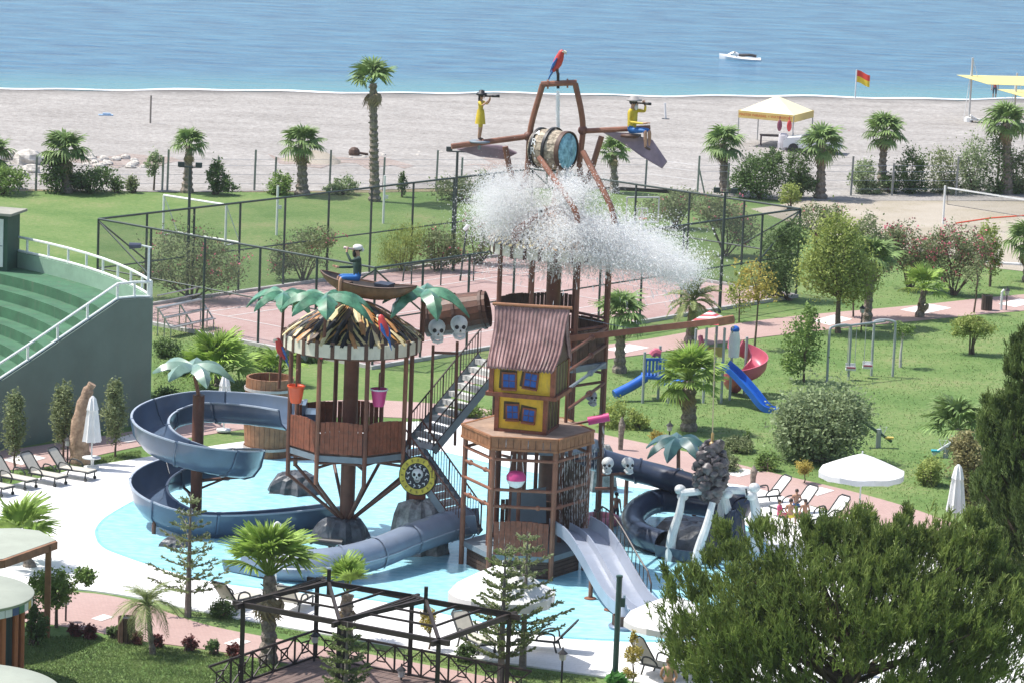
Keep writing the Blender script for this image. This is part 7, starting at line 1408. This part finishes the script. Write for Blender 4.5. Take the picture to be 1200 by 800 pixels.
mb = MB(); mb.lathe(b, [(.2, .02), (.2, h - .04)], 14); mb.build('liner', BLACK, t)
b = G(1173, 364); mb = MB(); mb.tube([b, b + Vector((0, 0, .9)), b + Vector((.1, 0, 1.0))], .06, 8); tag(mb.build('white_post', WPA, origin=b), 'short white post beside the dark litter bin', 'post')
b = G(720, 808); mb = MB(); h = hz(725, 676, b); mb.tube([b, b + Vector((0, 0, h))], .085, 10); mb.box(b + Vector((.12, 0, h * .78)), (.14, .10, .25)); mb.tube([b + Vector((0, 0, h)), b + Vector((0, 0, h + .06))], .10, 10); tag(mb.build('steel_pole', M('dark_green_pole', (.03, .075, .065), .5, .2, 2), origin=b, smooth=True), 'thick dark green pole in front of the wide slide', 'pole')

# ================================================================ playground
PB = M('blue_plastic', (.015, .12, .50), .35, .15, 2); PR_ = M('rose_plastic', (.50, .11, .16), .4, .15, 2); PGY = M('play_post', (.33, .36, .36), .5, .12)
g0 = G(800, 470); t = thing('playground_slide', 'playground set with blue slide, rose spiral slide and striped roof', 'playground', g0)
def gv(px, py, dy=0): return V(px, py, g0 + Vector((0, dy, 0)))
for px, dy, ty in ((753, 0, 412), (771, .8, 405), (783, 0, 455), (803, 0, 455), (812, 1.5, 385), (824, 0, 384), (836, 1.2, 382), (845, .0, 384), (855, .6, 382)):
    p = G(px, 472 - dy * 6); mb = MB(); mb.tube([p, Vector((p.x, p.y, V(px, ty, p).z))], .055, 8); mb.build('post', PGY, t, True)
mb = MB(); c = gv(840, 430, .5); mb.box(c, (1.3, 1.3, .08)); mb.build('platform', PGY, t); mb = MB(); c = gv(792, 448, .3); mb.box(c, (1.3, 1.1, .08)); mb.build('platform', PB, t); mb = MB(); c = gv(763, 440, .3); mb.box(c, (.8, .9, .10)); mb.build('platform', PB, t)
for i in range(6): mb = MB(); p = gv(757 + i * 4.2, 430, 0); mb.box(p, (.09, .04, .75)); mb.build('panel_slat', PB, t)
mb = MB(); mb.bar(gv(755, 421), gv(782, 421), .06, .1); mb.bar(gv(755, 441), gv(782, 441), .06, .1); mb.build('panel_rail', PB, t)
mb = MB(); mb.tube(smooth_line([gv(764, 416, .3), gv(768, 412, .3), gv(774, 414, .3)], 3), .16, 8); mb.build('rose_drum', PR_, t, True)
mb = MB(); mb.tube(smooth_line([gv(756, 442), gv(740, 452, -.3), gv(720, 462, -.6)], 4), .20, 12); mb.build('tube_slide', PB, t, True)
mb = MB(); ap = gv(832, 364, .5); cs = [gv(803, 380, -.3), gv(846, 381, -.3), gv(859, 376, 1.3), gv(818, 374, 1.3)]; mats = [M('roof_red', (.60, .09, .10), .6, .1), M('roof_white', (.72, .68, .66), .6, .1)]
for i in range(4):
    for k_ in range(7): u0, u1 = k_ / 7, (k_ + 1) / 7; a, b = cs[i], cs[(i + 1) % 4]; q = [a.lerp(ap, u0), b.lerp(ap, u0), b.lerp(ap, u1), a.lerp(ap, u1)]; mb = MB(); mb.slab(q, .03); mb.build('roof_strip', mats[k_ % 2], t)
path = smooth_line([gv(848, 428, -.1), gv(862, 440, -.5), gv(880, 460, -1.0), gv(896, 479, -1.4), gv(914, 485, -1.7)], 6); mb = MB(); mb.sweep(path, [(-.30, .22), (-.27, -.03), (.27, -.03), (.30, .22), (.26, .22), (.23, .02), (-.23, .02), (-.26, .22)]); mb.build('straight_slide', PB, t)
sp = G(872, 462); pth = [Vector((sp.x + .55 * math.cos(a), sp.y + .55 * math.sin(a), 2.1 - 1.75 * k_ / 24)) for k_, a in enumerate(np.linspace(2.6, 2.6 - 2 * PI * 1.1, 25))]; mb = MB(); mb.sweep(pth, trough(.30, .42, .42)); mb.build('spiral_slide', PR_, t, True); mb = MB(); mb.tube([sp, sp + Vector((0, 0, 2.4))], .06, 8); mb.build('spiral_post', PGY, t)
p = gv(860, 415, .8); mb = MB(); mb.lathe(Vector((p.x, p.y, 0)), [(.22, gv(860, 418, .8).z), (.24, gv(860, 400, .8).z), (.17, gv(860, 388, .8).z)], 14); mb.build('mascot_tube', WPA, t, True); mb = MB(); z = gv(860, 386, .8).z; mb.sph((p.x, p.y, z), (.19, .19, .16), 12, 8); mb.build('blue_cap', PB, t, True)
mb = MB(); mb.lathe(gv(822, 402, .3), [(.3, -.1), (.34, 0), (.3, .1)], 14, axis=(1, 0, .2)); mb.build('rose_panel', PR_, t, True); mb = MB(); mb.box(gv(835, 412, .3), (.8, .06, .4)); mb.build('yellow_panel', M('mustard_panel', (.45, .33, .10), .6), t)
# swings
sw = G(1000, 440); t = thing('swing_set', 'grey tubular swing frame with two white seats', 'swing', sw); a1, a2 = G(969, 448), G(994, 445); b1, b2 = G(1021, 440), G(1046, 441)
def arch(p, q, tx, ty): zz = V(tx, ty, p).z; mb = MB(); mb.tube(smooth_line([p, Vector((p.x, p.y, zz * .85)), Vector((p.x, p.y, zz)).lerp(Vector((q.x, q.y, zz)), .12) + Vector((0, 0, .02)), Vector((q.x, q.y, zz)).lerp(Vector((p.x, p.y, zz)), .12) + Vector((0, 0, .02)), Vector((q.x, q.y, zz * .85)), q], 4), .055, 8); mb.build('frame_arch', PGY, t, True); return Vector(((p.x + q.x) / 2, (p.y + q.y) / 2, zz))
m1 = arch(a1, a2, 970, 384); m2 = arch(b1, b2, 1021, 376); mb = MB(); mb.tube([m1, m2], .05, 8); mb.build('crossbar', PGY, t)
for u in (.28, .66):
    p = m1.lerp(m2, u); s_ = p - Vector((0, 0, p.z - .45))
    for sg in (-.16, .16): mb = MB(); mb.tube([p + Vector((sg, 0, 0)), s_ + Vector((sg, 0, 0))], .014, 4); mb.build('chain', PGY, t)
    mb = MB(); mb.box(s_, (.42, .3, .06)); mb.box(s_ + Vector((0, .15, .12)), (.42, .04, .24)); mb.box(s_ + Vector((0, -.15, .08)), (.42, .03, .16)); st_ = mb.build('seat', WPA, t); mb = MB(); mb.box(s_ + Vector((0, -.18, .10)), (.36, .02, .06)); mb.build('seat_strap', PR_, st_)
# seesaws
def seesaw(label, p, q, cpx, col_, seat):
    t = thing('seesaw', label, 'seesaw', cpx); mb = MB(); mb.bar(p, q, .12, .10); mb.build('beam', col_, t); mb = MB(); mb.tube([cpx, Vector((cpx.x, cpx.y, (p.z + q.z) / 2))], .10, 8); mb.build('pivot', PGY, t)
    for e, o in ((p, q), (q, p)):
        d = (o - e).normalized(); mb = MB(); mb.box(e + d * .12 + Vector((0, 0, .08)), (.32, .26, .06)); mb.build('seat', seat, t); mb = MB(); h_ = e + d * .42; mb.tube([h_, h_ + Vector((-.14, 0, .34)), h_ + Vector((.14, 0, .34)), h_], .018, 5); mb.build('handle', WPA, t)
c = G(1029, 524); seesaw('dark green seesaw half behind the large round bush', V(1002, 487, c), V(1045, 517, c), c, M('green_seesaw', (.05, .10, .07), .5, .2), M('yellow_seat', (.6, .45, .08), .5))
c = G(1108, 536); seesaw('white seesaw with turquoise seat beside the yellowish hedge plant', V(1093, 532, c), V(1124, 513, c), c, WPA, M('turquoise_seat', (.03, .36, .42), .4))

# ================================================================ beach
BLD = M('boulder', (.42, .38, .33), .9, .3, 1.4, c2=(.62, .58, .52), bump=.8, bscale=5); br_ = random.Random(21)
def boulder(p, s, lb, grp=None):
    mb = MB(); mb.sph((0, 0, 0), (s, s * .8, s * .62), 9, 6); mb.v = [(x * br_.uniform(.8, 1.15), y * br_.uniform(.8, 1.15), z * br_.uniform(.8, 1.1)) for x, y, z in mb.v]; xf(mb, Matrix.Translation(Vector(p) + Vector((0, 0, s * .35)))); o = mb.build('boulder', BLD, origin=p); tag(o, lb, 'boulder', grp); return o
for x, y, s, lb in ((10, 188, .75, 'wide flat boulder beside the shrub on the beach'), (33, 193, .95, 'largest pale boulder on the beach'), (36, 203, .55, 'boulder in front of the largest pale one'), (-8, 190, .8, 'boulder at the far end of the heap'), (26, 207, .4, 'small boulder at the foot of the heap'), (45, 190, .5, 'boulder touching the dark shrub')): boulder(G(x, y), s, lb)
for i in range(26): x = br_.uniform(95, 168); boulder(G(x, 190 + br_.uniform(-6, 7) + (x - 100) * .02), br_.uniform(.16, .36), 'small pale stone in the rubble row behind the palms', 'rubble stones')
for i in range(12): x = br_.uniform(380, 540); boulder(G(x, 182 + br_.uniform(-5, 5)), br_.uniform(.10, .2), 'small pale stone in the rubble right of the sand heap', 'rubble stones by the sand heap')
b = G(368, 190); mb = MB(); n = 20
for r, z in ((1.0, -.02), (.8, .22), (.55, .45), (.25, .62), (.05, .68)):
    for j in range(n): a = 2 * PI * j / n; k_ = 1 + .12 * math.sin(3 * a + r * 5); mb.v.append((b.x + 1.9 * r * k_ * math.cos(a), b.y + 1.5 * r * k_ * math.sin(a), b.z + z))
for i in range(4):
    for j in range(n): mb.f.append((i * n + j, i * n + (j + 1) % n, (i + 1) * n + (j + 1) % n, (i + 1) * n + j)); mb.m.append(0)
mb.f.append(tuple(4 * n + j for j in range(n))); mb.m.append(0); tag(mb.build('sand_heap', SAND, origin=b, smooth=True), 'low heap of yellow sand on the beach beside a fan palm', 'sand heap')
b = G(415, 183); mb = MB(); mb.sph(b + Vector((0, 0, .2)), (.35, .3, .35), 8, 6); mb.tube([b + Vector((.2, 0, .2)), b + Vector((.8, .3, .1))], .07, 6); tag(mb.build('driftwood', WOODD, origin=b), 'brown driftwood lump left of the tallest palm', 'driftwood')
CPO = M('concrete_post', (.30, .30, .28), .85, .2, 3); wf = thing('beach_fence', 'thin concrete post and wire fence between lawn and beach', 'fence', G(500, 224)); prev = None
for i, x in enumerate((-20, 42, 78, 190, 196, 255, 298, 322, 386, 449, 511, 540, 640, 756, 817, 852, 997, 1045, 1120)):
    y = 224 if x < 560 else (222 if x < 800 else 230); b = G(x, y); mb = MB(); h = 1.9 if i % 2 else 2.3; mb.bar(b, b + Vector((.03, 0, h)), .11); 
    if i in (2, 14): mb.bar(b + Vector((.45, .1, 0)), b + Vector((0, 0, h * .75)), .09)
    mb.build('post', CPO, wf)
    if prev is not None and x not in (196,):
        mb = MB()
        for z in (.4, .9, 1.4, 1.75): mb.tube([prev + Vector((0, 0, z)), b + Vector((0, 0, z))], .010, 3)
        mb.build('wire', STL, wf)
    prev = b
b = G(176, 146); mb = MB(); mb.tube([b, V(177, 112, b)], .06, 7); tag(mb.build('beach_pole', M('grey_wood', (.26, .23, .2), .9, .2), origin=b), 'lone grey wooden pole on the pebble beach', 'pole')
b = G(124, 137); mb = MB(); mb.box(b + Vector((0, 0, .07)), (.9, .4, .14), .2); mb.box(b + Vector((.05, 0, .18)), (.5, .3, .1), .1); tag(mb.build('blue_tarpaulin', M('pale_blue_tarp', (.32, .46, .62), .7, .2), origin=b), 'small folded pale blue tarpaulin on the pebbles', 'tarpaulin')
b = G(780, 141); t = thing('beach_scale', 'small white post on a dark stand behind the seated pirate', 'post', b); mb = MB(); mb.tube([b, V(779, 121, b)], .07, 7); mb.build('post', WPA, t); mb = MB(); mb.box(b + Vector((0, 0, .05)), (.5, .4, .1)); mb.build('stand', BLACK, t)
# gazebo tent
fl, fr_, bl_ = G(864, 172), G(928, 178), G(846, 166)
t = thing('beach_gazebo', 'yellow pop up gazebo with lettered valance on the beach', 'gazebo', fl); TCAN = M('cream_canvas', (.78, .72, .47), .7, .06); TVAL = M('yellow_canvas', (.68, .50, .16), .7, .08); ze = V(864, 130, fl).z; dx_ = (fr_ - fl); dyv = (bl_ - fl); dyv = Vector((-dx_.y, dx_.x, 0)).normalized() * dx_.length * .95; cs = [fl, fr_, fr_ + dyv, fl + dyv]; ap = (cs[0] + cs[2]) / 2 + Vector((0, 0, ze + .95)); Ze = Vector((0, 0, ze))
for p in cs: mb = MB(); mb.tube([p, p + Ze], .04, 6); mb.build('leg', STL, t)
for i in range(4):
    a, b = cs[i], cs[(i + 1) % 4]; mb = MB(); o = ((a + b) / 2 - (cs[0] + cs[2]) / 2).normalized() * .06; mb.slab([a + Ze, b + Ze, ap], .02); mb.build('roof_panel', TCAN, t); mb = MB(); mb.slab([a + o + Ze - Vector((0, 0, .42)), b + o + Ze - Vector((0, 0, .42)), b + o + Ze + Vector((0, 0, .03)), a + o + Ze + Vector((0, 0, .03))], .02); va = mb.build('valance', TVAL, t)
    if i == 0:
        c = (a + b) / 2 + o * 1.6 + Ze - Vector((0, 0, .2)); xx = dx_.normalized(); m = Matrix((xx, Vector((0, 0, 1)), xx.cross(Vector((0, 0, 1))))).transposed().to_4x4(); m.translation = c - Vector(t.location); text_mesh('valance_lettering', 'MASTER PARASAIL + WATERSPORT', .225, M('orange_lettering', (.50, .10, .015), .7), va, m)
WDK = M('dark_purple_wood', (.08, .05, .055), .7, .2)
cen = (cs[0] + cs[2]) / 2
tb2 = thing('beach_table', 'dark low table under the yellow gazebo', 'table', cen + Vector((-.2, -.3, 0))); mb = MB(); c = cen + Vector((-.2, -.3, .72)); mb.box(c, (1.5, .8, .06)); mb.build('table_top', WDK, tb2)
for sx in (-.68, .68):
    for sy in (-.34, .34): mb = MB(); mb.box(c + Vector((sx, sy, -.37)), (.06, .06, .70)); mb.build('leg', WDK, tb2)
tb3 = thing('beach_chair', 'dark slatted chair beside the table under the gazebo', 'chair', cen + Vector((.85, -.6, 0))); c = cen + Vector((.85, -.6, 0)); mb = MB(); mb.box(c + Vector((0, 0, .42)), (.5, .5, .06)); mb.build('seat', WDK, tb3)
for k_ in range(4): mb = MB(); mb.box(c + Vector((.24, 0, .55 + k_ * .12)), (.04, .5, .08)); mb.build('back_slat', WDK, tb3)
for sx in (-.22, .24):
    for sy in (-.23, .23): mb = MB(); mb.box(c + Vector((sx, sy, .21 if sx < 0 else .5)), (.05, .05, .42 if sx < 0 else 1.0)); mb.build('leg', WDK, tb3)
p = fr_ + Vector((-.55, .1, 0)); mb = MB(); mb.lathe(p, [(.34, 0), (.36, .5), (.30, 1.0), (.18, 1.15)], 14, jit=.06, rng=br_); tag(mb.build('covered_stand', M('grey_cover', (.5, .48, .5), .8, .12, 3), origin=p), 'grey white covered stand at the gazebo corner', 'stand')
for i, (dx2, cl, lb) in enumerate(((-.85, M('purple_vest', (.22, .06, .10), .7), 'dark red life vest hanging at the gazebo corner'), (-.25, M('red_vest', (.55, .05, .05), .7), 'bright red life vest hanging at the gazebo corner leg'))): p = fr_ + Vector((dx2, 0, ze - .95)); mb = MB(); mb.sph(p + Vector((0, 0, .3)), (.16, .10, .36), 9, 7); mb.tube([p + Vector((0, 0, .6)), p + Vector((0, 0, .9))], .02, 5); tag(mb.build('life_vest', cl, origin=p), lb, 'life vest')
# white vehicle behind the palm
b = G(952, 180); t = thing('beach_vehicle', 'small white vehicle parked behind a beach palm beside the gazebo', 'car', b); WV = M('white_car_paint', (.75, .75, .74), .3, .05); GL = M('car_glass', (.12, .14, .16), .15, .2); L_ = 1.75; pro = [(-L_, .35), (-L_, .75), (-1.55, .95), (-.7, 1.05), (-.3, 1.45), (.9, 1.5), (1.45, 1.05), (L_, .95), (L_, .35)]
R_ = Matrix.Translation(b) @ Matrix.Rotation(math.radians(-12), 4, 'Z'); mb = MB(); mb.add([(x, -.75, z) for x, z in pro] + [(x, .75, z) for x, z in pro], [tuple(range(9)), tuple(range(9, 18))[::-1]] + [(i, i + 9, (i + 1) % 9 + 9, (i + 1) % 9) for i in range(9)]); xf(mb, R_).build('body', WV, t)
for sy in (-.76, .76):
    mb = MB(); mb.add([(x, sy, z) for x, z in ((-.55, 1.08), (-.25, 1.38), (.85, 1.42), (1.2, 1.08))], [(0, 1, 2, 3)]); xf(mb, R_).build('side_window', GL, t)
    for sx in (-1.1, 1.1): mb = MB(); mb.lathe((sx, sy * .95, .32), [(.05, -.1), (.32, -.1), (.32, .1), (.05, .1)], 14, axis=(0, 1, 0)); xf(mb, R_).build('wheel', BLACK, t)
# flag
b = G(1002, 117); t = thing('beach_flag', 'red and yellow flag on a white pole at the waterline', 'flag', b); mb = MB(); h = hz(1004, 82, b); mb.tube([b, b + Vector((0, 0, h))], .045, 6); mb.build('pole', WPA, t)
for k_, cmat in ((0, M('flag_red', (.65, .05, .03), .7)), (1, M('flag_yellow', (.75, .55, .03), .7))):
    mb = MB(); vs = []
    for i in range(7): u = i / 6; x = u * .95; zz = h - .02 - .32 * u - .42 * k_ + .04 * math.sin(u * 6); y = .12 * math.sin(u * 5); vs += [Vector((b.x + x, b.y + y, zz)), Vector((b.x + x, b.y + y, zz - .42))]
    mb.add(vs, [(2 * i, 2 * i + 2, 2 * i + 3, 2 * i + 1) for i in range(6)]); mb.build('flag_band', cmat, t)
# jet ski
c = G(867, 72, -.3); t = thing('jet_ski', 'white jet ski floating on the sea off the beach', 'jet ski', c); R_ = Matrix.Translation(c) @ Matrix.Rotation(math.radians(-4), 4, 'Z') @ Matrix.Diagonal((1.0, 1.0, .72, 1)); K = 12; vs = []
for k_ in range(K):
    u = k_ / (K - 1); x = -1.6 + 3.2 * u; w_ = .55 * min(1, (u * 2.2 + .02)) ** .7 * (1 if u < .9 else .9); b1_ = .28 + .30 * (1 - u) ** 2; vs += [(x, -w_, b1_), (x, -w_ * .85, -.1), (x, 0, -.22 * min(1, u * 3)), (x, w_ * .85, -.1), (x, w_, b1_), (x, w_ * .5, b1_ + .16), (x, -w_ * .5, b1_ + .16)]
mb = MB(); mb.add(vs, [(k_ * 7 + e, k_ * 7 + (e + 1) % 7, (k_ + 1) * 7 + (e + 1) % 7, (k_ + 1) * 7 + e) for k_ in range(K - 1) for e in range(7)] + [tuple(range(7)), tuple((K - 1) * 7 + e for e in range(7))[::-1]]); xf(mb, R_).build('hull', WV, t, True)
mb = MB(); mb.tube(smooth_line([(-.9, 0, .55), (-.55, 0, .85), (-.3, 0, .80), (-.1, 0, .55)], 4), [.2] * 13, 9, flat=.7); xf(mb, R_).build('hood', WV, t, True); mb = MB(); mb.tube([(-.45, -.4, .98), (-.38, 0, .95), (-.45, .4, .98)], .04, 6); mb.tube([(-.38, 0, .75), (-.38, 0, .95)], .05, 6); xf(mb, R_).build('handlebar', BLACK, t); mb = MB(); mb.tube(smooth_line([(-.15, 0, .62), (.3, 0, .66), (.7, 0, .70), (1.25, 0, .62)], 4), .20, 9, flat=.75); xf(mb, R_).build('seat', BLACK, t, True)
# shade sails
SAIL = M('yellow_sail', (.66, .56, .22), .8, .06)
for lb, mx, my, tx, ty, pts in (('pale yellow shade sail on the white mast by the sea', 1135, 145, 1140, 68, ((1121, 88), (1158, 99), (1215, 101), (1215, 90))), ('second lower pale yellow shade sail near the beach person', 1188, 140, 1192, 86, ((1169, 105), (1200, 114), (1235, 118), (1235, 106)))):
    b = G(mx, my); t = thing('shade_sail', lb, 'shade sail', b); mb = MB(); tp2 = V(tx, ty, b); mb.tube([b, tp2], .07, 8); mb.build('mast', M('mast_grey', (.5, .49, .47), .5, .1), t); mb = MB(); mb.tube([tp2, V(tx + 6, ty + 24, b)], .015, 4); mb.tube([tp2 - Vector((0, 0, .2)), b + Vector((-.35, .2, 0))], .02, 4); mb.build('guy_wire', WPA, t); mb = MB(); mb.lathe(b, [(.3, 0), (.28, .4), (.12, .45)], 12); mb.build('footing', WPA, t)
    q = [V(pts[0][0], pts[0][1], b), V(pts[1][0], pts[1][1], b - Vector((0, 1.5, 0))), V(pts[2][0], pts[2][1], b - Vector((0, 1.5, 0))), V(pts[3][0], pts[3][1], b + Vector((0, 2.5, 0)))]; mb = MB(); mb.slab(q, .02); mb.build('sail_cloth', SAIL, t)
for px, py, lb in ((1153, 146, 'low white sunbed under the yellow shade sail'), (1188, 158, 'low white sunbed behind the hedge palm')):
    b = G(px, py); t = thing('beach_sunbed', lb, 'sunbed', b); mb = MB(); mb.box(b + Vector((0, 0, .3)), (1.9, .6, .08)); mb.box(b + Vector((-.7, 0, .45)), (.6, .6, .08), rot=Matrix.Rotation(.5, 3, 'Y')); mb.build('cushion', FABW, t)
    for sx in (-.8, 0, .8): mb = MB(); mb.box(b + Vector((sx, 0, .13)), (.07, .55, .27)); mb.build('leg', BRN, t)
figure('person', 'person in red top and pale hat standing at the waterline by the shade sail', G(1165, 118, -.35), 0, 1.7, J_STAND, M('red_top', (.45, .10, .08), .7), TRK, 1, 1, hair=M('pale_hat', (.6, .58, .55), .8))
# volleyball net
b1_, b2_ = G(1105, 263), G(1330, 300); t = thing('volleyball_net', 'white post volleyball net on the sandy ground', 'volleyball net', b1_); h = hz(1107, 218, b1_)
for b in (b1_, b2_): mb = MB(); mb.tube([b, b + Vector((0, 0, h))], .06, 8); mb.build('post', WPA, t)
mb = MB(); mb.bar(b1_ + Vector((.15, 0, h - .1)), b2_ + Vector((0, 0, h - .1)), .03, .08); mb.build('top_tape', WPA, t); mb = MB(); mb.tube([b1_ + Vector((.15, 0, h - .1)), b1_ + Vector((.15, 0, h - 1.0)), b2_ + Vector((0, 0, h - 1.0))], .02, 4); mb.build('net_border', BLACK, t); mb = MB(); mb.add([b1_ + Vector((.15, 0, h - 1)), b2_ + Vector((0, 0, h - 1)), b2_ + Vector((0, 0, h - .1)), b1_ + Vector((.15, 0, h - .1))], [(0, 1, 2, 3)]); mb.build('net', mm, t)
mb = MB(); mb.tube([G(1120, 262, .04), G(1160, 256, .04), G(1240, 250, .04)], .05, 5); tag(mb.build('boundary_tape', ORANGEP, origin=G(1120, 262)), 'orange boundary tape lying on the sandy volleyball ground', 'tape')
mb = MB(); mb.bar(G(1125, 306, .06), G(1330, 318, .06), .25, .12); tag(mb.build('kerb_line', WPA, origin=G(1125, 306)), 'white kerb between the sandy ground and the lawn', 'kerb')
# ================================================================ sea haze: one closed box of pale air round camera and scene
mb = MB(); mb.box((0, 1300, 14.75), (4400, 3200, 34.5)); HZ = mb.build('haze', bpy.data.materials.new('pale_air')); HZ['kind'] = 'stuff'; HZ['label'] = 'pale sea haze filling the air over the whole place'; HZ['category'] = 'haze'
m = HZ.data.materials[0]; m.use_nodes = True; n = m.node_tree.nodes; n.remove(n['Principled BSDF']); pv = n.new('ShaderNodeVolumePrincipled'); pv.inputs['Color'].default_value = (.93, .96, 1, 1); pv.inputs['Density'].default_value = .00013; pv.inputs['Anisotropy'].default_value = .3
m.node_tree.links.new(pv.outputs[0], n['Material Output'].inputs['Volume'])
# ================================================================ grass blades on the lawns (one mass)
from random import Random
def in_poly(x, y, P_):
    c = False; j = len(P_) - 1
    for i in range(len(P_)):
        if (P_[i][1] > y) != (P_[j][1] > y) and x < (P_[j][0] - P_[i][0]) * (y - P_[i][1]) / (P_[j][1] - P_[i][1]) + P_[i][0]: c = not c
        j = i
    return c
lawns = [([(20, 745), (110, 745), (150, 752), (240, 764), (330, 780), (330, 815), (20, 815)], 26000), ([(700, 430), (760, 418), (900, 398), (1080, 379), (1200, 368), (1200, 560), (1100, 600), (1010, 575), (900, 548), (820, 529), (705, 503)], 16000), ([(940, 372), (1000, 300), (1200, 325), (1200, 342), (1080, 354), (940, 367)], 2000), ([(160, 720), (240, 718), (440, 758), (700, 796), (700, 815), (440, 764), (160, 708)], 7000), ([(0, 558), (165, 527), (165, 535), (60, 552), (0, 566)], 2600), ([(180, 360), (300, 400), (300, 470), (180, 495)], 9000)]
P_ = []
for poly, n in lawns:
    xs = [p[0] for p in poly]; ys = [p[1] for p in poly]; k = 0; tries = 0
    while k < n and tries < n * 6:
        tries += 1; x = nr.uniform(min(xs), max(xs)); y = nr.uniform(min(ys), max(ys))
        if in_poly(x, y, poly): P_.append(tuple(G(x, y, .0))); k += 1
P_ = np.array(P_); n = len(P_); a = nr.rand(n) * 6.28; h = .035 + .06 * nr.rand(n) ** 2; w_ = .012 + .014 * nr.rand(n); s_ = np.stack([np.cos(a) * w_, np.sin(a) * w_, np.zeros(n)], 1); tip = P_ + np.stack([nr.normal(size=n) * .04, nr.normal(size=n) * .04, h], 1)
np_o = np_mesh('grass', np.stack([P_ - s_, P_ + s_, tip], 1).reshape(-1, 3), np.arange(3 * n).reshape(-1, 3), M('grass_blades', (.105, .18, .05), .7, .25, .6, c2=(.19, .25, .085), transl=.5), tri=True)
np_o['kind'] = 'stuff'; np_o['label'] = 'short uneven grass blades covering the lawns'; np_o['category'] = 'grass'
